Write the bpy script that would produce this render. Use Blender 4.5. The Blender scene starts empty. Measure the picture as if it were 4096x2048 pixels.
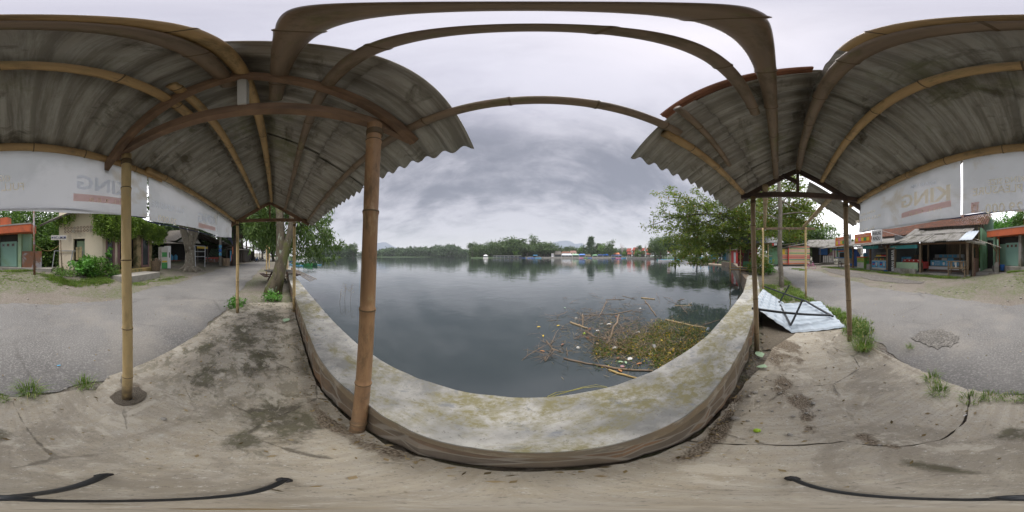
import bpy, bmesh, math, random
import numpy as np
from mathutils import Vector, Matrix, Euler
R = math.radians
sc = bpy.context.scene
H = 1.5            # eye height above the concrete slab
# ---------------- camera, sky, sun, exposure ----------------
cam_d = bpy.data.cameras.new('camera'); cam = bpy.data.objects.new('camera', cam_d)
sc.collection.objects.link(cam); sc.camera = cam
cam.location = (0, 0, H); cam.rotation_euler = (R(90), 0, 0)
cam_d.type = 'PANO'
try: cam_d.panorama_type = 'EQUIRECTANGULAR'
except Exception: pass
try: cam_d.cycles.panorama_type = 'EQUIRECTANGULAR'
except Exception: pass
cam_d.clip_start = 0.01; cam_d.clip_end = 9000
sc.render.engine = 'CYCLES'
sc.view_settings.view_transform = 'Standard'; sc.view_settings.look = 'None'
sc.view_settings.exposure = 1.08; sc.view_settings.gamma = 1.0
sc.cycles.volume_bounces = 2; sc.cycles.max_bounces = 7; sc.cycles.diffuse_bounces = 6; sc.cycles.glossy_bounces = 3
sc.cycles.transparent_max_bounces = 8; sc.cycles.transmission_bounces = 3
try: sc.cycles.use_denoising = True
except Exception: pass
SUN_EL, SUN_AZ = 76, 65   # overcast: a broad soft sun behind the clouds
w = bpy.data.worlds.new('World'); sc.world = w; w.use_nodes = True
nt = w.node_tree; nt.nodes.clear()
def N(t, **k):
    n = nt.nodes.new(t)
    for a, b in k.items(): setattr(n, a, b)
    return n
def L(a, b): nt.links.new(a, b)
def wmath(op, a, b=None, clamp=False):
    n = N('ShaderNodeMath', operation=op); n.use_clamp = clamp
    for i, x in enumerate((a, b)):
        if x is None: continue
        if isinstance(x, (int, float)): n.inputs[i].default_value = x
        else: L(x, n.inputs[i])
    return n.outputs[0]
def wmix(f, a, b):
    n = N('ShaderNodeMix', data_type='RGBA'); n.clamp_factor = True
    if isinstance(f, (int, float)): n.inputs[0].default_value = f
    else: L(f, n.inputs[0])
    for i, x in ((6, a), (7, b)):
        if isinstance(x, tuple): n.inputs[i].default_value = (*x, 1)
        else: L(x, n.inputs[i])
    return n.outputs[2]
tc = N('ShaderNodeTexCoord'); sep = N('ShaderNodeSeparateXYZ'); L(tc.outputs['Generated'], sep.inputs[0])
dx, dy, dz = sep.outputs
den = wmath('ADD', wmath('MAXIMUM', dz, 0.0), 0.30)
comb = N('ShaderNodeCombineXYZ'); L(wmath('DIVIDE', dx, den), comb.inputs[0]); L(wmath('DIVIDE', dy, den), comb.inputs[1])
def wnoise(scale, detail, rough, dist=0.0, off=(0, 0, 0)):
    mp = N('ShaderNodeMapping'); mp.inputs['Location'].default_value = off; mp.inputs['Scale'].default_value = (0.8, 1.25, 1)
    L(comb.outputs[0], mp.inputs[0])
    n = N('ShaderNodeTexNoise'); n.inputs['Scale'].default_value = scale; n.inputs['Detail'].default_value = detail
    n.inputs['Roughness'].default_value = rough; n.inputs['Distortion'].default_value = dist
    L(mp.outputs[0], n.inputs[0]); return n.outputs[0]
big = wnoise(0.8, 3, 0.5, 0.3, (3.1, 1.7, 0)); mid = wnoise(2.3, 7, 0.58, 0.35, (0.4, 5.2, 0)); fine = wnoise(6.5, 8, 0.66, 0.5, (8, 2, 0))
# darker rain cloud bank over the lake (north), thin bright cloud to the south and overhead
front = wmath('MULTIPLY_ADD', dy, 0.9); 
nt.nodes[-1].inputs[2].default_value = 0.05
fr = wmath('MULTIPLY', wmath('MAXIMUM', dy, 0.0), 1.0, True)
def rng(v, a, b):
    n = N('ShaderNodeMapRange'); n.interpolation_type = 'SMOOTHSTEP'; L(v, n.inputs[0])
    n.inputs[1].default_value = a; n.inputs[2].default_value = b; return n.outputs[0]
bank = wmath('MULTIPLY', rng(dy, 0.1, 0.75), wmath('MULTIPLY', rng(dz, 0.22, 0.44), wmath('SUBTRACT', 1.0, rng(dz, 0.55, 0.85))))
cl = wmath('ADD', wmath('MULTIPLY', big, 0.5), wmath('ADD', wmath('MULTIPLY', mid, 0.75), wmath('MULTIPLY', fine, 0.34)))
dark = rng(wmath('ADD', wmath('MULTIPLY', cl, 1.0), wmath('MULTIPLY', bank, 0.23)), 0.66, 1.12)
sky = N('ShaderNodeTexSky', sky_type='NISHITA'); sky.sun_disc = False
sky.sun_elevation = R(SUN_EL); sky.sun_rotation = R(SUN_AZ)
S = 10.0   # the Background runs at 0.1
lit = wmix(rng(dy, -0.45, 0.30), (1.15 * S, 1.13 * S, 1.15 * S), (0.32 * S, 0.312 * S, 0.338 * S))
lit = wmix(rng(dz, 0.62, 0.93), lit, (0.385 * S, 0.375 * S, 0.42 * S))
shade = wmix(rng(dy, -0.45, 0.25), (0.95 * S, 0.94 * S, 1.0 * S), (0.125 * S, 0.127 * S, 0.146 * S))
shade = wmix(rng(dz, 0.6, 0.9), shade, (0.27 * S, 0.265 * S, 0.31 * S))
low = wmix(rng(dy, -0.4, 0.2), (1.1 * S, 1.1 * S, 1.1 * S), (0.30 * S, 0.298 * S, 0.325 * S))
shade = wmix(rng(dz, 0.20, 0.04), shade, low)
clouds = wmix(dark, lit, shade)
full = wmix(0.90, sky.outputs[0], clouds)
full = wmix(rng(dz, 0.0, -0.05), full, (0.16 * S, 0.16 * S, 0.17 * S))
bg = N('ShaderNodeBackground'); bg.inputs['Strength'].default_value = 0.1; L(full, bg.inputs['Color'])
out = N('ShaderNodeOutputWorld'); L(bg.outputs[0], out.inputs[0])
sd = bpy.data.lights.new('sun', 'SUN'); sd.energy = 1.7; sd.angle = R(38); sd.color = (1.0, 0.96, 0.90)
so = bpy.data.objects.new('sun', sd); sc.collection.objects.link(so)
az = R(SUN_AZ)
dvec = Vector((math.sin(az) * math.cos(R(SUN_EL)), math.cos(az) * math.cos(R(SUN_EL)), math.sin(R(SUN_EL))))
so.rotation_euler = (-dvec).to_track_quat('-Z', 'Y').to_euler(); so.location = dvec * 50

# ---------------- photo -> place helpers (layout arithmetic) ----------------
def ll(px, py=1024): return R((px - 2048) / 4096 * 360), R((1024 - py) / 2048 * 180)
def G(px, py, z=0.0):              # the point of the level z that the photo shows at px,py
    lo, la = ll(px, py); r = (H - z) / math.tan(-la); return (r * math.sin(lo), r * math.cos(lo), z)
def V(px, r, z=0.0):
    lo, _ = ll(px); return (r * math.sin(lo), r * math.cos(lo), z)
def ZA(py, r): return H + r * math.tan(ll(0, py)[1])
def q1(X, Y): return X / 4.025, 820 + Y / 4.025          # reading positions from enlarged crops
def q2(X, Y): return 500 + X / 4.025, 820 + Y / 4.025
def q3(X, Y): return 3000 + X / 4.025, 820 + Y / 4.025
def q4(X, Y): return 3496 + X / 4.025, 820 + Y / 4.025
def q5(X, Y): return 3280 + X / 5.3667, 860 + Y / 5.3667
class Frame:
    def __init__(s, a, b):
        s.o = Vector((a[0], a[1])); d = Vector((b[0] - a[0], b[1] - a[1])); s.len = d.length; s.a = math.atan2(d.y, d.x)
        s.ex = d.normalized(); s.ey = Vector((-s.ex.y, s.ex.x))
    def hit(s, px, py=1024, b=0.0):
        lo, la = ll(px, py); d = Vector((math.sin(lo), math.cos(lo)))
        p0 = s.o + s.ey * b; r = (p0.dot(s.ey)) / d.dot(s.ey); p = d * r
        return (p - s.o).dot(s.ex), H + r * math.tan(la)
    def w(s, x, y, z=0): p = s.o + s.ex * x + s.ey * y; return (p.x, p.y, z)
def ss(a, b, x):
    t = min(1, max(0, (x - a) / (b - a))); return t * t * (3 - 2 * t)
def land_h(X, Y):
    f = ss(5.2, 9.5, -Y); g = ss(4.5, -1.5, X)
    return 0.50 * f * g + 0.13 * f + 0.32 * ss(8, 20, -X) + 0.12 * ss(6, 14, X)
# ---------------- objects ----------------
C = sc.collection
def tag(o, label=None, cat=None, group=None, kind=None):
    if label: o['label'] = label
    if cat: o['category'] = cat
    if group: o['group'] = group
    if kind: o['kind'] = kind
    return o
def thing(name, label, cat, loc=(0, 0, 0), rotz=0, group=None):
    o = bpy.data.objects.new(name, None); C.objects.link(o); o.location = loc; o.rotation_euler = (0, 0, rotz)
    o.empty_display_size = 0.2
    return tag(o, label, cat, group)
def copytree(o, loc=None, rotz=None, scale=None, label=None, parent=None):
    c = o.copy(); C.objects.link(c); c.parent = parent
    if loc is not None: c.location = loc
    if rotz is not None: c.rotation_euler = (0, 0, rotz)
    if scale is not None: c.scale = (scale,) * 3 if isinstance(scale, (int, float)) else scale
    if label: c['label'] = label
    for ch in list(o.children): copytree(ch, parent=c)
    return c
class MB:
    def __init__(s): s.v = []; s.f = []; s.fm = []; s.m2 = None
    def add(s, v, f):
        n = len(s.v); s.v += [tuple(x) for x in v]; s.f += [tuple(i + n for i in g) for g in f]; return s
    def box(s, x0, y0, z0, x1, y1, z1, rot=0, piv=None):
        v = [(x, y, z) for z in (z0, z1) for y in (y0, y1) for x in (x0, x1)]
        if rot:
            p = piv or ((x0 + x1) / 2, (y0 + y1) / 2); c, n = math.cos(rot), math.sin(rot)
            v = [(p[0] + (a - p[0]) * c - (b - p[1]) * n, p[1] + (a - p[0]) * n + (b - p[1]) * c, z) for a, b, z in v]
        return s.add(v, [(0, 2, 3, 1), (4, 5, 7, 6), (0, 1, 5, 4), (2, 6, 7, 3), (0, 4, 6, 2), (1, 3, 7, 5)])
    def bar(s, p0, p1, w, h, up=(0, 0, 1)):
        p0, p1 = Vector(p0), Vector(p1); d = (p1 - p0).normalized(); u = Vector(up)
        if abs(d.dot(u)) > .98: u = Vector((1, 0, 0))
        a = d.cross(u).normalized(); b = a.cross(d).normalized()
        v = []
        for p in (p0, p1):
            for i, j in ((-1, -1), (1, -1), (1, 1), (-1, 1)): v.append(p + a * (i * w / 2) + b * (j * h / 2))
        return s.add(v, [(3, 2, 1, 0), (4, 5, 6, 7), (0, 1, 5, 4), (1, 2, 6, 5), (2, 3, 7, 6), (3, 0, 4, 7)])
    def tube(s, pts, rad, n=8, caps=True):
        pts = [Vector(p) for p in pts]
        if isinstance(rad, (int, float)): rad = [rad] * len(pts)
        d0 = (pts[1] - pts[0]).normalized(); a = d0.orthogonal().normalized(); v = []
        for i, p in enumerate(pts):
            d = (pts[min(i + 1, len(pts) - 1)] - pts[max(i - 1, 0)]).normalized()
            a = (a - d * a.dot(d)).normalized(); b = d.cross(a)
            for k in range(n):
                t = 2 * math.pi * k / n; v.append(p + (a * math.cos(t) + b * math.sin(t)) * rad[i])
        f = []
        for i in range(len(pts) - 1):
            for k in range(n):
                k2 = (k + 1) % n; f.append((i * n + k, i * n + k2, (i + 1) * n + k2, (i + 1) * n + k))
        if caps: f.append(tuple(range(n - 1, -1, -1))); f.append(tuple((len(pts) - 1) * n + k for k in range(n)))
        return s.add(v, f)
    def lathe(s, prof, c=(0, 0, 0), n=20):
        v = []; f = []
        for r, z in prof:
            for k in range(n): t = 2 * math.pi * k / n; v.append((c[0] + r * math.cos(t), c[1] + r * math.sin(t), c[2] + z))
        for i in range(len(prof) - 1):
            for k in range(n):
                k2 = (k + 1) % n; f.append((i * n + k, i * n + k2, (i + 1) * n + k2, (i + 1) * n + k))
        f.append(tuple(range(n - 1, -1, -1))); f.append(tuple((len(prof) - 1) * n + k for k in range(n)))
        return s.add(v, f)
    def prism(s, pts, z0, z1):       # outline in x,y
        n = len(pts); v = [(x, y, z0) for x, y in pts] + [(x, y, z1) for x, y in pts]
        f = [tuple(range(n - 1, -1, -1)), tuple(range(n, 2 * n))] + [(i, (i + 1) % n, n + (i + 1) % n, n + i) for i in range(n)]
        return s.add(v, f)
    def quad(s, a, b, c, d): return s.add([a, b, c, d], [(0, 1, 2, 3)])
    def sphere(s, c, r, n=10, sq=(1, 1, 1)):
        m = n // 2 + 1; prof = []
        v = []; f = []
        for i in range(m):
            t = math.pi * i / (m - 1); rr = max(.02, math.sin(t)); 
            for k in range(n): q = 2 * math.pi * k / n; v.append((c[0] + r * sq[0] * rr * math.cos(q), c[1] + r * sq[1] * rr * math.sin(q), c[2] - r * sq[2] * math.cos(t)))
        for i in range(m - 1):
            for k in range(n): k2 = (k + 1) % n; f.append((i * n + k, i * n + k2, (i + 1) * n + k2, (i + 1) * n + k))
        f.append(tuple(range(n - 1, -1, -1))); f.append(tuple((m - 1) * n + k for k in range(n)))
        return s.add(v, f)
    def wave(s, u0, u1, v0, v1, zf, per=0.15, amp=0.02, nv=4, phase=0.0, org=None, eu=None, ev=None, sag=0.0):
        n = max(6, int((u1 - u0) / per * 8)); v = []; f = []
        for j in range(nv + 1):
            b = v0 + (v1 - v0) * j / nv
            for i in range(n + 1):
                a = u0 + (u1 - u0) * i / n
                v.append((a, b, zf(a, b) + amp * math.sin((a + phase) / per * 2 * math.pi) - sag * math.sin(math.pi * j / nv)))
        for j in range(nv):
            for i in range(n): k = j * (n + 1) + i; f.append((k, k + 1, k + n + 2, k + n + 1))
        return s.add(v, f)
    def build(s, name, m, parent=None, world=False, smooth=False, solid=0, bevel=0, label=None):
        me = bpy.data.meshes.new(name); vv = s.v
        if world and parent is not None:
            inv = (Matrix.Translation(parent.location) @ parent.rotation_euler.to_matrix().to_4x4()).inverted()
            vv = [inv @ Vector(x) for x in vv]
        me.from_pydata([tuple(x) for x in vv], [], s.f)
        bm = bmesh.new(); bm.from_mesh(me); 
        if not solid: bmesh.ops.recalc_face_normals(bm, faces=bm.faces)
        bm.to_mesh(me); bm.free()
        if smooth: me.shade_smooth() if hasattr(me, 'shade_smooth') else None
        me.materials.append(m)
        if s.fm and s.m2:
            me.materials.append(s.m2)
            for i in s.fm: me.polygons[i].material_index = 1
        o = bpy.data.objects.new(name, me); C.objects.link(o); o.parent = parent
        if solid:
            md = o.modifiers.new('thick', 'SOLIDIFY'); md.thickness = solid; md.offset = 0
        if bevel:
            md = o.modifiers.new('bev', 'BEVEL'); md.width = bevel; md.segments = 2; md.limit_method = 'ANGLE'
        if label: o['label'] = label
        return o
def bamboo(mb, p0, p1, r, node=0.36, seed=0, sag=0.0, n=14, taper=0.0):
    rd = random.Random(seed); p0, p1 = Vector(p0), Vector(p1); Lg = (p1 - p0).length; t = rd.uniform(.3, .9) * node; ks = []
    while t < Lg - .03: ks.append(t); t += node * rd.uniform(.85, 1.15)
    st = [(0, 1.0)]
    for k in ks:
        for d, q in ((-.05, .985), (-.014, 1.02), (-.004, 1.10), (.004, 1.10), (.012, .97), (.05, .985)):
            st.append((k + d, q))
    st.append((Lg, 1.0)); st = [x for x in st if 0 <= x[0] <= Lg]; st.sort()
    pts = []; rr = []; side = (p1 - p0).cross(Vector((0.3, 0.1, 1))).normalized(); a1 = rd.uniform(-.006, .006) * Lg; a2 = rd.uniform(-.004, .004) * Lg
    for t, q in st:
        f = t / Lg; p = p0.lerp(p1, f) + side * (a1 * math.sin(math.pi * f) + a2 * math.sin(2 * math.pi * f)); p.z -= sag * math.sin(math.pi * f)
        pts.append(p); rr.append(r * q * (1 - taper * f))
    b0 = len(mb.f); mb.tube(pts, rr, n)
    for i in range(len(st) - 1):
        if st[i][1] >= 1.1 and st[i + 1][1] >= 1.1: mb.fm += list(range(b0 + i * n, b0 + i * n + n))
    mb.m2 = M['node']
    return mb
# ---------------- materials ----------------
class MT:
    def __init__(s, name):
        s.m = bpy.data.materials.new(name); s.m.use_nodes = True; s.t = s.m.node_tree; s.b = s.t.nodes['Principled BSDF']; s.o = s.t.nodes['Material Output']
        s.tc = s.n('ShaderNodeTexCoord')
    def n(s, t, **k):
        x = s.t.nodes.new(t)
        for a, b in k.items(): setattr(x, a, b)
        return x
    def l(s, a, b): s.t.links.new(a, b)
    def set(s, inp, v):
        i = s.b.inputs[inp] if isinstance(inp, str) else inp
        if isinstance(v, bpy.types.NodeSocket): s.l(v, i)
        elif isinstance(v, tuple) and len(v) == 3 and i.type == 'RGBA': i.default_value = (*v, 1)
        else: i.default_value = v
    def co(s, scale=(1, 1, 1), kind='Object', rot=(0, 0, 0), loc=(0, 0, 0)):
        mp = s.n('ShaderNodeMapping'); mp.inputs['Scale'].default_value = scale; mp.inputs['Rotation'].default_value = rot; mp.inputs['Location'].default_value = loc
        s.l(s.tc.outputs[kind], mp.inputs[0]); return mp.outputs[0]
    def noise(s, scale, co=None, detail=5, rough=.55, dist=0.0):
        x = s.n('ShaderNodeTexNoise'); x.inputs['Scale'].default_value = scale; x.inputs['Detail'].default_value = detail
        x.inputs['Roughness'].default_value = rough; x.inputs['Distortion'].default_value = dist
        s.l(co if co is not None else s.tc.outputs['Object'], x.inputs[0]); return x.outputs[0]
    def vor(s, scale, co=None, feature='F1', out=0, rnd=1.0):
        x = s.n('ShaderNodeTexVoronoi', feature=feature); x.inputs['Scale'].default_value = scale; x.inputs['Randomness'].default_value = rnd
        s.l(co if co is not None else s.tc.outputs['Object'], x.inputs[0]); return x.outputs[out]
    def rng(s, v, a, b, c=0.0, d=1.0):
        x = s.n('ShaderNodeMapRange'); s.l(v, x.inputs[0])
        for i, q in enumerate((a, b, c, d)): x.inputs[i + 1].default_value = q
        return x.outputs[0]
    def math(s, op, a, b=0.0, clamp=False):
        x = s.n('ShaderNodeMath', operation=op); x.use_clamp = clamp
        for i, q in enumerate((a, b)):
            if isinstance(q, (int, float)): x.inputs[i].default_value = q
            else: s.l(q, x.inputs[i])
        return x.outputs[0]
    def mix(s, f, a, b, mode='MIX'):
        x = s.n('ShaderNodeMix', data_type='RGBA', blend_type=mode); x.clamp_factor = True
        s.set(x.inputs[0], f); s.set(x.inputs[6], a); s.set(x.inputs[7], b); return x.outputs[2]
    def bump(s, h, strength=.5, dist=.01):
        x = s.n('ShaderNodeBump'); x.inputs['Strength'].default_value = strength; x.inputs['Distance'].default_value = dist
        s.l(h, x.inputs['Height']); s.l(x.outputs[0], s.b.inputs['Normal']); return x
def stain(name, c1, c2, scale=4, rough=.85, c3=None, s3=1.5, t3=(.5, .65), bump=.3, bscale=60, dist=.004, stretch=(1, 1, 1), metal=0.0, c4=None, s4=9, t4=(.55, .7)):
    t = MT(name); co = t.co(stretch)
    col = t.mix(t.rng(t.noise(scale, co, 7, .6), .3, .7), c1, c2)
    if c3: col = t.mix(t.rng(t.noise(s3, co, 6, .6, .4), *t3), col, c3)
    if c4: col = t.mix(t.rng(t.noise(s4, co, 6, .65, .2), *t4), col, c4)
    t.set('Base Color', col); t.set('Roughness', rough); t.set('Metallic', metal)
    t.bump(t.noise(bscale, co, 4, .6), bump, dist); return t.m
def plain(name, c, rough=.6, var=.15, metal=0.0):
    t = MT(name); k = t.rng(t.noise(3.0, None, 6, .6), .25, .75, 1 - var, 1 + var)
    t.set('Base Color', t.mix(1.0, c, t.combine(k) if False else k, 'MULTIPLY')); t.set('Roughness', rough); t.set('Metallic', metal)
    return t.m
# ---- the material library ----
def m_slab():
    t = MT('concrete_slab'); o = t.tc.outputs['Object']
    col = t.mix(t.rng(t.noise(2.2, None, 8, .65), .3, .7), (.33, .285, .21), (.44, .395, .31))
    col = t.mix(t.rng(t.noise(14, None, 6, .7), .35, .75), col, (.42, .395, .345))
    col = t.mix(t.math('MULTIPLY', t.rng(t.noise(1.6, t.co((1, 1, 1), loc=(4, 2, 0)), 9, .7, .6), .50, .58), .6), col, (.21, .185, .145))
    sx = t.n('ShaderNodeSeparateXYZ'); t.l(o, sx.inputs[0]); col = t.mix(t.math('MULTIPLY', t.rng(t.noise(4.0, t.co((1, 1.6, 1), loc=(1, 2, 0)), 9, .72, .4), .50, .56), t.rng(sx.outputs[0], -.6, -1.8, .0, .8)), col, (.13, .12, .075))
    col = t.mix(t.rng(t.noise(55, None, 4, .85), .56, .68), col, (.15, .135, .11)); col = t.mix(t.rng(t.noise(35, t.co(loc=(3, 3, 3)), 4, .85), .58, .68), col, (.50, .48, .43)); col = t.mix(t.math('MULTIPLY', t.rng(t.noise(24, t.co((1, .07, 1), rot=(0, 0, R(55))), 4, .6), .42, .60), .28), col, (.22, .19, .15))
    # mossy damp area between the lake-side post and the middle of the slab, and flecks towards the far end
    def patch(cx, cy, rx, ry, wob=.75, sharp=.5):
        mp = t.n('ShaderNodeMapping'); mp.vector_type = 'TEXTURE'; mp.inputs['Location'].default_value = (cx, cy, 0); mp.inputs['Scale'].default_value = (rx, ry, 1)
        t.l(o, mp.inputs[0]); ln = t.n('ShaderNodeVectorMath', operation='LENGTH'); t.l(mp.outputs[0], ln.inputs[0])
        d = t.math('ADD', ln.outputs['Value'], t.math('MULTIPLY', t.math('SUBTRACT', t.noise(3.2, None, 8, .7, .3), .5), 2 * wob * 2.4))
        return t.rng(d, 1.0, 1.0 - sharp)
    moss = patch(-.92, .12, .42, .24)
    for a in ((-.72, -.05, .16, .14), (-2.0, .05, .42, .25, .8), (-2.9, -.25, .55, .30, .9), (-1.5, -.45, .3, .16, .9), (-3.6, .3, .6, .3, .9), (.05, -.75, .12, .1), (.2, -.35, .13, .05, .8), (-2.3, -.7, .35, .12, .9)):
        moss = t.math('MAXIMUM', moss, patch(*a))
    mossc = t.mix(t.rng(t.noise(9, None, 5, .7), .4, .65), (.06, .053, .035), (.085, .08, .04))
    col = t.mix(t.math('MULTIPLY', t.math('MULTIPLY', t.math('MULTIPLY', moss, 1.1, True), t.rng(t.noise(18, None, 6, .75), .34, .5, .35, 1)), .85), col, mossc)
    soil = patch(1.40, -.12, .17, .10, .8)
    for a in ((1.15, -.22, .16, .09, .9), (.95, -.225, .15, .07, .9), (.82, -.20, .10, .06, .9), (.56, -.40, .12, .045, .9), (.45, -.43, .06, .04, .8), (2.2, -.2, .5, .25, .9), (1.9, -1.36, .5, .05, .9), (-.9, -.9, .2, .16, .8), (.9, .24, .6, .05, .8), (-.75, .40, .5, .06, .9)): soil = t.math('MAXIMUM', soil, patch(*a))
    sv = t.n('ShaderNodeTexVoronoi'); sv.inputs['Scale'].default_value = 75; t.l(o, sv.inputs[0]); ssp = t.n('ShaderNodeSeparateColor'); t.l(sv.outputs['Color'], ssp.inputs[0])
    sc_ = t.mix(ssp.outputs[0], (.17, .135, .095), (.27, .225, .17)); sc_ = t.mix(t.rng(sv.outputs[0], .45, .8), sc_, (.11, .085, .06))
    col = t.mix(soil, col, sc_); col = t.mix(t.math('MULTIPLY', t.rng(t.noise(2.6, t.co(loc=(11, 5, 0)), 9, .72, .5), .56, .61), .6), col, (.52, .48, .40))
    cr = t.vor(1.15, t.co((1, 1, 0)), 'DISTANCE_TO_EDGE')
    cr2 = t.math('ADD', cr, t.math('MULTIPLY', t.noise(5, None, 5, .7), .11))
    line = t.math('MULTIPLY', t.rng(cr2, .062, .05), t.rng(t.noise(1.1, t.co(loc=(7, 7, 0))), .42, .55))
    col = t.mix(t.math('MULTIPLY', line, .7), col, (.07, .06, .045))
    t.set('Base Color', col); t.set('Roughness', .9)
    br = t.noise(26, t.co((1, .09, 1), rot=(0, 0, R(55))), 4, .6); br2 = t.noise(26, t.co((1, .09, 1), rot=(0, 0, R(-20))), 4, .6)
    sel = t.rng(t.noise(1.4), .45, .55); bx = t.n('ShaderNodeMix', data_type='FLOAT'); t.l(sel, bx.inputs[0]); t.l(br, bx.inputs[2]); t.l(br2, bx.inputs[3])
    h = t.math('ADD', bx.outputs[0], t.math('MULTIPLY', t.noise(70), .35)); h = t.math('SUBTRACT', h, t.math('MULTIPLY', line, 1.0)); h = t.math('ADD', h, t.math('MULTIPLY', soil, t.math('MULTIPLY', sv.outputs[0], -2.0)))
    t.bump(h, .55, .012); return t.m
def m_capping():
    t = MT('parapet_top'); 
    col = t.mix(t.rng(t.noise(3.5, None, 8, .65), .35, .62), (.20, .20, .19), (.43, .42, .39))
    col = t.mix(t.rng(t.noise(9, t.co(loc=(3, 0, 0)), 7, .7, .4), .56, .66), col, (.20, .21, .225))
    col = t.mix(t.rng(t.noise(45, None, 5, .8), .58, .68), col, (.12, .115, .10))
    moss = t.math('MULTIPLY', t.rng(t.noise(1.5, t.co((1, 1.6, 1), loc=(1.3, 8.2, 0)), 8, .72, .3), .46, .56), t.rng(t.noise(16, None, 6, .75), .36, .56))
    col = t.mix(t.math('MULTIPLY', moss, .85), col, t.mix(t.noise(5), (.15, .135, .05), (.22, .195, .085)))
    t.set('Base Color', col); t.set('Roughness', .9); t.bump(t.math('ADD', t.noise(40, None, 6, .7), t.noise(8)), .35, .006); return t.m
def m_masonry():
    t = MT('river_stone_masonry'); co = t.co((1, 1, 1.7))
    wob = t.n('ShaderNodeMix', data_type='VECTOR'); wob.inputs[0].default_value = .08; t.l(co, wob.inputs[4])
    nz = t.n('ShaderNodeTexNoise'); nz.inputs['Scale'].default_value = 3; t.l(co, nz.inputs[0]); t.l(nz.outputs[1], wob.inputs[5])
    v = t.n('ShaderNodeTexVoronoi'); v.inputs['Scale'].default_value = 3.4; t.l(wob.outputs[1], v.inputs[0])
    e = t.n('ShaderNodeTexVoronoi', feature='DISTANCE_TO_EDGE'); e.inputs['Scale'].default_value = 3.4; t.l(wob.outputs[1], e.inputs[0])
    sp = t.n('ShaderNodeSeparateColor'); t.l(v.outputs['Color'], sp.inputs[0])
    col = t.mix(sp.outputs[0], (.20, .15, .095), (.16, .135, .11)); col = t.mix(t.rng(sp.outputs[1], .5, 1), col, (.27, .155, .08))
    col = t.mix(t.rng(t.noise(7, None, 6, .7), .4, .75), col, (.105, .085, .065))
    j = t.rng(e.outputs[0], .07, .03); col = t.mix(t.math('MULTIPLY', j, .8), col, (.29, .26, .215))
    t.set('Base Color', col); t.set('Roughness', .88); t.bump(t.math('ADD', t.math('MINIMUM', e.outputs[0], .15), t.math('MULTIPLY', t.noise(30), .05)), .7, .06); return t.m
def m_wallside():
    t = MT('stained_render'); z = t.n('ShaderNodeSeparateXYZ'); t.l(t.tc.outputs['Object'], z.inputs[0])
    col = t.mix(t.rng(t.noise(3.0, t.co((1, 1, 1.3)), 8, .7), .35, .65), (.27, .20, .12), (.19, .165, .125))
    col = t.mix(t.rng(t.noise(4.2, t.co((1, 1, 1.6), loc=(2, 2, 2)), 6, .7), .52, .62), col, (.36, .31, .24))
    t.set('Base Color', col); t.set('Roughness', .88); t.bump(t.noise(20, None, 6, .7), .5, .012); return t.m
def m_asphalt():
    t = MT('worn_asphalt')
    col = t.mix(t.rng(t.noise(.6, None, 6, .6), .3, .7), (.11, .106, .102), (.185, .179, .17))
    col = t.mix(t.rng(t.noise(38, None, 3, .7), .48, .66), col, (.25, .242, .23)); col = t.mix(t.rng(t.vor(60), .35, .15), col, (.14, .135, .13))
    col = t.mix(t.math('MULTIPLY', t.rng(t.noise(.45, t.co(loc=(5, 1, 0)), 6, .7), .52, .66), .5), col, (.25, .23, .20))
    e = t.rng(t.math('ADD', t.vor(.55, None, 'DISTANCE_TO_EDGE'), t.math('MULTIPLY', t.noise(3, None, 6, .75), .12)), .085, .066)
    e = t.math('MULTIPLY', e, t.rng(t.noise(.4, t.co(loc=(1, 9, 0))), .5, .62))
    col = t.mix(t.math('MULTIPLY', e, .65), col, (.09, .085, .08))
    t.set('Base Color', col); t.set('Roughness', .93); t.bump(t.math('ADD', t.noise(55, None, 4, .7), t.vor(60)), .6, .008); return t.m
def m_dirt():
    t = MT('dirt_ground')
    col = t.mix(t.rng(t.noise(.5, None, 8, .6), .3, .7), (.15, .125, .10), (.21, .185, .155))
    col = t.mix(t.rng(t.noise(28, None, 4, .75), .5, .66), col, (.29, .27, .24)); col = t.mix(t.rng(t.vor(24), .3, .1), col, (.12, .10, .085))
    col = t.mix(t.math('MULTIPLY', t.rng(t.noise(.33, t.co(loc=(2, 6, 0)), 8, .75), .46, .56), t.rng(t.noise(9, None, 6, .7), .4, .6)), col, (.10, .125, .045))
    t.set('Base Color', col); t.set('Roughness', .95); t.bump(t.math('ADD', t.noise(20, None, 6, .75), t.vor(24)), .8, .03); return t.m
def m_gravel(name='gravel', a=(.15, .135, .12), b=(.25, .235, .215), sc_=34):
    t = MT(name); v = t.n('ShaderNodeTexVoronoi'); v.inputs['Scale'].default_value = sc_; t.l(t.tc.outputs['Object'], v.inputs[0])
    sp = t.n('ShaderNodeSeparateColor'); t.l(v.outputs['Color'], sp.inputs[0])
    col = t.mix(sp.outputs[0], a, b); col = t.mix(t.rng(v.outputs[0], .4, .75), col, tuple(x * .75 for x in a)); col = t.mix(t.rng(t.noise(3.5, None, 6, .7), .45, .65, 0, .6), col, tuple(x * .7 for x in a))
    t.set('Base Color', col); t.set('Roughness', .95); t.bump(t.math('SUBTRACT', 1.0, v.outputs[0]), .9, .03); return t.m
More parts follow.
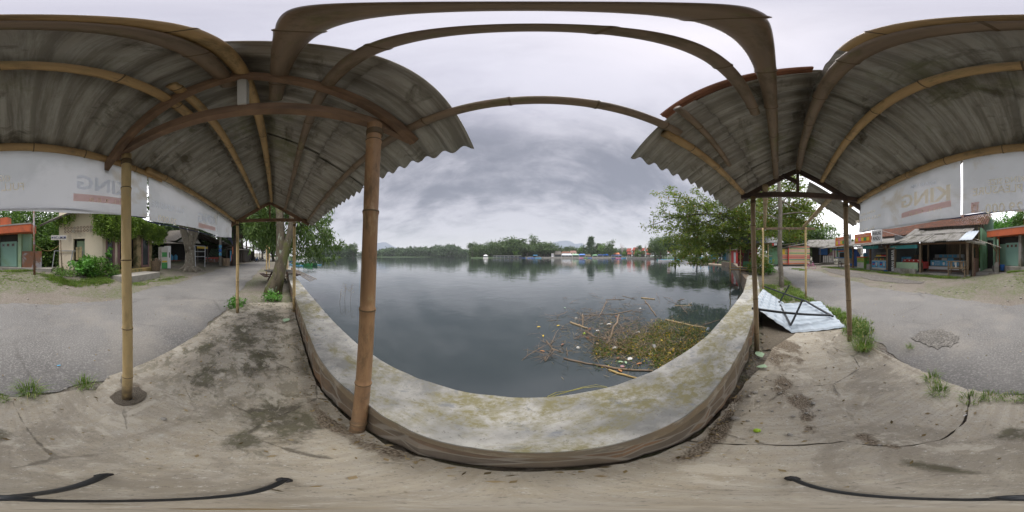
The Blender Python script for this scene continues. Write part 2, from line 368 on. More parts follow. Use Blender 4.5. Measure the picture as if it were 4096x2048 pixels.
def m_bamboo(name='bamboo', a=(.74, .56, .28), b=(.56, .40, .18), st=.5):
    t = MT(name); co = t.co((9, 9, 1.4)); col = t.mix(t.rng(t.noise(1.6, co, 7, .65), .32, .68), b, a)
    col = t.mix(t.math('MULTIPLY', t.rng(t.noise(3.0, t.co((3, 3, 1.0), loc=(3, 1, 0)), 7, .7), .53, .66), st), col, (.13, .085, .045))
    col = t.mix(t.math('MULTIPLY', t.rng(t.noise(2.4, t.co((5, 5, 2), loc=(9, 1, 5)), 7, .7), .56, .66), .5), col, (.52, .41, .23))
    zz = t.n('ShaderNodeSeparateXYZ'); t.l(t.tc.outputs['Object'], zz.inputs[0]); col = t.mix(t.math('MULTIPLY', t.rng(zz.outputs[2], .55, .06), t.rng(t.noise(9, None, 6, .7), .3, .6)), col, (.14, .11, .075))
    t.set('Base Color', col); t.set('Roughness', .55); t.bump(t.noise(12, t.co((12, 12, .8)), 5), .25, .004); return t.m
def m_bamboo_h(name='bamboo_pole', a=(.52, .34, .15), b=(.36, .23, .10)):
    t = MT(name); co = t.co((1.4, 9, 9)); col = t.mix(t.rng(t.noise(1.6, co, 7, .65), .32, .68), b, a)
    col = t.mix(t.math('MULTIPLY', t.rng(t.noise(3.0, t.co((2, 4, 4), loc=(3, 1, 0)), 7, .7), .52, .64), .6), col, (.10, .075, .035))
    col = t.mix(t.math('MULTIPLY', t.rng(t.noise(2.0, t.co((2, 4, 4), loc=(8, 3, 0)), 7, .7), .56, .66), .5), col, (.17, .17, .05))
    t.set('Base Color', col); t.set('Roughness', .55); t.bump(t.noise(12, t.co((.8, 12, 12)), 5), .25, .004); return t.m
def m_fibre():
    t = MT('fibre_cement'); 
    col = t.mix(t.rng(t.noise(1.6, None, 8, .65), .3, .7), (.35, .325, .27), (.47, .445, .39))
    col = t.mix(t.rng(t.noise(22, t.co((1, .5, 1)), 6, .75), .48, .70), col, (.48, .46, .41))
    col = t.mix(t.math('MULTIPLY', t.rng(t.noise(3, t.co((7, .5, .5)), 6, .7), .42, .58), .6), col, (.16, .143, .11))  # dirt streaks down the slope; their contrast also paints in shading of the waves
    col = t.mix(t.rng(t.noise(2.6, t.co((.8, 2.2, 1), loc=(5, 4, 0)), 8, .7, .5), .55, .68), col, (.12, .105, .075))
    col = t.mix(t.math('MULTIPLY', t.rng(t.noise(1.3, t.co(loc=(1, 14, 0)), 7, .7), .58, .68), .6), col, (.17, .175, .07))
    t.set('Base Color', col); t.set('Roughness', .9); t.bump(t.noise(60, None, 5, .7), .35, .004); return t.m
def m_water():
    t = MT('lake_water'); g = t.n('ShaderNodeNewGeometry')
    cd = t.n('ShaderNodeVectorMath', operation='LENGTH'); t.l(g.outputs['Position'], cd.inputs[0]); d = cd.outputs['Value']
    co = t.co((1, 1.0, 1), kind='Object')
    n1 = t.noise(.75, co, 3, .55, .3); n2 = t.noise(3.2, co, 3, .5, .2); n3 = t.noise(.12, co, 2, .5)
    calm = t.rng(d, 2.5, 9, .08, 1.0)
    h = t.math('ADD', t.math('MULTIPLY', n1, 1.0), t.math('ADD', t.math('MULTIPLY', n2, .16), t.math('MULTIPLY', n3, 1.6)))
    b = t.n('ShaderNodeBump'); b.inputs['Distance'].default_value = .055; t.l(h, b.inputs['Height']); t.l(t.math('MULTIPLY', calm, .42), b.inputs['Strength']); t.l(b.outputs[0], t.b.inputs['Normal'])
    t.set('Base Color', t.mix(t.noise(.3, None, 4), (.024, .034, .036), (.034, .046, .044))); t.set('Roughness', .035); t.set('IOR', 2.05)
    return t.m
def m_foliage(name, dark, light, yellow=None, yf=.08, scale=.6, transl=.3, spec=.3):
    t = MT(name); g = t.n('ShaderNodeNewGeometry'); rnd = g.outputs['Random Per Island']
    col = t.mix(rnd, dark, light); col = t.mix(t.rng(t.noise(scale, None, 4, .6), .38, .64, 0, .75), col, tuple(x * .62 for x in dark))
    if yellow: col = t.mix(t.rng(rnd, 1 - yf, 1 - yf + .02), col, yellow)
    t.set('Base Color', col); t.set('Roughness', .5); t.b.inputs['Specular IOR Level'].default_value = spec
    tr = t.n('ShaderNodeBsdfTranslucent'); t.l(t.mix(1.0, col, (1.25, 1.35, .6), 'MULTIPLY'), tr.inputs[0])
    mx = t.n('ShaderNodeMixShader'); mx.inputs[0].default_value = transl; t.l(t.b.outputs[0], mx.inputs[1]); t.l(tr.outputs[0], mx.inputs[2]); t.l(mx.outputs[0], t.o.inputs[0])
    return t.m
def m_tiles(name='clay_tiles', a=(.25, .105, .06), b=(.13, .065, .045)):
    t = MT(name); v = t.n('ShaderNodeTexVoronoi'); v.inputs['Scale'].default_value = 5; t.l(t.tc.outputs['Object'], v.inputs[0])
    sp = t.n('ShaderNodeSeparateColor'); t.l(v.outputs['Color'], sp.inputs[0]); col = t.mix(sp.outputs[0], a, b)
    col = t.mix(t.rng(t.noise(1.5, None, 7, .7), .5, .66), col, (.09, .065, .05)); t.set('Base Color', col); t.set('Roughness', .85); return t.m
def m_planks(name, a, b, ax=0, n=7.0):
    t = MT(name); s = [1.5] * 3; s[ax] = n * 1.5; co = t.co((n, n, .01) if ax == 0 else (.01, .01, n))
    v = t.n('ShaderNodeTexWhiteNoise', noise_dimensions='3D'); fl = t.n('ShaderNodeVectorMath', operation='FLOOR'); t.l(co, fl.inputs[0]); t.l(fl.outputs[0], v.inputs[0])
    fr = t.n('ShaderNodeVectorMath', operation='FRACTION'); t.l(co, fr.inputs[0]); sp = t.n('ShaderNodeSeparateXYZ'); t.l(fr.outputs[0], sp.inputs[0]); e = sp.outputs[0 if ax == 0 else 2]
    col = t.mix(v.outputs[0], a, b); col = t.mix(t.rng(t.noise(3, t.co((4, 4, .6) if ax == 0 else (.6, .6, 4)), 6, .7), .45, .7), col, tuple(x * .6 for x in a))
    col = t.mix(t.rng(e, .08, .02), col, (.02, .017, .014)); t.set('Base Color', col); t.set('Roughness', .8); return t.m
def m_brick():
    t = MT('bare_brick'); br = t.n('ShaderNodeTexBrick'); br.inputs['Color1'].default_value = (.27, .12, .07, 1); br.inputs['Color2'].default_value = (.20, .095, .06, 1); br.inputs['Mortar'].default_value = (.33, .30, .27, 1)
    br.inputs['Scale'].default_value = 4.5; br.inputs['Mortar Size'].default_value = .025; mp = t.n('ShaderNodeCombineXYZ'); sp = t.n('ShaderNodeSeparateXYZ'); t.l(t.tc.outputs['Object'], sp.inputs[0])
    t.l(t.math('ADD', sp.outputs[0], sp.outputs[1]), mp.inputs[0]); t.l(sp.outputs[2], mp.inputs[1]); t.l(mp.outputs[0], br.inputs[0])
    t.set('Base Color', br.outputs[0]); t.set('Roughness', .9); return t.m
def m_stripes(name, cols, ax=2, freq=1.0, off=0.0):
    t = MT(name); sp = t.n('ShaderNodeSeparateXYZ'); t.l(t.tc.outputs['Object'], sp.inputs[0])
    f = t.math('FRACT', t.math('ADD', t.math('ADD', t.math('MULTIPLY', sp.outputs[ax], freq), off), t.math('MULTIPLY', t.noise(1.2), .06)))
    cr = t.n('ShaderNodeValToRGB'); cr.color_ramp.interpolation = 'CONSTANT'; el = cr.color_ramp.elements
    for i, (p, c) in enumerate(cols):
        e = el[i] if i < 2 else el.new(p); e.position = p; e.color = (*c, 1)
    t.l(f, cr.inputs[0]); t.set('Base Color', t.mix(t.rng(t.noise(2.5, None, 7, .7), .5, .75, 0, .35), cr.outputs[0], (.45, .35, .28))); t.set('Roughness', .6); return t.m
M = dict(
 node=plain('bamboo_node', (.12, .08, .04), .7), fibre_out=stain('weathered_roof_sheet', (.27, .26, .24), (.19, .18, .165), 1.3, .9, (.11, .105, .08), 1.1, (.5, .62), .5, 40, .006, (3, .7, 1), c4=(.36, .35, .33), s4=3, t4=(.58, .7)), bamboo_br=m_bamboo('brown_bamboo', (.44, .26, .13), (.26, .15, .08), .8),
  slab=m_slab(), cap=m_capping(), masonry=m_masonry(), wside=m_wallside(), asphalt=m_asphalt(), dirt=m_dirt(), gravel=m_gravel(), soil=m_gravel('loose_soil', (.22, .185, .14), (.30, .26, .20), 110), darkgravel=m_gravel('dark_gravel', (.15, .14, .125), (.25, .235, .215), 30),
 bamboo=m_bamboo(), bamboo_dk=m_bamboo('weathered_bamboo', (.36, .26, .15), (.25, .175, .10), .7), pole=m_bamboo_h(), pole_dk=m_bamboo_h('old_pole', (.27, .19, .12), (.17, .125, .085)), pole_lt=m_bamboo_h('pale_pole', (.44, .33, .19), (.33, .24, .13)),
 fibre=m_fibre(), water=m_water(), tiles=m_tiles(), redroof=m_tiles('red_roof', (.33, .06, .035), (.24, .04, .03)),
 timber=stain('sawn_timber', (.27, .165, .095), (.17, .10, .06), 6, .8, (.11, .07, .045), 2, (.5, .66), stretch=(1, 1, 3)),
 timber_dk=stain('dark_timber', (.14, .09, .07), (.09, .06, .045), 6, .8, (.05, .035, .03), 2, (.5, .66)),
 wood=stain('old_wood', (.30, .22, .14), (.20, .145, .095), 5, .8, (.12, .09, .065), 2, (.5, .66), stretch=(4, 4, 1)),
 greywood=stain('grey_wood', (.20, .18, .155), (.12, .105, .09), 5, .85, (.07, .06, .05), 2, (.5, .66), stretch=(4, 4, 1)),
 boards=m_planks('wall_boards', (.24, .17, .11), (.15, .105, .07), 0, 6), shackboards=m_planks('shack_boards', (.13, .11, .095), (.075, .065, .055), 0, 5),
 banner=stain('banner_back', (.64, .66, .68), (.54, .555, .57), 2.0, .7, (.48, .45, .39), 2.6, (.56, .68), .15, 200, .001, c4=(.69, .70, .72), s4=1.1, t4=(.5, .6)),
 ink=plain('faded_ink', (.98, .90, .74), .8, .06), ink2=plain('faded_grey_ink', (.84, .87, .92), .8, .05), inkred=plain('faded_red_ink', (.84, .62, .58), .8, .05), navy=plain('navy_hem', (.03, .04, .12)), 
 cream=stain('cream_render', (.84, .74, .57), (.78, .68, .52), 1.2, .85, (.52, .45, .34), .9, (.55, .7), .2, 60, .003, c4=(.42, .33, .25), s4=2.3, t4=(.66, .74)),
 creamdirty=stain('dirty_cream', (.48, .38, .22), (.32, .25, .13), 2.5, .9, (.13, .13, .06), 1.5, (.48, .62)),
 yellowstep=stain('yellow_step', (.42, .29, .10), (.30, .22, .10), 2.5, .9, (.12, .13, .05), 1.5, (.48, .62)),
 conc=stain('grey_concrete', (.36, .34, .31), (.27, .255, .23), 3, .9, (.17, .16, .12), 1.2, (.5, .65)),
 mint=stain('mint_paint', (.30, .47, .35), (.26, .42, .32), 1.2, .7, (.25, .40, .24), .7, (.5, .7), c4=(.27, .22, .12), s4=2.5, t4=(.64, .74)),
 mintdoor=stain('mint_door', (.27, .46, .38), (.24, .42, .35), 1.2, .6, (.22, .36, .25), .7, (.55, .7)),
 green=stain('green_wall', (.22, .42, .24), (.17, .34, .2), 1.2, .8, (.12, .2, .08), 1.2, (.52, .68)), palegreen=stain('pale_green_board', (.36, .50, .33), (.32, .46, .30), 1.5, .7, (.28, .36, .2), 1, (.55, .7)),
 orange=stain('orange_fascia', (.62, .145, .05), (.50, .12, .05), 1.4, .7, (.36, .10, .05), 1.2, (.54, .7), c4=(.15, .13, .09), s4=3, t4=(.66, .74)), rust=stain('rusty_iron', (.26, .10, .045), (.18, .12, .09), 4, .8, (.30, .30, .32), 1.2, (.5, .6)),
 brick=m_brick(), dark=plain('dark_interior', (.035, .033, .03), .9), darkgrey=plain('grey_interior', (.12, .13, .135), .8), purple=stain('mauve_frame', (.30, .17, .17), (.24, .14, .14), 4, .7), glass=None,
 white=plain('white_paint', (.72, .72, .72), .5, .08), offwhite=stain('off_white', (.62, .60, .55), (.52, .50, .46), 2, .7, (.35, .33, .29), 1.5, (.55, .7)), grey=plain('grey_metal', (.35, .37, .39), .45), steel=plain('dark_steel', (.025, .028, .032), .45),
 red=plain('red_paint', (.55, .04, .03), .5), blue=plain('blue_paint', (.03, .15, .50), .5), ltblue=plain('light_blue', (.10, .38, .62), .5), teal=plain('teal', (.06, .33, .36), .5), yellow=plain('yellow', (.72, .50, .04), .6), orangep=plain('orange_paper', (.66, .17, .05), .6), grn=plain('green_paint', (.06, .30, .08), .5), limeg=plain('lime_paint', (.25, .48, .10), .5), pink=plain('pink_paint', (.72, .22, .42), .45), black=plain('black_rubber', (.018, .018, .02), .6), blackp=plain('black_paper', (.02, .022, .025), .5),
 tarp=m_stripes('striped_tarpaulin', [(0, (.60, .25, .20)), (.17, (.62, .52, .22)), (.26, (.10, .30, .18)), (.34, (.62, .52, .25)), (.42, (.62, .42, .33)), (.62, (.62, .52, .22)), (.70, (.08, .28, .2)), (.78, (.60, .27, .20)), (.9, (.55, .15, .10))], 2, .62, .1),
 bark=stain('lichen_bark', (.15, .125, .085), (.06, .05, .035), 7, .95, (.30, .34, .27), 4.5, (.58, .64), 1.0, 22, .04, (1, 1, .5), c4=(.10, .105, .035), s4=1.9, t4=(.50, .58)),
 bark2=stain('grey_bark', (.24, .21, .16), (.16, .14, .11), 5, .95, (.35, .34, .30), 7, (.58, .66), .7, 30, .015, (1, 1, .6)), barkd=stain('dark_bark', (.09, .075, .06), (.055, .045, .035), 4, .95),
 leafy=m_foliage('mango_leaves', (0.065, 0.123, 0.032), (0.189, 0.275, 0.080), scale=.9), leafr=m_foliage('yellow_green_leaves', (0.109, 0.174, 0.032), (0.290, 0.348, 0.072), (.30, .15, .05), .05, .5), leafd=m_foliage('dark_leaves', (0.032, 0.065, 0.023), (0.087, 0.152, 0.043), scale=.3),
 leafw=m_foliage('wood_leaves', (0.043, 0.080, 0.032), (0.131, 0.196, 0.065), scale=.12, transl=.2), leaff=m_foliage('far_leaves', (0.043, 0.080, 0.043), (0.109, 0.174, 0.072), scale=.05, transl=.15), leafm=m_foliage('mid_leaves', (0.072, 0.145, 0.036), (0.203, 0.334, 0.080), scale=.2),
 leafr2=m_foliage('shore_leaves', (.10, .15, .035), (.27, .33, .08), (.38, .22, .08), .04, .5, .4), fern=m_foliage('fern_fronds', (0.131, 0.232, 0.043), (0.377, 0.522, 0.087), scale=1.2, transl=.3), bush=m_foliage('bush_leaves', (0.087, 0.232, 0.043), (0.217, 0.478, 0.102), scale=2.0), weed=m_foliage('weed_leaves', (0.072, 0.189, 0.029), (0.217, 0.406, 0.072)), grassm=m_foliage('grass_blades', (.13, .23, .045), (.26, .36, .09), (.42, .38, .18), .1), _o=m_foliage('grass_old', (0.116, 0.232, 0.029), (0.319, 0.464, 0.087), (.35, .30, .12), .07), hyac=m_foliage('floating_leaves', (.05, .11, .02), (.18, .25, .05), (.60, .40, .04), .13, scale=1.5), duff=m_foliage('dead_stems', (.30, .22, .13), (.46, .37, .24), (.12, .09, .05), .2), _d=m_foliage('dead_old', (0.232, 0.160, 0.087), (0.435, 0.319, 0.174), (.10, .08, .05), .2),
 stick=stain('dead_wood', (.26, .19, .13), (.16, .115, .08), 7, .8), straw=plain('straw', (.42, .30, .12), .8, .3), wicker=stain('wicker', (.16, .115, .07), (.09, .065, .045), 12, .9, stretch=(1, 1, 1)),
 skin=plain('skin', (.26, .14, .09), .5), cloth_d=plain('dark_cloth', (.03, .03, .04), .8), cloth_b=plain('blue_cloth', (.05, .12, .35), .8), cloth_r=plain('red_cloth', (.45, .06, .05), .8), hair=plain('hair', (.01, .009, .008), .6),
 lime=plain('green_fruit', (.33, .52, .03), .35, .05), sheet=stain('white_metal_sheet', (.44, .50, .56), (.34, .40, .46), 3, .35, (.38, .20, .15), 2.2, (.66, .72), .05, 30, .002), rim=stain('rusty_red_sheet', (.34, .15, .08), (.22, .10, .06), 5, .7),
 mural=stain('mural_red', (.36, .05, .05), (.28, .06, .05), 3, .7, (.15, .22, .10), 2.2, (.56, .62)), muralb=stain('mural_green', (.06, .22, .17), (.10, .30, .14), 3, .7), tarpd=plain('black_tarpaulin', (.045, .055, .065), .45), mossroof=stain('mossy_white_roof', (.50, .52, .54), (.40, .41, .42), 2, .8, (.13, .095, .06), 1.6, (.42, .52), .3, 20, .02, c4=(.16, .13, .08), s4=5, t4=(.5, .6)), far=plain('far_hill', (.13, .16, .21), 1, .1), sand=stain('sand', (.42, .35, .27), (.33, .27, .2), .5, .95), lake=plain('silt', (.06, .06, .04)), leafbank=stain('overgrown_slope', (.05, .09, .03), (.03, .06, .02), 1.5, .95, (.02, .035, .012), .8, (.5, .6), 1.0, 3, .3), grnstem=plain('green_stem', (.12, .16, .05), .7), barepale=plain('bare_branches', (.36, .32, .29), .9), pinkroof=m_tiles('pink_roof', (.36, .20, .17), (.30, .17, .14)), navyroof=plain('slate_blue_roof', (.07, .11, .24), .7), ltgrey=plain('pale_roof', (.45, .45, .46), .7), greyroof=plain('grey_canopy', (.25, .26, .27), .7), boatgreen=plain('dark_green_hull', (.02, .12, .06), .4), boatblue=plain('dark_blue_hull', (.03, .08, .22), .4), paleblue=plain('pale_blue_wall', (.42, .55, .62), .7), orangetile=m_tiles('orange_tiles', (.55, .24, .13), (.45, .2, .11)), leaforange=plain('orange_leaf', (.38, .17, .06), .7), mauvel=plain('dull_pink_plastic', (.36, .20, .22), .5), vine=plain('yellow_vine', (.27, .25, .08), .5))
hzm = bpy.data.materials.new('haze'); hzm.use_nodes = True; hn = hzm.node_tree; hn.nodes.clear(); ho = hn.nodes.new('ShaderNodeOutputMaterial'); hv = hn.nodes.new('ShaderNodeVolumePrincipled'); hv.inputs['Color'].default_value = (.93, .95, 1.0, 1); hv.inputs['Density'].default_value = .00022; hv.inputs['Anisotropy'].default_value = .2; hn.links.new(hv.outputs[0], ho.inputs['Volume']); M['haze'] = hzm
def translucify(m, f=.5, tint=(1, 1, 1)):
    t = m.node_tree; b = t.nodes['Principled BSDF']; src = b.inputs['Base Color'].links[0].from_socket
    tr = t.nodes.new('ShaderNodeBsdfTranslucent'); t.links.new(src, tr.inputs[0]); mx = t.nodes.new('ShaderNodeMixShader'); mx.inputs[0].default_value = f
    t.links.new(b.outputs[0], mx.inputs[1]); t.links.new(tr.outputs[0], mx.inputs[2]); t.links.new(mx.outputs[0], t.nodes['Material Output'].inputs[0])
translucify(M['banner'], .60); translucify(M['ink'], .9); translucify(M['ink2'], .9); translucify(M['inkred'], .9)
gl = MT('window_glass'); gl.set('Base Color', (.05, .06, .065)); gl.set('Roughness', .12); M['glass'] = gl.m
# ---- leaves, trunks ----
def leaves(name, P, Lg, Wd, mat, parent=None, droop=0.3, seed=0, up=None, fold=False):
    """P: (n,3) leaf bases; each leaf is a small rhombus of its own direction."""
    g = np.random.default_rng(seed); P = np.asarray(P, dtype=np.float64); n = len(P)
    d = g.normal(size=(n, 3)); d[:, 2] = d[:, 2] * .55 - droop
    if up is not None: d[:, 2] = np.abs(d[:, 2]) + up
    d /= np.linalg.norm(d, axis=1)[:, None] + 1e-9
    a = np.cross(d, g.normal(size=(n, 3))); a /= np.linalg.norm(a, axis=1)[:, None] + 1e-9
    s = g.uniform(.65, 1.3, n)[:, None]; L_ = Lg * s; W_ = Wd * s
    v = np.empty((n, 4, 3)); v[:, 0] = P; v[:, 1] = P + d * L_ * .45 + a * W_ * .5; v[:, 2] = P + d * L_; v[:, 3] = P + d * L_ * .45 - a * W_ * .5
    me = bpy.data.meshes.new(name); me.vertices.add(n * 4); me.vertices.foreach_set('co', v.reshape(-1).astype(np.float32))
    me.loops.add(n * 4); me.loops.foreach_set('vertex_index', np.arange(n * 4, dtype=np.int32))
    me.polygons.add(n); me.polygons.foreach_set('loop_start', np.arange(0, n * 4, 4, dtype=np.int32)); me.polygons.foreach_set('loop_total', np.full(n, 4, dtype=np.int32))
    me.update(calc_edges=True); me.materials.append(mat); o = bpy.data.objects.new(name, me); C.objects.link(o); o.parent = parent; return o
def clumps(center, rad, n, cr, per, seed, hollow=.55, flat=.7, fn=None):
    g = np.random.default_rng(seed); out = []; cs = []
    while len(cs) < n:
        p = g.normal(size=3); p /= np.linalg.norm(p); q = hollow + (1 - hollow) * g.random() ** .6
        c = np.array(center) + p * q * np.array(rad) * g.uniform(.75, 1.1)
        if fn and not fn(c): continue
        cs.append(c); k = cr * g.uniform(.55, 1.3); m = int(per * (k / cr) ** 2)
        out.append(c + g.normal(size=(m, 3)) * k * np.array([.5, .5, .5 * flat]))
    return np.concatenate(out), cs
def limb(mb, p0, p1, r0, r1, seed=0, wob=.12, n=7, k=6):
    rd = random.Random(seed); p0, p1 = Vector(p0), Vector(p1); L_ = (p1 - p0).length; pts = []; rr = []
    for i in range(k + 1):
        f = i / k; p = p0.lerp(p1, f); s = math.sin(math.pi * f) * wob * L_
        if 0 < i < k: p += Vector((rd.uniform(-1, 1), rd.uniform(-1, 1), rd.uniform(0, 1))) * s * .5
        pts.append(p); rr.append(r0 + (r1 - r0) * f ** .8)
    mb.tube(pts, rr, n); return pts
def tree(name, label, cat, loc, h, rad, trunk_r, leafm, barkm, nc=40, per=90, cr=None, leaf=(.4, .2), seed=1, droop=.2, base=.35, group=None, limbs=7, fn=None, hollow=.4, rotz=0, flat=.7):
    t = thing(name, label, cat, loc, rotz, group); cz = h * (base + 1) / 2; rz = h * (1 - base) / 2
    pts, cs = clumps((0, 0, cz), (rad, rad, rz), nc, cr or rad * .33, per, seed, hollow, flat, fn)
    mb = MB(); rd = random.Random(seed); fk = Vector((rd.uniform(-.1, .1) * rad, rd.uniform(-.1, .1) * rad, h * base * .95))
    limb(mb, (0, 0, -.1), fk, trunk_r * 1.25, trunk_r * .8, seed, .05, 9); rd.shuffle(cs)
    for i, c in enumerate(cs[:limbs]): limb(mb, fk, Vector(c), trunk_r * .5, trunk_r * .1, seed + i, .15, 6)
    mb.build('trunk', barkm, t, smooth=True); leaves('crown', pts, leaf[0], leaf[1], leafm, t, droop, seed)
    return t
FTXT = {}
def text(s, x, z, wd, ht, y, mat, parent, name='lettering', ext=.002, vertical=False, shear=0.0, slope=0.0, bold=0.0, label=None):
    """flat lettering in the parent's x/z plane, reading along +x, fitted into wd x ht (ht may be None)"""
    cu = bpy.data.curves.new('t', 'FONT'); cu.body = s; cu.size = 1; cu.extrude = 0; cu.shear = shear; cu.offset = bold; cu.resolution_u = 2
    ob = bpy.data.objects.new('t', cu); C.objects.link(ob); bpy.context.view_layer.update()
    me = bpy.data.meshes.new_from_object(ob.evaluated_get(bpy.context.evaluated_depsgraph_get())); bpy.data.objects.remove(ob); bpy.data.curves.remove(cu)
    if not len(me.vertices): return None
    co = np.array([v.co[:] for v in me.vertices]); mn, mx = co.min(0), co.max(0); w_, h_ = mx[0] - mn[0], mx[1] - mn[1]
    for v in me.vertices:
        a, b = (v.co.x - mn[0]) / w_, (v.co.y - mn[1]) / h_
        if vertical: a, b = 1 - b, a
        v.co = (x + a * wd, y, z + b * ht + slope * a * wd)
    me.materials.clear(); me.materials.append(mat); me.name = name; o = bpy.data.objects.new(name, me); C.objects.link(o); o.parent = parent
    if ext: md = o.modifiers.new('thick', 'SOLIDIFY'); md.thickness = ext; md.offset = 0
    if label: o['label'] = label
    return o
def tri_poly(name, pts, z, mat, parent=None, thick=0.0, jag=0.0, seed=0, steps=10, kind='structure', zf=None):
    """a flat patch from an outline; jag roughens its edge"""
    rd = random.Random(seed); P = []
    for i in range(len(pts)):
        a, b = Vector(pts[i][:2]), Vector(pts[(i + 1) % len(pts)][:2]); k = max(1, int((b - a).length / max(.05, .05 * steps / 10))) if jag else 1; k = min(k, 60)
        for j in range(k):
            p = a.lerp(b, j / k)
            if jag: p = p + Vector((rd.uniform(-jag, jag), rd.uniform(-jag, jag)))
            P.append(p)
    bm = bmesh.new(); vs = [bm.verts.new((p.x, p.y, z if zf is None else zf(p.x, p.y) + z)) for p in P]; f = bm.faces.new(vs)
    if f.normal.z < 0: f.normal_flip()
    f.normal_update()
    if f.normal.z < 0: f.normal_flip()
    if thick:
        r_ = bmesh.ops.extrude_face_region(bm, geom=[f]); 
        for g_ in r_['geom']:
            if isinstance(g_, bmesh.types.BMVert): g_.co.z -= thick
        bmesh.ops.recalc_face_normals(bm, faces=bm.faces)
    bmesh.ops.triangulate(bm, faces=bm.faces[:])
    me = bpy.data.meshes.new(name); bm.to_mesh(me); bm.free(); me.materials.append(mat)
    o = bpy.data.objects.new(name, me); C.objects.link(o); o.parent = parent
    if kind and parent is None: o['kind'] = kind
    return o
# =================== THE SETTING ===================
IN = [(-60, 12.0), (-30, 6.2), (-14, 2.75), (-7.33, 1.5), (-3.26, .86), (-1.3, .54), (-.6, .51), (-.25, .45), (0, .395), (.8, .325), (1.8, .25), (4.5, .22), (8.5, .55)]
OUT = [(-60, 12.6), (-30, 6.7), (-14, 3.2), (-7.33, 1.86), (-3.26, 1.27), (-1.3, .98), (0, .87), (.8, .79), (1.8, .70), (4.5, .68), (8.5, 1.05)]
SH = IN[:-1] + [(8.5, .8), (10.6, 1.55), (20, 3.8), (31.5, 7.0), (36, 10.0), (34, 16), (38, 21), (60, 27)]
def shoreY(X):
    if X <= 8.5: P = IN
    else: P = [(8.5, .55), (8.9, 1.0), (10.6, 1.5), (20, 3.7), (31.5, 6.9), (60, 12), (900, 40)]
    if X < P[0][0]: return P[0][1] + (P[0][0] - X) * .02
    for a, b in zip(P, P[1:]):
        if a[0] <= X <= b[0]: return a[1] + (b[1] - a[1]) * (X - a[0]) / (b[0] - a[0])
    return P[-1][1]
def build_ground():
    xs = sorted(set([round(-14 + i * .5, 3) for i in range(57)] + [14 + 1.0 * i for i in range(1, 30)] + [-14 - 1.0 * i for i in range(1, 30)] + [s * (44 + 12 * 1.35 ** k) for k in range(13) for s in (-1, 1)]))
    ts = [0, .12, .3, .6, 1, 1.5] + [2 + .5 * i for i in range(30)] + [17 + 1.5 * i for i in range(12)] + [36 * 1.4 ** k for k in range(1, 12)]
    rd = random.Random(3); v = []; f = []
    for X in xs:
        y0 = shoreY(X) + .03
        for t in ts:
            Y = y0 - t; far = math.hypot(X, Y); z = land_h(X, Y)
            if abs(X) > 14 or Y < -5.4: z += rd.uniform(-.006, .006)
            if far > 60: z += 6 * ss(60, 300, far)
            v.append((X, Y, z - .012))
    n = len(ts)
    for i in range(len(xs) - 1):
        for j in range(n - 1): k = i * n + j; f.append((k, k + 1, k + n + 1, k + n))
    # the bank drops to the lake bed along the shore
    m = len(v)
    for i in range(len(xs)): v.append((xs[i], shoreY(xs[i]) + .05, -1.6))
    for i in range(len(xs) - 1): f.append((i * n, (i + 1) * n, m + i + 1, m + i))
    mb = MB(); mb.v = v; mb.f = f; tag(mb.build('ground', M['dirt'], smooth=True), kind='structure')
build_ground()
def build_water():
    mb = MB(); rs = [0.3 * 1.22 ** i for i in range(50)]; n = 96; v = []; f = []
    for r in rs:
        for k in range(n): t = 2 * math.pi * k / n; v.append((r * math.cos(t), r * math.sin(t), -.8))
    v.append((0, 0, -.8))
    for i in range(len(rs) - 1):
        for k in range(n):
            k2 = (k + 1) % n; f.append((i * n + k, i * n + k2, (i + 1) * n + k2, (i + 1) * n + k))
    for k in range(n): f.append((k, (k + 1) % n, len(v) - 1))
    keep = [g for g in f if max(v[i][1] for i in g) > -14]
    mb.v = v; mb.f = keep; tag(mb.build('lake_water', M['water'], smooth=True), kind='structure')
build_water()
# far shore: a sheet in a ring round the lake, its inner edge follows the shoreline
RS = [(-84, 58), (-78, 62), (-75, 120), (-73.5, 205), (-55.2, 215), (-54.8, 620), (-48, 640), (-47.5, 330), (-35, 330), (-25, 350), (-16, 370), (-15.2, 520), (-14.6, 180), (0, 185), (14, 190), (30, 195), (40, 175), (50, 140), (56, 110), (62, 75), (67, 52), (72, 44), (75, 37), (78.5, 33)]
def rshore(a):
    for p, q in zip(RS, RS[1:]):
        if p[0] <= a <= q[0]: return p[1] + (q[1] - p[1]) * (a - p[0]) / (q[0] - p[0])
    return RS[0][1] if a < RS[0][0] else RS[-1][1]
def farz(a, d): return -.95 + 1.0 * ss(0, 5, d) + (.5 if a > 50 else 1.0) * ss(5, 60, d)
def far_ground():
    v = []; f = []; A = [-84 + .5 * i for i in range(326)]; D = [0, 1.5, 3, 5, 9, 16, 30, 60, 120, 300, 800, 1700]
    for a in A:
        r0 = rshore(a)
        for d in D:
            r = r0 + d; v.append((r * math.sin(R(a)), r * math.cos(R(a)), farz(a, d)))
    n = len(D)
    for i in range(len(A) - 1):
        for j in range(n - 1): k = i * n + j; f.append((k, k + n, k + n + 1, k + 1))
    mb = MB(); mb.v = v; mb.f = f; tag(mb.build('far_shore', M['leafbank'], smooth=True), kind='structure')
far_ground()
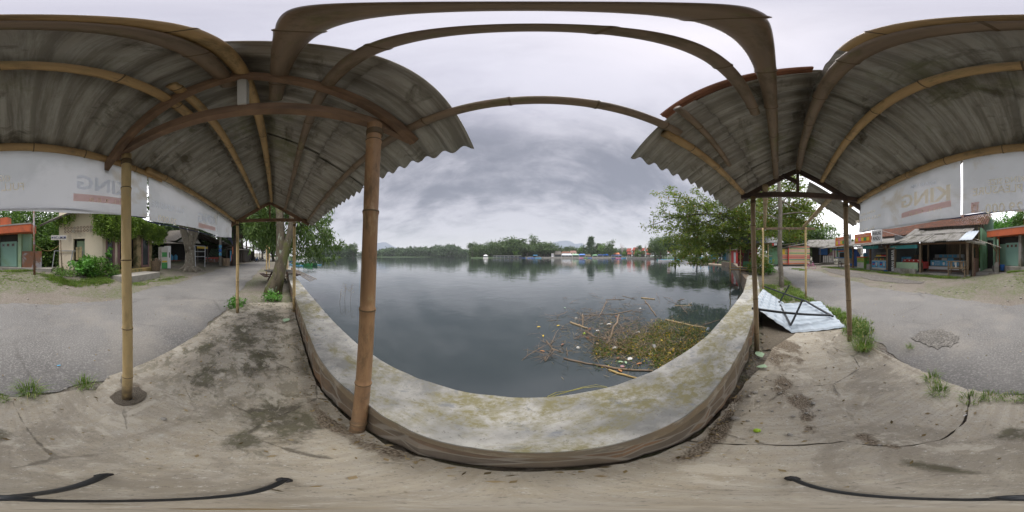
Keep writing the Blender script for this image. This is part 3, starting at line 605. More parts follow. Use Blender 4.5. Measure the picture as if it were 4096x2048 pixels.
# road
near_edge = [(-70, 8.2), (-40, 3.9), (-22, 1.4), (-13.5, .1), (-9, -.5), (-6, -.78), (-4.1, -.87), (-2.5, -1.03), (-1.55, -1.2), (0, -1.29), (.5, -1.36), (1.43, -1.45), (2.9, -1.72), (5.2, -1.5), (8, -1.32), (11.5, -1.15), (17, -.8), (26, .6), (40, 4.0)]
far_edge = [(-70, 4.6), (-40, .2), (-22, -2.4), (-12.8, -4.0), (-9, -4.2), (-5.4, -4.45), (-2.75, -4.35), (0, -4.9), (2.8, -5.2), (5, -4.95), (7.9, -4.7), (12, -4.45), (16.9, -4.2), (26, -3.2), (40, -.2)]
def interp(P, X):
    for a, b in zip(P, P[1:]):
        if a[0] <= X <= b[0]: return a[1] + (b[1] - a[1]) * (X - a[0]) / (b[0] - a[0])
    return P[0][1] if X < P[0][0] else P[-1][1]
def build_road():
    rd = random.Random(8); v = []; f = []; xs = [-70 + i * 2 for i in range(26)] + [-18 + i * .12 for i in range(300)] + [18 + i * 1.0 for i in range(1, 23)]; n = 9
    for X in xs:
        a, b = interp(near_edge, X) + rd.uniform(-.05, .05) + .05 * math.sin(X * 2.3), interp(far_edge, X) + rd.uniform(-.09, .09) + .15 * math.sin(X * 1.3) + .1 * math.sin(X * 3.1)
        for j in range(n): Y = a + (b - a) * j / (n - 1); v.append((X, Y, land_h(X, Y) + (.016 if 0 < j < n - 1 else .0) + .012 * math.sin(math.pi * j / (n - 1))))
    for i in range(len(xs) - 1):
        for j in range(n - 1): k = i * n + j; f.append((k, k + 1, k + n + 1, k + n))
    mb = MB(); mb.v = v; mb.f = f; tag(mb.build('road', M['asphalt'], smooth=True), kind='structure')
build_road()
# the concrete slab under the shelter, in two pours with an open joint between them
joint = [(.60, .325), (.64, .02), (.60, -.30), (.43, -.44), (.335, -.6), (.32, -.86), (.385, -1.12), (.46, -1.30)]
slabA = [(-4.9, 1.10), (-3.3, .85), (-1.35, .53), (-.6, .49), (-.25, .43), (0, .37)] + joint + [(0, -1.27), (-.12, -1.24), (-.62, -1.22), (-.75, -1.13), (-1.0, -1.27), (-1.55, -1.19), (-2.5, -1.02), (-3.4, -.88), (-4.2, -.72), (-5.0, -.1)]
slabB = [(x + .010, y - .002) for x, y in joint][::-1] + [(.66, .31), (1.0, .285), (1.5, .2), (1.9, .05), (2.35, -.08), (2.9, -.55), (3.0, -1.25), (2.5, -1.45), (2.05, -1.40), (1.43, -1.42), (1.0, -1.40)]
tri_poly('concrete_slab', slabA, .035, M['slab'], None, .08, .006, 1)
tri_poly('slab_by_sheet', slabB, .032, M['slab'], None, .08, .008, 2)
def gp(pts, z=.035): return [G(x, y, z)[:2] for x, y in pts]
def z4(X, Y): return 3072 + X / 1.84, 1348 + Y / 1.84
tri_poly('slab_mound', [(-.9 + .15 * math.cos(t * .5) * (1 + .15 * math.sin(t * 3)), -.88 + .12 * math.sin(t * .5)) for t in range(13)][:-1], .047, M['soil'], None, .03, .008, 5)
tri_poly('pothole_gravel', [V(0, 0)[:2]] and gp([(3650, 1352), (3680, 1325), (3760, 1316), (3830, 1340), (3838, 1362), (3800, 1385), (3750, 1395), (3700, 1378)], .03), .036, M['darkgravel'], None, 0, .035, 6)
def gpatch(name, X, Y, rx, ry, mat, seed, z=.012, road=False):
    rd = random.Random(seed); pts = [(X + rx * math.cos(k * .45) * rd.uniform(.75, 1.15), Y + ry * math.sin(k * .45) * rd.uniform(.75, 1.15)) for k in range(14)]
    tri_poly(name, pts, z, mat, None, 0, min(.1, ry * .12), seed, 30, zf=land_h)
gpatch('gravel_patch', 8.6, -6.8, 3.4, .9, M['gravel'], 11, .006)
gpatch('gravel_patch', 12.5, -6.0, 4.0, .8, M['gravel'], 12, .008)
# ---- parapet wall along the lake ----
t = thing('parapet_wall', 'low lakeside parapet with pale mossy concrete top and brown stone face', 'wall', (0, 0, 0))
def strip(A, B, z0, z1, lo=-8, hi=8.6, wob=0.0, seed=0, step=.18):
    rd = random.Random(seed); v = []; f = []; xs = []; X = lo
    while X < hi: xs.append(X); X += step
    xs.append(hi)
    for X in xs:
        a, b = interp(A, X) + rd.uniform(-wob, wob), interp(B, X) + rd.uniform(-wob, wob)
        v += [(X, a, z0), (X, b, z0), (X, b, z1 + rd.uniform(-wob, wob) * .4), (X, a, z1 + rd.uniform(-wob, wob) * .4)]
    for i in range(len(xs) - 1):
        k = 4 * i; f += [(k, k + 4, k + 5, k + 1), (k + 1, k + 5, k + 6, k + 2), (k + 2, k + 6, k + 7, k + 3), (k + 3, k + 7, k + 4, k)]
    f += [(0, 1, 2, 3), (len(v) - 4, len(v) - 1, len(v) - 2, len(v) - 3)]
    mb = MB(); mb.v = v; mb.f = f; return mb
up = lambda P, d: [(x, y + d) for x, y in P]
strip(IN, OUT, .345, .47, -14, 8.5, .006, 1, .1).build('top_course', M['wside'], t, bevel=0)
strip(up(IN, -.004), up(OUT, .004), .455, .474, -14, 8.5, .005, 2, .1).build('capping', M['cap'], t)
strip(up(IN, .015), up(OUT, -.02), -1.3, .35, -14, 8.4, .014, 3, .1).build('stone_face', M['masonry'], t)
# stone retaining wall beyond it, on the right
RW = [(8.5, 1.0), (10.6, 1.55), (20, 3.75), (31.5, 6.95), (36, 10.5)]
mb = MB()
for a, b in zip(RW, RW[1:]):
    for k in range(6):
        p = (a[0] + (b[0] - a[0]) * k / 6, a[1] + (b[1] - a[1]) * k / 6); q = (a[0] + (b[0] - a[0]) * (k + 1) / 6, a[1] + (b[1] - a[1]) * (k + 1) / 6)
        mb.bar((p[0], p[1] - .15, -.55), (q[0], q[1] - .15, -.55), .45, 1.5)
t = thing('retaining_wall', 'long dark stone retaining wall rising from the lake beyond the parapet', 'wall'); mb.build('stone_face', M['masonry'], t)

# =================== THE SHELTER ===================
SF = Frame((0, 0), (math.cos(R(-6.9)), math.sin(R(-6.9))))
sh = thing('bamboo_shelter', 'open bamboo shelter over the camera with grey corrugated roof, partly stripped towards the lake', 'shelter', (0, 0, 0), R(-6.9))
def W2S(X, Y): p = Vector((X, Y)); return p.dot(SF.ex), p.dot(SF.ey)
def roofz(a, b): return 2.945 - .59 * abs(b + .14)
posts = [('A', (-.86, -.875), (-.84, -.855), 2.36, .041, 'bamboo'), ('B', (-.655, .465), (-.60, .535), 2.34, .041, 'bamboo_br'), ('C', (-4.02, -.46), (-4.0, -.46), 2.36, .04, 'bamboo'), ('D', (-4.0, .955), (-3.96, .95), 2.36, .04, 'bamboo'), ('E', (2.26, .155), (2.25, .205), 2.36, .037, 'bamboo_dk'), ('F', (2.25, -1.235), (2.17, -1.12), 2.36, .042, 'bamboo_dk')]
for i, (k, a, b, z, r, mt) in enumerate(posts):
    a2, b2 = W2S(*a), W2S(*b); mb = MB(); mb.lathe([(r * 1.0, -.01), (r * 1.06, .0), (r * 1.06, .03), (r * 1.0, .04)], (b2[0], b2[1], z - .10), 14); mb.build('lashing', M['node'], sh, smooth=True); mb = MB(); bamboo(mb, (a2[0], a2[1], -.02), (b2[0], b2[1], z), r, .5, 20 + i, n=20, taper=.08); mb.build('post', M[mt], sh, smooth=True)
for u, sg, mt, b0 in ((-3.98, 1, 'timber', .84), (-.7, 1, 'timber', .76), (2.26, 1, 'timber_dk', .66)):
    mb = MB(); mb.bar((u, -1.12, 2.385), (u, b0, 2.40), .05, .075); mb.build('tie_beam', M[mt], sh, bevel=.004)
    for e in ((-1.14, 2.34), (b0 - .02, 2.43 - .0)):
        z1 = roofz(0, e[0]) - .10; mb = MB(); mb.bar((u + .052, e[0], z1), (u + .052, -.14, 2.83), .04, .075); mb.build('rafter', M[mt], sh, bevel=.003)
    mb = MB(); mb.bar((u + .0, -.14, 2.42), (u, -.14, 2.86), .075, .04, (0, 1, 0)); mb.build('king_post', M['offwhite' if u == -.7 else mt], sh, bevel=.003)
    if u > 2: mb = MB(); mb.bar((u, -.14, 2.60), (u, .08, 2.72), .03, .06); mb.build('brace', M[mt], sh)
def pole(a, b, r, mt='pole', seed=0, sag=0.0, node=.42): mb = MB(); bamboo(mb, a, b, r, node, seed, sag, 16); return mb.build('purlin', M[mt], sh, smooth=True)
pole((-4.05, -1.02, 2.385), (-1.05, -1.06, 2.375), .033, 'pole', 1); pole((-1.3, -1.12, 2.352), (2.55, -1.04, 2.375), .036, 'pole', 2, .0)
pole((-4.05, -.39, 2.71), (-.55, -.41, 2.70), .032, 'pole', 3); pole((-.9, -.50, 2.655), (2.35, -.49, 2.66), .034, 'pole', 4, -.0)
pole((-4.05, -.10, 2.86), (.4, -.16, 2.84), .034, 'pole', 5); pole((-.72, -.215, 2.80), (2.36, -.15, 2.835), .040, 'pole_dk', 6)
pole((-4.05, .22, 2.665), (.95, .19, 2.66), .031, 'pole_dk', 7); pole((-.9, .0, 2.80), (2.4, .17, 2.70), .039, 'pole_dk', 8)
pole((-4.05, .78, 2.36), (.80, .63, 2.46), .030, 'pole_dk', 9); pole((.72, .68, 2.43), (2.45, .63, 2.45), .034, 'pole', 10)
pole((.62, .50, 2.52), (1.5, .56, 2.50), .024, 'pole_dk', 11)
# corrugated sheets: every sheet a part, slightly out of line like the real ones
rd = random.Random(4)
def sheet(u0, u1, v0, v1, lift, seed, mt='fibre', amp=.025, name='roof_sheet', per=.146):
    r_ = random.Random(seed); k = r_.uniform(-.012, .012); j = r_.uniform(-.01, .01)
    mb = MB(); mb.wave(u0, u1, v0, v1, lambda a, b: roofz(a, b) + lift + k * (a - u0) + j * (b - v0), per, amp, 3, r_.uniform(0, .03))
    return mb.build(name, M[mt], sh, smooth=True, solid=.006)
us = [-4.12, -3.28, -2.44, -1.58, -.74, .10, .94, 1.78, 2.60]
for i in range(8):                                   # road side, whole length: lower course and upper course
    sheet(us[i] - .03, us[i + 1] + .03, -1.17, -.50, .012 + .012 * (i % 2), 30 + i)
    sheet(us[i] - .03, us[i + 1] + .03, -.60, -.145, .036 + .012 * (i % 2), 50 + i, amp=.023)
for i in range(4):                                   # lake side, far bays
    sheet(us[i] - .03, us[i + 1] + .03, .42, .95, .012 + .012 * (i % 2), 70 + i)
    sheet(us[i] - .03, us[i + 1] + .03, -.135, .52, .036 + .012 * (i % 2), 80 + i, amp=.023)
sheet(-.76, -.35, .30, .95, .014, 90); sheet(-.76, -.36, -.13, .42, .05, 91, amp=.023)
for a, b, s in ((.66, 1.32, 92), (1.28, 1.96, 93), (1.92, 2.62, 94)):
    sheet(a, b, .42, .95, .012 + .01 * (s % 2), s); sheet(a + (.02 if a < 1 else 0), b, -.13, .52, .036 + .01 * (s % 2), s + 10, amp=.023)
mb = MB(); mb.wave(.635, .72, -.10, .63, lambda a, b: roofz(a, b) + .058, .03, .005, 4); mb.build('rusty_sheet_edge', M['rim'], sh, solid=.016, label='rust-red edge of a sheet over the gap')
for u0, u1 in ((-4.1, -2.6), (-2.65, -1.1), (-1.15, -.42), (.68, 1.7), (1.65, 2.6)):
    mb = MB()
    for s in (-1, 1): mb.quad((u0, -.14, 3.02), (u1, -.14, 3.02), (u1, -.14 + s * .17, 2.935), (u0, -.14 + s * .17, 2.935))
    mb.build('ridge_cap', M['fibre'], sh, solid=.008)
# ---- banners hanging from the eave ----
BV = -1.10
def bn(px, py): return SF.hit(px, py, BV)
def banner(u0, u1, zt0, zt1, zb0, zb1, label, seed):
    b = thing('advertising_banner', label, 'banner', (0, 0, 0), R(-6.9), 'sun-bleached banners hung back to front along the eave')
    mb = MB(); n = 40; v = []; f = []; m = 10; rd = random.Random(seed); p1, p2 = rd.uniform(0, 6), rd.uniform(0, 6)
    for j in range(m + 1):
        for i in range(n + 1):
            s, q = i / n, j / m; u = u0 + (u1 - u0) * s; zt = zt0 + (zt1 - zt0) * s; zb = zb0 + (zb1 - zb0) * s + .02 * math.sin(u * 3 + p1)
            v.append((u, BV + .004 + .007 * math.sin(u * 5 + p1) * (1 - q) - .006 * math.sin(u * 11 + p2 + 4 * q) * (1 - q) , zb + (zt - zb) * q))
    for j in range(m):
        for i in range(n): k = j * (n + 1) + i; f.append((k, k + 1, k + n + 2, k + n + 1))
    mb.v = v; mb.f = f; mb.build('banner_cloth', M['banner'], b, smooth=True)
    mb = MB(); mb.bar((u0, BV - .012, zb0 + .02 * math.sin(u0 * 3 + p1) - .004), (u1, BV - .012, zb1 + .02 * math.sin(u1 * 3 + p1) - .004), .004, .012); mb.build('hem', M['navy'], b)
    return b
UR = bn(3420, 900)[0]; U1 = bn(3843, 900)[0]; U1b = bn(3858, 900)[0]; U2 = bn(4096 - 4096 + 590, 850)[0]; U3 = bn(868, 850)[0]; U4 = -3.97
B1 = banner(U1, 2.33, 2.34, 2.36, 1.80, 1.86, 'rightmost banner on the eave, with large mirrored tan letters, above the shops', 1)
B2 = banner(U2 + .01, U1b + .012, 2.34, 2.33, 1.86, 1.80, 'longest middle banner with a mirrored price and slogan, above the toilet block', 2)
B3 = banner(U3 + .01, U2 - .01, 2.36, 2.35, 1.90, 1.86, 'banner just left of the front bamboo post, over the creeper-covered house', 3)
B4 = banner(U4, U3 - .012, 2.36, 2.36, 1.95, 1.90, 'short drooping banner at the far left end of the eave, above the street', 4)
def btxt(b, s, pxl, pyl, pxr, pyr, h, mat='ink', bold=0.01, name='lettering'):
    """pxl,pyl: where the picture-left end of the mirrored line sits (its baseline), pxr,pyr the right end"""
    ul, zl = bn(pxl, pyl); ur, zr = bn(pxr, pyr); u0, u1 = min(ul, ur), max(ul, ur); z0 = zr if ur < ul else zl; z1 = zl if ur < ul else zr
    return text(s, u0, z0, u1 - u0, h, BV + .016, M[mat], b, slope=(z1 - z0) / (u1 - u0), bold=bold, name=name, ext=0)
def q8(X, Y): return 3072 + X / 1.84, 700 + Y / 1.84
def q5b(X, Y): return X / 1.84, 700 + Y / 1.84
def bband(b, l, r, h):
    (ul, zl), (ur, zr) = bn(*l), bn(*r); mb = MB(); y = BV + .0145
    mb.quad((ul, y, zl), (ur, y, zr), (ur, y, zr + h), (ul, y, zl + h)); mb.build('red_band', M['inkred'], b)
btxt(B1, 'KING', *q8(990, 250), *q8(1350, 190), .15, bold=.03); btxt(B1, 'DJARUM', *q8(1065, 110), *q8(1245, 78), .05, 'ink2')
bband(B1, q8(990, 320), q8(1355, 235), .055); btxt(B1, 'F I L T E R', *q8(1040, 305), *q8(1285, 262), .03)
btxt(B1, 'KING SIZE', *q8(685, 305), *q8(795, 275), .035); btxt(B1, 'FULL PLEASURE', *q8(650, 355), *q8(835, 310), .04); btxt(B1, 'Rp 25.000', *q8(665, 430), *q8(790, 405), .045)
btxt(B2, 'KING SIZE', *q8(1625, 85), *q8(1884, 55), .05); btxt(B2, 'PLEASURE', *q8(1515, 160), *q8(1875, 130), .065)
bband(B2, q8(1500, 285), q8(1560, 280), .085); btxt(B2, '29.000-', *q8(1575, 292), *q8(1875, 275), .075); btxt(B2, '12', *q8(1505, 278), *q8(1550, 275), .06)
btxt(B2, 'KING', *q5b(2, 55), *q5b(75, 58), .055); btxt(B2, 'FULL', *q5b(15, 125), *q5b(175, 118), .06)
btxt(B2, 'KING', *q5b(560, 110), *q5b(930, 165), .13, 'ink2', .03); bband(B2, q5b(535, 195), q5b(925, 228), .06); btxt(B2, 'F I L T E R', *q5b(640, 200), *q5b(920, 225), .035)
btxt(B3, 'FULL PLEASURE', *q5b(1110, 235), *q5b(1345, 290), .07, 'ink2'); btxt(B3, '20.000', *q5b(1155, 340), *q5b(1290, 368), .07); btxt(B3, 'KING', *q5b(1450, 345), *q5b(1580, 365), .15, 'ink2', .03)
bband(B3, q5b(1455, 385), q5b(1580, 412), .07)
# folded loose end of the left banner
mb = MB(); mb.add([(-3.95, -1.09, 1.96), (-3.55, -1.10, 1.95), (-3.75, -1.0, 1.75)], [(0, 1, 2)]); mb.build('loose_corner', M['navy'], B4, solid=.002)
# ---- neighbouring bare bamboo frame ----
nf = thing('bare_bamboo_hut', 'roofless bamboo hut with two posts and a pale crossbeam beyond the shelter', 'hut frame', (0, 0, 0))
for i, (a, z) in enumerate((((5.8, .16), 2.5), ((5.5, -1.3), 2.5))):
    mb = MB(); bamboo(mb, (a[0], a[1], -.05), (a[0] - .03, a[1] + .02, z), .036, .42, 60 + i, n=12); mb.build('post', M['bamboo'], nf, smooth=True)
mb = MB(); mb.bar((5.84, .42, 2.48), (5.46, -1.62, 2.46), .03, .08); mb.build('crossbeam', M['wood'], nf, bevel=.003)
mb = MB(); bamboo(mb, (5.62, -1.25, 2.56), (2.30, -.97, 2.475), .045, .3, 5, n=12); mb.build('purlin', M['pole_lt'], nf, smooth=True)
mb = MB(); bamboo(mb, (5.9, .12, 2.56), (2.15, .035, 2.48), .042, .3, 6, n=12); mb.build('purlin', M['pole_lt'], nf, smooth=True)
mb = MB(); bamboo(mb, (2.75, -1.33, 2.36), (2.1, -1.12, 2.44), .025, .3, 9, n=10); mb.build('pole_stub', M['pole_lt'], sh, smooth=True)
fs = thing('loose_roof_sheet', 'grey corrugated sheet jutting past the shelter end behind the truss', 'roof sheet', (0, 0, 0), R(-6.9))
mb = MB(); mb.wave(2.62, 3.15, -1.35, -.35, lambda a, b: 2.93 - .60 * abs(b + .14) - .14 * (a - 2.62), .146, .019, 4); mb.build('corrugated_sheet', M['fibre'], fs, smooth=True, solid=.006)
# ---- collapsed white sheet panel ----
cp = thing('collapsed_roof_panel', 'collapsed white ribbed metal sheet with black steel frame, leaning off the parapet', 'metal panel')
def gl3(px, py, z): return Vector(G(px, py, z))
a0 = Vector((3.35, .33, .46)); a1 = Vector((4.75, .15, .52)); b0 = Vector((2.85, -.42, .03)); b1 = Vector((4.4, -.45, .17)); c0 = Vector((2.75, -1.42, .05)); c1 = Vector((4.65, -1.55, .10))
def panel(p00, p10, p01, p11, name, n=8, rib=.03):
    mb = MB(); v = []; f = []; nu, nvv = n * 6, 14; nr = (p10 - p00).cross(p01 - p00).normalized()
    if nr.z < 0: nr = -nr
    for j in range(nvv + 1):
        for i in range(nu + 1):
            s, q = i / nu, j / nvv; p = p00.lerp(p10, s).lerp(p01.lerp(p11, s), q)
            h = rib * max(0, math.sin(s * n * 2 * math.pi)) ** 1 + .02 * ((q * 5) % 1.0); v.append(p + nr * h)
    for j in range(nvv):
        for i in range(nu): k = j * (nu + 1) + i; f.append((k, k + 1, k + nu + 2, k + nu + 1))
    mb.v = v; mb.f = f; return mb.build(name, M['sheet'], cp, smooth=False, solid=.004)
panel(b0, b1, c0, c1, 'flat_sheet', 7); panel(a0, a1, b0, b1, 'leaning_sheet', 7)
def sb(p, q, wd=.035): mb = MB(); mb.bar(p, q, wd, wd); mb.build('steel_bar', M['steel'], cp, bevel=.002)
def g3(px, py, z): return Vector(G(px, py, z))
sb(Vector((3.0, .30, .50)), Vector((3.25, -1.30, .17)), .04); sb(Vector((4.9, .12, .58)), Vector((4.35, -1.0, .25)), .035)
sb(Vector((4.35, -1.0, .25)), Vector((3.2, -1.35, .15)), .04); sb(Vector((4.3, -.28, .26)), Vector((3.0, -.42, .13)), .035)
sb(Vector((4.3, -.30, .24)), Vector((4.15, -.55, .75)), .03); sb(Vector((3.0, -.42, .13)), Vector((3.15, -.68, .62)), .03)
# the dark hollow under the panel
tri_poly('soil_under_panel', [(2.3, .1), (4.9, .15), (4.9, -1.4), (2.6, -1.45), (2.35, -.6)], .015, M['soil'], None, 0, .04, 7)
# ---- camera tripod at the feet ----
tp = thing('camera_tripod', 'small black tabletop tripod standing on the concrete slab', 'tripod', (0, -.1, .035))
mb = MB(); mb.tube([(.0, 0, .30), (.03, .01, .2), (.17, .03, .06), (.30, .055, .008)], [.012, .012, .009, .008], 8); mb.build('leg', M['steel'], tp, smooth=True)
mb = MB(); mb.tube([(.0, 0, .30), (-.03, .02, .2), (-.16, .09, .05), (-.285, .15, .008)], [.012, .012, .009, .008], 8); mb.build('leg', M['steel'], tp, smooth=True)
mb = MB(); mb.tube([(.0, 0, .30), (-.02, -.03, .2), (-.10, -.10, .06), (-.2, -.17, .008)], [.012, .012, .012, .014], 8); mb.build('leg', M['steel'], tp, smooth=True)
for p in ((.30, .055, .006), (-.285, .15, .006), (-.2, -.17, .006)): mb = MB(); mb.sphere(p, .016, 8, (1.6, 1, .5)); mb.build('foot', M['black'], tp, smooth=True)
mb = MB(); mb.lathe([(.018, .26), (.022, .28), (.022, .31), (.014, .33)]); mb.build('hub', M['steel'], tp, smooth=True)
# =================== SHOPS AND HOUSES ACROSS THE ROAD ===================
def fthing(F, name, label, cat, group=None): return thing(name, label, cat, (F.o.x, F.o.y, 0), F.a, group)
def bx(name, m, par, *a, bevel=0, label=None, **k): mb = MB(); mb.box(*a, **k); return mb.build(name, M[m], par, bevel=bevel, label=label)
def sloped(name, m, par, x0, x1, y0, z0, y1, z1, amp=.02, per=.15, n=1, seed=0, lap=.03, sag=0.0, xo=0.0):
    """corrugated roof slope from (y0,z0) to (y1,z1); n sheets wide, each a part"""
    rd = random.Random(seed)
    for i in range(n):
        a, b = x0 + (x1 - x0) * i / n, x0 + (x1 - x0) * (i + 1) / n + lap; k = rd.uniform(-.02, .02)
        mb = MB(); mb.wave(a, b, y0 + rd.uniform(-.05, .05) * (n > 1), y1, lambda p, q: z0 + (z1 - z0) * (q - y0) / (y1 - y0) + .016 * (i % 2) + k, per, amp, 4, 0, sag=sag)
        mb.build(name, M[m], par, smooth=True, solid=.008)
def tileroof(par, x0, x1, y0, z0, y1, z1, name='tiled_roof', m='tiles', step=.26):
    mb = MB(); n = int((x1 - x0) / .2 * 6); L_ = math.hypot(y1 - y0, z1 - z0); rows = int(L_ / step); v = []; f = []
    for j in range(rows):
        for e in (0, 1):
            q = (j + e * 1.12) / rows
            for i in range(n + 1):
                x = x0 + (x1 - x0) * i / n; y = y0 + (y1 - y0) * q; z = z0 + (z1 - z0) * q + .045 * math.sin(x / .2 * 2 * math.pi) * 1.0 + .05 * (1 - e)
                v.append((x, y, z))
        b = j * 2 * (n + 1)
        for i in range(n): f.append((b + i, b + i + 1, b + n + 2 + i, b + n + 1 + i))
    mb.v = v; mb.f = f; return mb.build(name, M[m], par, solid=.02)
# ---- the stall with the long corrugated awning, nearest on the right ----
WF = Frame(V(3588, 13.1), V(3871, 10.45)); wl = WF.len; g0 = .13
wa = fthing(WF, 'food_stall', 'food stall with long grey corrugated awning, tiled roof and plank back wall', 'stall')
def W(X, Y, b=0.0): return WF.hit(*q4(X, Y), b)
bx('floor', 'conc', wa, -.3, -.15, -.3, wl + .15, 5.2, g0 + .16); bx('floor_edge', 'conc', wa, -.05, -.28, -.3, W(700, 0)[0], -.15, g0 + .42)
xs_ = [W(745, 0)[0], W(1490, 0)[0]]
for x, z0_, w_ in ((W(350, 0)[0], .2, .10), (W(745, 0)[0], .16, .13), (wl - .02, .16, .15)): bx('post', 'wood', wa, x - w_ / 2, -.05, z0_ + g0, x + w_ / 2, -.05 + w_, 2.42)
for X in (872, 1385): x = W(X, 0, 1.3)[0]; bx('post', 'wood', wa, x - .05, 1.25, g0 + .1, x + .05, 1.35, 2.95)
ze = 2.42
bx('eave_beam', 'timber', wa, -.2, -.12, ze - .12, wl + .25, -.06, ze - .02)
x0e = -.75; x1e = wl + .35
sloped('awning_sheet', 'fibre_out', wa, x0e, x1e - .75, -.55, ze + .02, 1.55, ze + .82, n=7, seed=1); sloped('awning_sheet', 'fibre_out', wa, x0e + 1.4, x1e - .5, 1.40, ze + .80, 3.0, ze + 1.42, n=6, seed=2)
sloped('new_sheet', 'sheet', wa, x1e - .78, x1e + .05, -.62, ze + .03, 1.75, ze + .95, .012, .2, n=1)
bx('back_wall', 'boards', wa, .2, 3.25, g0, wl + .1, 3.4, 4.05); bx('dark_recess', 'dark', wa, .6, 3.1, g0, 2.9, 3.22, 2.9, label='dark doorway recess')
bx('side_wall', 'darkgrey', wa, -.35, .1, g0 + .1, -.25, 3.2, 3.2)
bx('ridge_board', 'greywood', wa, .2, 3.03, 3.5, wl + .5, 3.12, 4.12)
tileroof(wa, .2, wl + .95, 2.75, 4.02, 6.4, 5.9)
mb = MB(); mb.add([(wl + .15, 3.0, 2.2), (wl + .15, 7, 2.2), (wl + .15, 7, 5.6), (wl + .15, 3.0, 3.9)], [(0, 1, 2, 3)]); mb.build('gable', M['creamdirty'], wa, solid=.1)
bx('mint_gable', 'mint', wa, wl + .3, 4.6, 2.2, wl + 1.2, 4.75, 4.9); bx('gable_slab', 'rim', wa, wl + .22, 3.2, 2.0, wl + .3, 5.2, 4.3)
x = W(1600, 0)[0]; bx('brick_pier', 'brick', wa, wl + .28, .25, g0, wl + .40, 1.7, 1.35); bx('door_leaf', 'timber', wa, wl - .1, 1.9, g0 + .15, wl + .25, 1.96, 2.3); bx('corner_post', 'wood', wa, wl + .24, .15, g0, wl + .34, .27, 2.6)
bx('green_side_wall', 'green', wa, wl + .5, 1.7, g0, wl + .62, 4.6, 3.6); bx('window', 'dark', wa, wl + .46, 2.2, 1.1, wl + .5, 2.9, 2.3)
for a, b in ((2.15, 2.2), (2.9, 2.95), (2.5, 2.56)): bx('window_frame', 'offwhite', wa, wl + .42, a, 1.05, wl + .46, b, 2.35)
bx('notice_board', 'blackp', wa, wl + .24, .30, 1.42, wl + .27, 1.05, 2.05)
rd = random.Random(5)
mb = MB()
for i in range(5):
    for j in range(4): mb.box(wl + .22, .36 + j * .17, 1.47 + i * .115, wl + .235, .43 + j * .17, 1.53 + i * .115)
mb.build('notice_cards', M['ink'], wa)
# side lean-to with thin sheets on posts and a covered passage
mb = MB(); mb.wave(wl + .25, wl + 2.1, .3, 1.9, lambda a, b: 2.75 - .35 * (a - wl) + .05 * b, .15, .018, 3); mb.build('lean_to_sheet', M['fibre'], wa, smooth=True, solid=.01)
for k, (z, y) in enumerate(((2.55, .05), (2.47, -.25), (2.40, -.1))): mb = MB(); mb.bar((wl - .1, y, z), (wl + 1.15, y + .1, z - .22), .16, .03); mb.build('slat', M['offwhite'], wa)
xp = W(1975, 0, .9)[0]; bx('lean_to_post', 'wood', wa, xp - .06, .84, g0 + .8, xp + .06, .96, 2.2); bx('post_foot', 'conc', wa, xp - .14, .76, 0, xp + .14, 1.04, g0 + .95)
mb = MB(); mb.bar((xp, .9, 1.75), (xp - .45, .9, 2.4), .06, .08); mb.build('brace', M['wood'], wa)
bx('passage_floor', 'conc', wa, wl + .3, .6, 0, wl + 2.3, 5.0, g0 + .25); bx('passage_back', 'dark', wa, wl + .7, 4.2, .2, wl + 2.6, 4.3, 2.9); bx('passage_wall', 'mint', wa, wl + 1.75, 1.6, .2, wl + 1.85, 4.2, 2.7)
# front board and banner strip
xa, xb = W(355, 0)[0] + .06, W(725, 0)[0] - .07
bx('counter_front', 'palegreen', wa, xa, -.06, g0 + .28, xb, -.01, 1.02)
tb = fthing(WF, 'valance_banner', 'sagging turquoise banner strip tied under the food stall eave', 'banner'); mb = MB(); mb.box(W(290, 0)[0], -.20, 2.06, W(720, 0)[0], -.185, 2.32); mb.build('cloth', M['teal'], tb); text('AQUA', W(310, 0)[0], 2.14, .5, .1, -.206, M['white'], tb)
# mural-like blue drink banner and counters
def blueboard(name, label, x0, x1, z0, z1, y, n, par=None):
    t = fthing(WF, name, label, 'banner' if 'banner' in name else 'counter'); bx('panel', 'ltblue', t, x0, y, z0, x1, y + .03, z1); w_ = (x1 - x0) / n; h = z1 - z0
    for i in range(n):
        xx = x0 + w_ * (i + .08); mb = MB(); mb.sphere((xx + w_ * .16, y - .012, z0 + h * .42), min(w_ * .15, h * .26), 10, (1, .08, 1.2)); mb.build('drink_mark', M['white'], t); mb = MB(); mb.sphere((xx + w_ * .16, y - .012, z0 + h * .76), min(w_ * .09, h * .12), 8, (1, .08, 1)); mb.build('leaf_mark', M['grn'], t)
        for j, s in enumerate(('Pilih', 'Sehat', 'Pilih')): text(s, xx + w_ * .38, z0 + h * (.66 - .27 * j), w_ * .42, h * .19, y - .008, M['white'], t)
    return t
x0, z0 = W(372, 950, .9); x1, z1 = W(597, 835, .9); blueboard('drink_banner', 'blue drink banner propped inside the stall beside the red crates', x0, x1, z0, z1, .9, 2)
x0, z0 = W(910, 975, 1.35); x1, z1 = W(1380, 895, 1.35)
t = blueboard('display_counter', 'long blue display counter on a bare brick base behind the slatted bench', x0, x1 + .35, z0, z1, 1.35, 3); bx('counter_box', 'white', t, x0, 1.385, z0, x1 + .35, 2.0, z1 - .01); bx('white_rail', 'white', t, x0 - .25, 1.28, z0 - .28, x1 + .3, 1.34, z0 - .03); bx('brick_base', 'brick', t, x0 - .2, 1.36, g0 + .16, x1 + .2, 1.9, z0 - .25)
bx('frame_rail', 'wood', t, x0 - .28, 1.26, z0 - .05, x1 + .35, 1.30, z0); bx('frame_rail', 'wood', t, x0 - .28, 1.26, z0 - .32, x1 + .35, 1.30, z0 - .27)
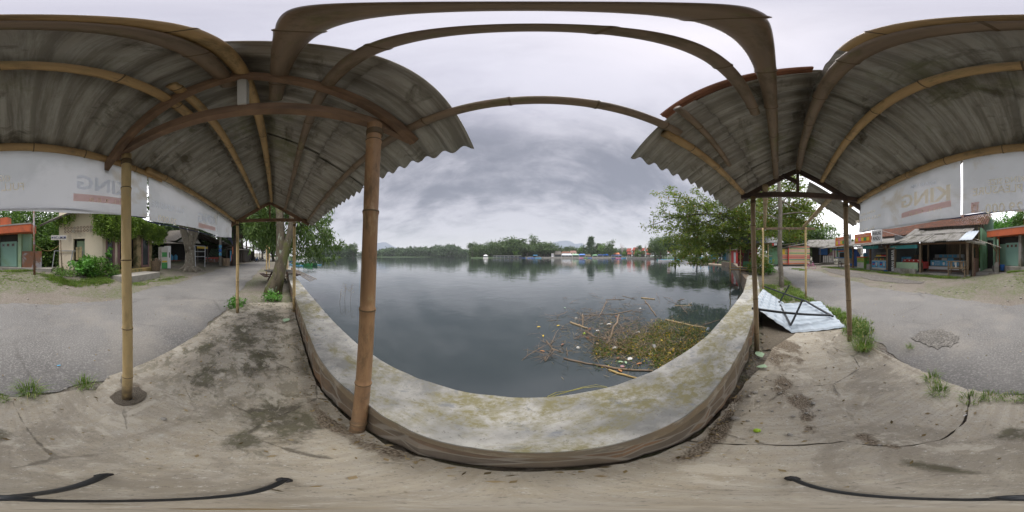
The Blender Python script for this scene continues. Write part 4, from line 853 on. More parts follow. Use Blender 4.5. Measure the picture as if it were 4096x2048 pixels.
x0, z0 = W(945, 895, 1.9); x1, z1 = W(1410, 850, 1.9); t = fthing(WF, 'glass_case', 'low glass case standing on the rear edge of the blue counter', 'display case', 'stacked display cases'); bx('box', 'greywood', t, x0, 1.95, z0, x1, 2.3, z1); bx('poster', 'ltblue', t, x0 + 1.3, 1.935, z0 + .03, x0 + 1.8, 1.948, z1 - .03); bx('poster', 'offwhite', t, x0 + .8, 1.935, z0 + .03, x0 + 1.25, 1.948, z1 - .03)
x0, z0 = W(975, 840, 2.3); x1, z1 = W(1440, 795, 2.3); t = fthing(WF, 'glass_case', 'topmost glass case with blue posters at the back of the counter', 'display case', 'stacked display cases'); bx('box', 'grey', t, x0, 2.35, z0 - .25, x1, 2.6, z1)
for k in range(4): bx('poster', 'ltblue', t, x0 + .4 + k * .42, 2.335, z0 - .02, x0 + .72 + k * .42, 2.348, z1 - .03)
# red table with drink crates
t = fthing(WF, 'crate_table', 'low table under a red cloth behind the pale green board', 'table'); x0, z0 = W(460, 960, .45); x1, z1 = W(800, 930, .45)
bx('tabletop', 'red', t, x0, .4, 1.0, x1, 1.2, 1.06); [bx('leg', 'wood', t, x, y, g0 + .1, x + .06, y + .06, 1.0) for x in (x1 - .1, x0 + .05) for y in (.42, 1.1)]; bx('cloth_side', 'red', t, x1 - .02, .4, .55, x1 + .01, 1.2, 1.03)
for k in range(4):
    t = fthing(WF, 'drink_carton', ['red drink carton at the left end of the crate table', 'second red drink carton from the left on the crate table', 'third red drink carton from the left on the crate table', 'rightmost red drink carton on the crate table'][k], 'carton', 'red cartons on the crate table')
    xx = x0 + .08 + k * .42; bx('box', 'red', t, xx, .42, 1.07, xx + .38, .75, 1.24, bevel=.006); mb = MB(); mb.sphere((xx + .19, .415, 1.155), .05, 10, (1, .06, 1)); mb.build('round_mark', M['white'], t)
t = fthing(WF, 'orange_crate', 'flat orange crate lying behind the red cartons', 'crate'); bx('tray', 'orangep', t, x0 + .5, .8, 1.07, x0 + 1.3, 1.15, 1.2)
t = fthing(WF, 'upturned_stool', 'upturned wooden stool standing on the rear of the crate table', 'stool'); sx, sz = W(640, 880, 1.6); sx2, sz2 = W(720, 800, 1.6)
bx('seat', 'wood', t, sx, 1.6, 1.2, sx2, 1.9, 1.25); [bx('leg', 'wood', t, x, y, 1.25, x + .05, y + .05, sz2) for x in (sx + .02, sx2 - .07) for y in (1.62, 1.83)]; bx('rail', 'wood', t, sx, 1.61, sz2 - .1, sx2, 1.64, sz2 - .05)
# the slatted bench at the front corner
t = fthing(WF, 'slatted_bench', 'wooden bench with three wide back slats at the stall corner', 'bench'); x0, zt = W(1190, 900, -.25); x1, _ = W(1470, 900, -.25)
for x in (x0, x1 - .07): bx('leg', 'wood', t, x, -.3, g0, x + .07, -.22, zt); bx('leg', 'wood', t, x, .2, g0, x + .07, .27, .75)
bx('top_rail', 'wood', t, x0, -.33, zt - .07, x1, -.305, zt); bx('seat', 'wood', t, x0 - .05, -.2, .66, x1 + .05, .3, .70); bx('lower_rail', 'wood', t, x0, -.33, .70, x1, -.305, .77)
for k in range(3): a = x0 + .16 + k * (x1 - x0 - .1) / 3; bx('back_slat', 'offwhite' if k == 1 else 'wood', t, a, -.304, .77, a + (.09 if k == 1 else .17), -.28, zt - .07)
for s, x in ((1, x0 + .07), (-1, x1 - .07)): mb = MB(); mb.bar((x, -.26, .45), (x + s * .22, -.26, .68), .04, .05); mb.build('brace', M['wood'], t)
# ---- the shop with glass cases and signs ----
RF = Frame(V(3335, 19.7), V(3590, 13.05)); rl = RF.len; rz_ = .22
def Rr(X, Y, b=0.0): return RF.hit(*q3(X, Y), b)
def R5(X, Y, b=0.0): return RF.hit(*q5(X, Y), b)
ri = fthing(RF, 'snack_shop', 'snack shop with low grey corrugated porch roof and rooftop sign boards', 'shop')
bx('floor', 'conc', ri, -.4, -.5, -.2, rl, 5.0, rz_ + .02)
for X in (705, 1075, 1440): x = R5(X, 0, .1)[0]; bx('post', 'timber', ri, x - .08, .05, rz_, x + .08, .2, 2.5)
x = R5(1065, 0, .1)[0]; bx('post_footing', 'conc', ri, x - .22, -.1, 0, x + .22, .3, .75)
x = R5(1440, 0, .1)[0]; mb = MB(); mb.bar((x, .1, 1.9), (x - .5, .1, 2.45), .08, .08); mb.build('brace', M['timber'], ri)
sloped('porch_sheet', 'fibre_out', ri, -1.6, rl + .5, -1.0, 2.44, 2.6, 3.35, n=9, seed=4); bx('eave_beam', 'timber_dk', ri, -1.2, -.02, 2.38, rl + .3, .06, 2.5)
bx('back_wall', 'darkgrey', ri, 2.0, 3.4, .1, rl + .2, 3.5, 3.4); bx('ridge_board', 'greywood', ri, 3.2, 2.62, 3.1, rl + .8, 2.7, 3.6); bx('blue_partition', 'blue', ri, R5(640, 0, 2.5)[0], 2.5, rz_, R5(860, 0, 2.5)[0], 2.56, 2.35)
tileroof(ri, 3.2, rl + 1.0, 2.5, 3.5, 6.2, 5.4); mb = MB(); mb.wave(rl - .2, rl + 1.1, 1.2, 3.4, lambda a, b: 3.1 + .5 * (b - 1.2), .15, .02, 3); mb.build('valley_sheet', M['fibre_out'], wa if False else ri, smooth=True, solid=.01)
t = fthing(RF, 'valance_banner', 'short turquoise banner strip under the snack shop porch roof', 'banner'); x0, z0 = R5(905, 670, -.2); x1, z1 = R5(1235, 620, -.2); bx('cloth', 'teal', t, x0, -.12, 2.15, x1, -.105, 2.42)
# sign boards on the porch roof
def sign(name, label, X0, Y0, X1, Y1, b, m, rows, group=None, packs=False):
    x0, z0 = R5(X0, Y1, b); x1, z1 = R5(X1, Y0, b); t = fthing(RF, name, label, 'sign', group); bx('board', m, t, x0, b, z0, x1, b + .06, z1); w_, h = x1 - x0, z1 - z0
    for s, fx, fz, fw, fh, c in rows: text(s, x0 + fx * w_, z0 + fz * h, fw * w_, fh * h, b - .008, M[c], t, bold=.015 if m == 'white' else 0)
    if packs:
        for k, c in enumerate(('yellow', 'pink', 'yellow', 'grn', 'yellow')): bx('packet', c, t, x0 + (.08 + k * .17) * w_, b - .012 - .003 * (k % 2), z0 + .22 * h, x0 + (.23 + k * .17) * w_, b - .004, z0 + .58 * h)
    mb = MB(); mb.bar((x0 + .1, b + .08, z0 - .4), (x0 + .1, b + .08, z0 + .2), .03, .03); mb.bar((x1 - .1, b + .08, z0 - .4), (x1 - .1, b + .08, z0 + .2), .03, .03); mb.build('bracket', M['grey'], t); return t, x0, x1, z0, z1
o_, *_r = sign('snack_sign', 'orange snack sign with packets and the words LIDAH GAK BISA BOHONG', 745, 375, 1090, 615, -.35, 'orangep', [('LIDAH GAK BISA BOHONG', .08, .68, .84, .11, 'white'), ('SOAL RASA,', .2, .84, .5, .10, 'white')], packs=True)
sign('snack_sign', 'left-hand orange snack sign with the words SOAL RASA, partly behind a post', 330, 450, 600, 680, -.35, 'orangep', [('SOAL RASA,', .2, .68, .55, .12, 'white'), ('LIDAH GAK BISA BOHONG', .1, .56, .8, .08, 'white')], packs=True)
o_, x0, x1, z0, z1 = sign('shop_name_sign', 'white rooftop sign with two black words, directly right of the orange snack sign', 1112, 310, 1325, 580, -.35, 'white', [('WARUNG', .06, .56, .88, .32, 'black'), ('RINDU', .14, .12, .72, .34, 'black')])
mb = MB(); mb.bar((x1, -.3, z1 - .1), (x1 + 1.7, 1.2, 3.0), .03, .03); mb.build('stay', M['white'], o_)
o_, x0, x1, z0, z1 = sign('shop_name_sign', 'narrow cut-off white sign just right of the roadside right bamboo post', 604, 405, 665, 650, -.33, 'white', [('AN', .1, .56, .8, .3, 'black'), ('U', .3, .14, .4, .3, 'black')])
mb = MB(); mb.bar((x1, -.3, z1 - .5), (x1 + 1.3, 1.0, 2.95), .03, .03); mb.build('stay', M['white'], o_)
# counters and goods
x0, z0 = R5(795, 1130, .15); x1, z1 = R5(945, 895, .15)
t = fthing(RF, 'ice_drink_counter', 'green and white ice drink counter with orange top band', 'counter'); bx('cabinet', 'limeg', t, x0, .15, rz_ + .05, x1, .75, z1, bevel=.01); bx('poster', 'offwhite', t, x0 + .05, .13, rz_ + .12, x1 - .05, .145, rz_ + .65); bx('top_band', 'orangep', t, x0 - .01, .125, z1 - .12, x1 + .01, .76, z1 + .01); text('POP ICE', x0 + .06, z1 - .42, x1 - x0 - .12, .22, .12, M['yellow'], t, bold=.02)
x2 = R5(1045, 0, .5)[0]; bx('side_panel', 'grn', t, x1 + .01, .5, rz_ + .35, x2, .54, z1 - .04); text('POP ICE', x1 + .08, z1 - .4, x2 - x1 - .14, .2, .485, M['orangep'], t)
for x in (x0, x1): mb = MB(); mb.bar((x, .2, z1), (x, .2, 2.4), .03, .03); mb.build('upright', M['steel'], t)
t = fthing(RF, 'drink_cooler', 'light blue rounded drink cooler on the ice drink counter', 'cooler'); cx = R5(965, 0, .45)[0]; mb = MB(); mb.lathe([(.15, 0), (.2, .05), (.2, .32), (.12, .38)], (cx, .48, z1 + .0), 14); mb.build('tub', M['ltblue'], t, smooth=True)
t = fthing(RF, 'hanging_sachets', 'strips of pale sachets hanging above the ice drink counter', 'sachets'); mb = MB(); rd = random.Random(3)
a, b = R5(800, 710, .4), R5(925, 860, .4)
for i in range(9):
    for j in range(9 - abs(i - 5)): xx = a[0] + (b[0] - a[0]) * i / 9; mb.box(xx, .4 + rd.uniform(0, .03), 2.3 - j * .1, xx + .085, .42 + rd.uniform(0, .03), 2.39 - j * .1)
mb.build('sachet_strips', M['ink'], t)
x0, z0 = R5(1110, 1175, .15); x1, z1 = R5(1432, 985, .15)
t = fthing(RF, 'ice_cream_freezer', 'long freezer with blue ice cream posters along its front', 'freezer'); bx('cabinet', 'white', t, x0, .15, rz_ + .06, x1, .8, z1, bevel=.012); bx('kick_board', 'offwhite', t, x0, .12, rz_ + .08, x1, .145, rz_ + .2)
for k in range(2):
    a = x0 + .04 + k * (x1 - x0) / 2; wd = (x1 - x0) / 2 - .06; bx('poster', 'ltblue', t, a, .13, rz_ + .25, a + wd, .145, z1 - .04); bx('name_plate', 'blue', t, a + .08, .118, z1 - .3, a + wd * .45, .13, z1 - .1); bx('name_plate', 'red', t, a + .1, .106, z1 - .38, a + wd * .42, .118, z1 - .27)
    for j in range(5): mb = MB(); mb.bar((a + wd * .7, .12, rz_ + .35), (a + wd * (.55 + j * .075), .12, z1 - .12 - .03 * abs(j - 2)), .03, .02); mb.build('cone_picture', M['white'], t)
    mb = MB(); mb.sphere((a + wd * .7, .12, rz_ + .36), .11, 10, (1.2, .1, .5)); mb.build('bowl_picture', M['rust'], t)
tx0, tx1, tz = x0, x1, z1
t = fthing(RF, 'goods_shelf', 'tiered glass shelf of snacks and sauces standing above the freezer', 'shelf')
for k, (dz_, y) in enumerate(((.0, .3), (.32, .45), (.64, .6), (1.1, .75))): bx('shelf_board', 'offwhite', t, tx0 + .1 * k, y, tz + dz_ + .03, tx1, y + .3, tz + dz_ + .06)
bx('upright', 'greywood', t, tx0 + .3, 1.05, tz, tx0 + .36, 1.1, 2.4); bx('upright', 'greywood', t, tx1 - .06, 1.05, tz, tx1, 1.1, 2.4)
rd = random.Random(12); shp = {}
rows_ = [(tz + .06, .38, 11, ('yellow', 'rust', 'orangep', 'grn', 'wood')), (tz + .38, .52, 12, ('yellow', 'red', 'yellow', 'red', 'red')), (tz + 1.16, .85, 6, ('white', 'grn', 'red', 'pink', 'offwhite'))]
pos = ['on the lowest', 'on the middle', 'on the top']
for r_i, (zz, y, n, cs) in enumerate(rows_):
    for k in range(n):
        c = cs[k % len(cs)] if r_i != 1 else ('yellow' if k < 5 else 'red'); cn = {'yellow': 'yellow', 'red': 'red', 'grn': 'green', 'orangep': 'orange', 'rust': 'brown', 'wood': 'tan', 'white': 'white', 'pink': 'pink', 'offwhite': 'cream'}[c]
        a0_ = tx0 + .15 + .1 * r_i if r_i < 2 else tx0 + 1.1; xx = a0_ + (tx1 - a0_ - .1) * (k + .5) / n; h = rd.uniform(.12, .17) if r_i < 2 else .3
        key = (c, r_i == 2)
        if key not in shp:
            o = thing('packet' if r_i < 2 else 'bottle', f'{cn} {"snack packet" if r_i < 2 else "tall bottle"} {pos[r_i]} shelf of the snack shop', 'packet' if r_i < 2 else 'bottle', RF.w(xx, y, zz), RF.a, f'{cn} goods {pos[r_i]} shelf'); shp[key] = o
            if r_i < 2: mb = MB(); mb.box(-.05, -.04, 0, .05, .04, .14); mb.build('wrapper', M[c], o, bevel=.01)
            else: mb = MB(); mb.lathe([(.04, 0), (.045, .02), (.045, .2), (.02, .26), (.018, .3)], (0, 0, 0), 10); mb.build('body', M[c], o, smooth=True)
        else:
            o = copytree(shp[key], RF.w(xx, y, zz), RF.a, label=f'{cn} {"snack packet" if r_i < 2 else "tall bottle"} {pos[r_i]} shelf of the snack shop'); o['group'] = f'{cn} goods {pos[r_i]} shelf'
x0, z0 = R5(1450, 1205, -.15); x1, z1 = R5(1605, 725, -.15)
t = fthing(RF, 'standing_banner', 'tall black banner with white vertical lettering hung upright between two posts', 'banner'); bx('cloth', 'blackp', t, x0 + .05, -.16, rz_ + .02, x1 - .03, -.145, z1); bx('top_bar', 'wood', t, x0, -.18, z1, x1, -.12, z1 + .06); text('BERANI', x0 + .42, rz_ + .06, .25, .78, -.17, M['white'], t, vertical=True, bold=.03); text('BESAR', x0 + .40, rz_ + .95, .3, .85, -.17, M['white'], t, vertical=True, bold=.03)
for x in (x0, x1): bx('post', 'wood', t, x - .06, -.18, 0.1, x + .03, -.08, z1 + .1)
t = fthing(RF, 'blue_basin', 'small blue plastic basin on the step under the black banner', 'basin'); mb = MB(); mb.lathe([(.12, 0), (.18, .12), (.2, .13)], (x0 + .05, -.45, rz_ + .0), 14); mb.build('bowl', M['blue'], t, smooth=True)
# blue food cart
t = fthing(RF, 'food_cart', 'blue and white food cart on spoked wheels at the shop end', 'cart'); x0, z0 = R5(375, 1060, .4); x1, z1 = R5(560, 935, .4); zt = R5(375, 740, .4)[1]
bx('lower_box', 'offwhite', t, x0, .4, .65, x1, 1.3, 1.25, bevel=.02); bx('cabin', 'ltblue', t, x0, .45, 1.25, x1, 1.25, zt - .1); bx('window', 'dark', t, x0 + .45, .42, 1.35, x1 - .25, .45, zt - .4); bx('window_frame', 'offwhite', t, x0 + .15, .43, 1.3, x0 + .42, .45, zt - .3); bx('name_band', 'orangep', t, x0 + .1, .42, zt - .3, x1 - .1, .445, zt - .16)
bx('roof', 'blue', t, x0 - .7, .1, zt - .08, x1 + .3, 1.6, zt + .05); bx('counter_rail', 'blue', t, x0 - .3, .25, 1.25, x1, .4, 1.31)
for y in (.36, 1.34):
    mb = MB(); c = (x0 + .55, y, .52); n = 20
    mb.tube([(c[0] + .36 * math.cos(2 * math.pi * k / n), y, c[2] + .36 * math.sin(2 * math.pi * k / n)) for k in range(n + 1)], .03, 6, False); w_ = mb.build('wheel', M['black'], t, smooth=True)
    mb = MB(); [mb.bar((c[0], y, c[2]), (c[0] + .35 * math.cos(k * .7), y, c[2] + .35 * math.sin(k * .7)), .012, .012) for k in range(9)]; mb.sphere(c, .05, 8); mb.build('spokes', M['grey'], w_)
# ---- toilet block with orange fascia, straight behind ----
TF = Frame(V(3951, 12.4), V(4219, 9.5)); tl = TF.len
def T(px, py, b=0.0): return TF.hit(px, py, b)
to = fthing(TF, 'public_toilet_block', 'flat roofed toilet block with thick orange fascia and green doors', 'building')
ztop = ZA(905, 10.6); bx('fascia', 'orange', to, -.1, 0, ztop - .52, tl, 1.0, ztop - .06, bevel=.01); bx('roof_edge', 'conc', to, -.12, -.02, ztop - .06, tl + .02, 1.0, ztop + .03)
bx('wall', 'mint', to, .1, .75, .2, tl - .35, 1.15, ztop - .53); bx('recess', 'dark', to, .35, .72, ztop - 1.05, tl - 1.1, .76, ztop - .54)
bx('base_step', 'conc', to, .4, .05, 0, tl + 1.2, .9, .78)
for k, (pxa, pxb) in enumerate(((4024, 4078), (4100, 4164))):
    a, b = T(pxa, 1024, .7)[0], T(pxb, 1024, .7)[0]; d = bx('door', 'mintdoor', to, a, .66, .8, b, .715, ztop - 1.0)
    for j in range(3):
        x = a + (b - a) * (.18 + .3 * j); mb = MB(); mb.box(x - .09, .63, ztop - 1.32, x + .09, .655, ztop - 1.14); mb.build('vent', M['rust'], d); mb = MB(); [mb.bar((x - s * .06, .622, ztop - 1.29), (x + s * .06, .622, ztop - 1.17), .012, .02) for s in (-1, 1)]; mb.build('vent_cross', M['black'], d)
x = T(4090, 1024, .6)[0]; bx('rough_pillar', 'conc', to, x - .17, .35, .5, x + .05, .75, ztop - .53); x = T(3985, 1024, .5)[0]; bx('drain_pipe', 'orange', to, x + .22, .4, .6, x + .34, .5, ztop - .5); bx('corner_pillar', 'mint', to, x - .05, .2, .4, x + .12, .6, ztop - .53)
x = T(4170, 1024, .5)[0]; bx('corner_pillar', 'palegreen', to, x - .04, .5, .7, x + .18, .74, ztop - .53)
x = T(4122, 1024)[0]; bx('roof_tank', 'orange', to, x - .65, .3, ztop + .03, x - .1, .85, ztop + .6, label='small orange water tank on the roof')
t = thing('white_bucket', 'white plastic bucket standing in front of the right toilet door', 'bucket', (*G(3496 + 2280 / 4.025, 1075, .55)[:2], .55)); mb = MB(); mb.lathe([(.12, 0), (.15, .3), (.165, .31), (.165, .34)], (0, 0, 0), 16); mb.build('body', M['white'], t, smooth=True); mb = MB(); mb.tube([(-.16, 0, .3), (0, -.17, .16), (.16, 0, .3)], .006, 5); mb.build('handle', M['grey'], t)
t = thing('blue_bucket', 'dark blue bucket by the orange drain pipe of the toilet block', 'bucket', TF.w(T(4012, 1024)[0], -.1, .5)); mb = MB(); mb.lathe([(.14, 0), (.19, .38), (.2, .4)], (0, 0, 0), 16); mb.build('body', M['blue'], t, smooth=True)
# rusty sheet screen and pole between toilet and house
t = thing('sheet_screen', 'rust streaked iron sheet screen beside the left toilet door', 'screen', (*V(4096 + 82, 10.2)[:2], .5), TF.a); a = 0
mb = MB(); mb.wave(0.05, 1.35, 0, .01, lambda a, b: b * 130, .5, .0, 1); mb.v = [(x, .12 + .02 * math.sin(x * 9), min(z, 1.3)) for x, y, z in mb.v]; mb.build('iron_sheet', M['rust'], t, solid=.01); bx('step', 'conc', t, -.1, -.3, -.3, 1.3, .1, .12)
t = thing('iron_pole', 'rusty orange iron pole reaching up behind the banner', 'pole', (*V(138, 8.6)[:2], .35), 0); mb = MB(); mb.tube([(0, 0, 0), (.04, 0, 3.6)], [.07, .045], 10); mb.build('shaft', M['rust'], t, smooth=True)
t = thing('cable', 'thin cable sagging from the iron pole to the cream house', 'cable'); p, q = Vector(V(138, 8.6, 2.1)), Vector(V(236, 10.8, 2.2)); mb = MB(); mb.tube([p.lerp(q, k / 10) - Vector((0, 0, .35 * math.sin(math.pi * k / 10))) for k in range(11)], .012, 5); mb.build('line', M['straw'], t)
# ---- WC sign ----
X_, Y_, _ = V(246, 8.6); sg = thing('direction_sign', 'white hand-lettered WC-UMUM sign with an arrow on a leaning post', 'sign', (X_, Y_, .42), math.atan2(-X_, Y_) - .12)
mb = MB(); mb.tube([(.06, 0, 0), (-.02, 0, 1.2), (-.06, 0, 2.15)], .032, 8); mb.build('post', M['wood'], sg, smooth=True); zb = ZA(960, 8.6) - .42; bx('board', 'offwhite', sg, -.55, -.06, zb, .27, -.035, zb + .25)
text('WC-UMUM', -.42, zb + .05, .65, .15, -.068, M['navy'], sg, bold=.015); mb = MB(); mb.add([(-.53, -.068, zb + .125), (-.47, -.068, zb + .06), (-.47, -.068, zb + .10), (-.43, -.068, zb + .10), (-.43, -.068, zb + .15), (-.47, -.068, zb + .15), (-.47, -.068, zb + .19)], [(0, 1, 2, 3, 4, 5, 6)]); mb.build('arrow', M['navy'], sg, solid=.002)
# ---- cream house ----
CF = Frame(V(236, 11.0), V(410, 10.0)); cl_ = CF.len
def Cc(X, Y, b=0.0): return CF.hit(*q1(X, Y), b)
ch = fthing(CF, 'cream_house', 'derelict cream house with ventilation blocks, empty window and mauve door frames', 'house')
wx0, wz0 = Cc(1180, 925); wx1, wz1 = Cc(1365, 538); zt = 4.5
mb = MB()
for a in ((0, 0, .3, wx0, .2, zt), (wx1, 0, .3, cl_, .2, zt), (wx0, 0, .3, wx1, .2, wz0), (wx0, 0, wz1, wx1, .2, zt)): mb.box(*a)
mb.build('wall', M['cream'], ch)
bx('side_wall', 'creamdirty', ch, 0, .2, .3, .2, 6, zt); bx('room', 'darkgrey', ch, .3, 1.8, .3, cl_, 1.9, zt); bx('inner_door', 'palegreen', ch, wx0 + .12, .35, wz0 + .35, wx1 + .1, .39, wz1 - .12, label='pale green inner shutter in the window'); bx('sill', 'offwhite', ch, wx0 - .04, -.04, wz0 - .04, wx1 + .04, .0, wz0)
vx0, vz0 = Cc(1028, 458); vx1, vz1 = Cc(1550, 375); vz1 = vz0 + .42
vb = bx('ventilation_blocks', 'rust', ch, vx0, -.004, vz0, vx1, .0, vz1 + .0)
mb = MB()
for i in range(11): x = vx0 + (vx1 - vx0) * i / 10; mb.box(x - .02, -.03, vz0, x + .02, -.004, vz1)
for z in (vz0, (vz0 + vz1) / 2, vz1): mb.box(vx0 - .02, -.032, z - .02, vx1 + .02, -.006, z + .02)
for i in range(10):
    for j in range(2):
        x = vx0 + (vx1 - vx0) * (i + .5) / 10; z = vz0 + (vz1 - vz0) * (j + .5) / 2; mb.bar((x - .07, -.015, z - .07), (x + .07, -.015, z + .07), .02, .025); mb.bar((x - .07, -.017, z + .07), (x + .07, -.017, z - .07), .02, .025)
mb.build('block_grid', M['cream'], vb)
CG = Frame(V(410, 10.05), V(606, 13.9)); cg = CG.len
def m2(mb, b=0.0): return mb
def cgbox(name, m, px0, px1, z0, z1, y0, y1, par=ch, label=None):
    a, b = CG.hit(px0, 1024, y0)[0], CG.hit(px1, 1024, y0)[0]; mb = MB()
    v = [(x, y, z) for z in (z0, z1) for y in (y0, y1) for x in (a, b)]; v = [CG.w(x, y, z) for x, y, z in v]; mb.add(v, [(0, 2, 3, 1), (4, 5, 7, 6), (0, 1, 5, 4), (2, 6, 7, 3), (0, 4, 6, 2), (1, 3, 7, 5)]); return mb.build(name, M[m], par, world=True, label=label)
cgbox('front_wall', 'cream', 410, 424, .3, 4.4, 0, .2); cgbox('front_wall', 'cream', 447, 470, .3, 3.4, .02, .2); cgbox('front_wall', 'creamdirty', 547, 608, .3, 4.2, -.15, .2); cgbox('upper_wall', 'cream', 424, 547, 3.0, 4.4, .03, .2); cgbox('inner_room', 'dark', 424, 560, .3, 4.3, 1.2, 1.3)
cgbox('narrow_window', 'glass', 430, 452, .75, 3.0, .02, .06); cgbox('door_frame', 'purple', 424, 430, .6, 3.05, -.03, .05); cgbox('door_frame', 'purple', 452, 460, .6, 3.05, -.03, .05); cgbox('door_frame', 'purple', 472, 480, .55, 2.9, -.03, .05); cgbox('door_leaf', 'purple', 489, 520, .55, 2.85, .05, .1)
wd = cgbox('tall_window', 'glass', 572, 592, .8, 3.05, -.19, -.16); cgbox('tall_window_frame', 'purple', 567, 571.5, .7, 3.15, -.21, -.16); cgbox('tall_window_frame', 'purple', 592.5, 597, .7, 3.15, -.21, -.16); cgbox('tall_window_frame', 'purple', 567, 597, 3.05, 3.15, -.212, -.16); cgbox('tall_window_frame', 'purple', 567, 597, .66, .76, -.212, -.16)
cgbox('yellow_plinth', 'yellowstep', 500, 612, .1, .62, -.9, -.2); cgbox('paved_step', 'conc', 505, 640, .0, .42, -2.2, -.92)
# old tiled roof edge over both faces
def roofq(a, b, c, d, name='old_roof'):
    mb = MB(); mb.quad(a, b, c, d); return mb.build(name, M['greywood'], ch, world=True, solid=.12)
A1 = CF.w(-1.1, -.7, 3.55); A2 = CF.w(cl_ + .1, -.9, 4.65); A3 = CF.w(cl_ + .1, 3, 6.2); A4 = CF.w(-1.1, 3, 5.2); roofq(A1, A2, A3, A4)
B2_ = CG.w(cg + .5, -.6, 3.9); B3_ = CG.w(cg + .5, 3, 5.4); roofq(A2, B2_, B3_, A3)
# things by the house
t = thing('metal_frame', 'empty grey metal frame leaning against the cream house', 'frame', CF.w(-.35, -.35, .55), CF.a); z1 = 1.3
for a, b in (((0, 0, 0), (.08, .25, z1)), ((1.25, 0, -.02), (1.4, .25, z1 - .02)), ((.08, .25, z1), (2.05, .3, z1 - .03)), ((0, 0, 0), (1.25, 0, -.02)), ((2.05, .3, z1 - .03), (2.0, .2, .55))): mb = MB(); mb.bar(a, b, .05, .05); mb.build('bar', M['grey'], t)
t = thing('broken_chair', 'mossy broken plank chair standing in the empty window', 'chair', CF.w((wx0 + wx1) / 2 + .08, -.25, .5), CF.a)
bx('back_slat', 'creamdirty', t, -.2, 0, .75, -.02, .04, 1.55); bx('back_slat', 'creamdirty', t, .02, 0, .75, .2, .04, 1.58); bx('seat', 'greywood', t, -.22, -.4, .6, .22, .0, .66); [bx('leg', 'greywood', t, x, y, 0, x + .05, y + .05, .6) for x in (-.2, .15) for y in (-.38, -.05)]
bk = thing('wicker_basket', 'tall dark wicker basket of sticks on the house step', 'basket', (*V(624, 11.8)[:2], .42)); mb = MB(); mb.lathe([(.30, 0), (.33, .2), (.40, .72), (.36, .72), (.28, .3), (.02, .2)], (0, 0, 0), 22); mb.build('weave', M['wicker'], bk, smooth=False)
mb = MB(); rd = random.Random(2); [mb.bar((rd.uniform(-.25, .25), rd.uniform(-.25, .25), .3), (rd.uniform(-.4, .4), rd.uniform(-.4, .4), rd.uniform(.75, .95)), .02, .02) for _ in range(22)]; mb.build('sticks', M['stick'], bk)
# ---- dark tea shack with asbestos roof behind the big tree, left ----
KF = Frame(V(610, 16.5), V(905, 25.5)); kl = KF.len
def K(X, Y, b=0.0): return KF.hit(*q2(X, Y), b)
kh = fthing(KF, 'tea_shack', 'dark open tea shack with mossy white roof behind the forked tree', 'stall'); k0 = .5
def kbox(name, m, X0, X1, z0, z1, y0, y1, par=kh, label=None): return bx(name, m, par, K(X0, 0, y0)[0], y0, z0, K(X1, 0, y0)[0], y1, z1, label=label)
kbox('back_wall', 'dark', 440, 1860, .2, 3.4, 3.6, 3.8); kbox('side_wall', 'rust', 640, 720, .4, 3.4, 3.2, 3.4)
mb = MB(); x0, x1 = K(460, 0)[0] - .4, K(930, 0)[0]; mb.wave(x0, x1, -.6, 3.0, lambda a, b: 2.75 + .42 * (b + .6) * .5 + .12 * (a - x0) / (x1 - x0), .15, .02, 3); mb.build('left_roof', M['greywood'], kh, solid=.02)
xg = K(990, 0, 1)[0]; mb = MB(); xe = K(1640, 0, 1)[0]
v = [(xg - 2.6, -.2, 3.1), (xg, .2, 4.75), (xe, .0, 2.95), (xe + .4, 5, 3.6), (xg + .6, 5.2, 5.2), (xg - 2.6, 5, 3.3)]
mb.add([(xg, -.2, 4.7), (xg + .2, 5, 5.2), (xe + 1.5, 4.0, 3.6), (xe + 1.0, -1.0, 2.72)], [(0, 1, 2, 3)]); mb.build('right_roof', M['mossroof'], kh, solid=.04)
mb = MB(); mb.add([(xg, -.2, 4.7), (xg + .2, 5, 5.2), (xg - 2.6, 5, 3.4), (xg - 2.6, -.2, 3.2)], [(0, 1, 2, 3)]); mb.build('left_gable_roof', M['greywood'], kh, solid=.04)
mb = MB(); mb.add([(xg - 2.2, .05, 3.1), (xg + 1.6, .05, 3.1), (xg + .05, .05, 4.45)], [(0, 1, 2)]); mb.build('gable', M['offwhite'], kh, solid=.05)
for X in (720, 1170, 1330, 1640): x = K(X, 0, .1)[0]; bx('post', 'greywood', kh, x - .06, .05, .3, x + .06, .17, 2.9)
kbox('trellis_back', 'rust', 1300, 1640, k0, 1.35, 1.8, 1.9); kbox('red_counter', 'red', 1300, 1500, k0 + .6, 1.25, 1.0, 1.1)
mb = MB(); x0, x1 = K(1345, 0, .9)[0], K(1620, 0, .9)[0]; n = 14
for k in range(n): x = x0 + (x1 - x0) * k / n; mb.bar((x, .9, 1.5), (x + .8, .9, 2.6), .02, .03)
mb.build('lattice', M['green'], kh)
kbox('bench_shelf', 'rim', 720, 900, .9, 1.0, .8, 1.6)
t = fthing(KF, 'price_banner', 'yellow banner strip tied across the tea shack front', 'banner'); x0, x1 = K(1160, 0, -.1)[0], K(1330, 0, -.1)[0]; bx('cloth', 'yellow', t, x0, -.12, 2.45, x1, -.1, 2.72)
t = thing('fuel_dispenser', 'white and green fuel dispenser standing left of the forked tree', 'fuel dispenser', (*V(500 + 648 / 4.025, 14.2)[:2], .42), KF.a)
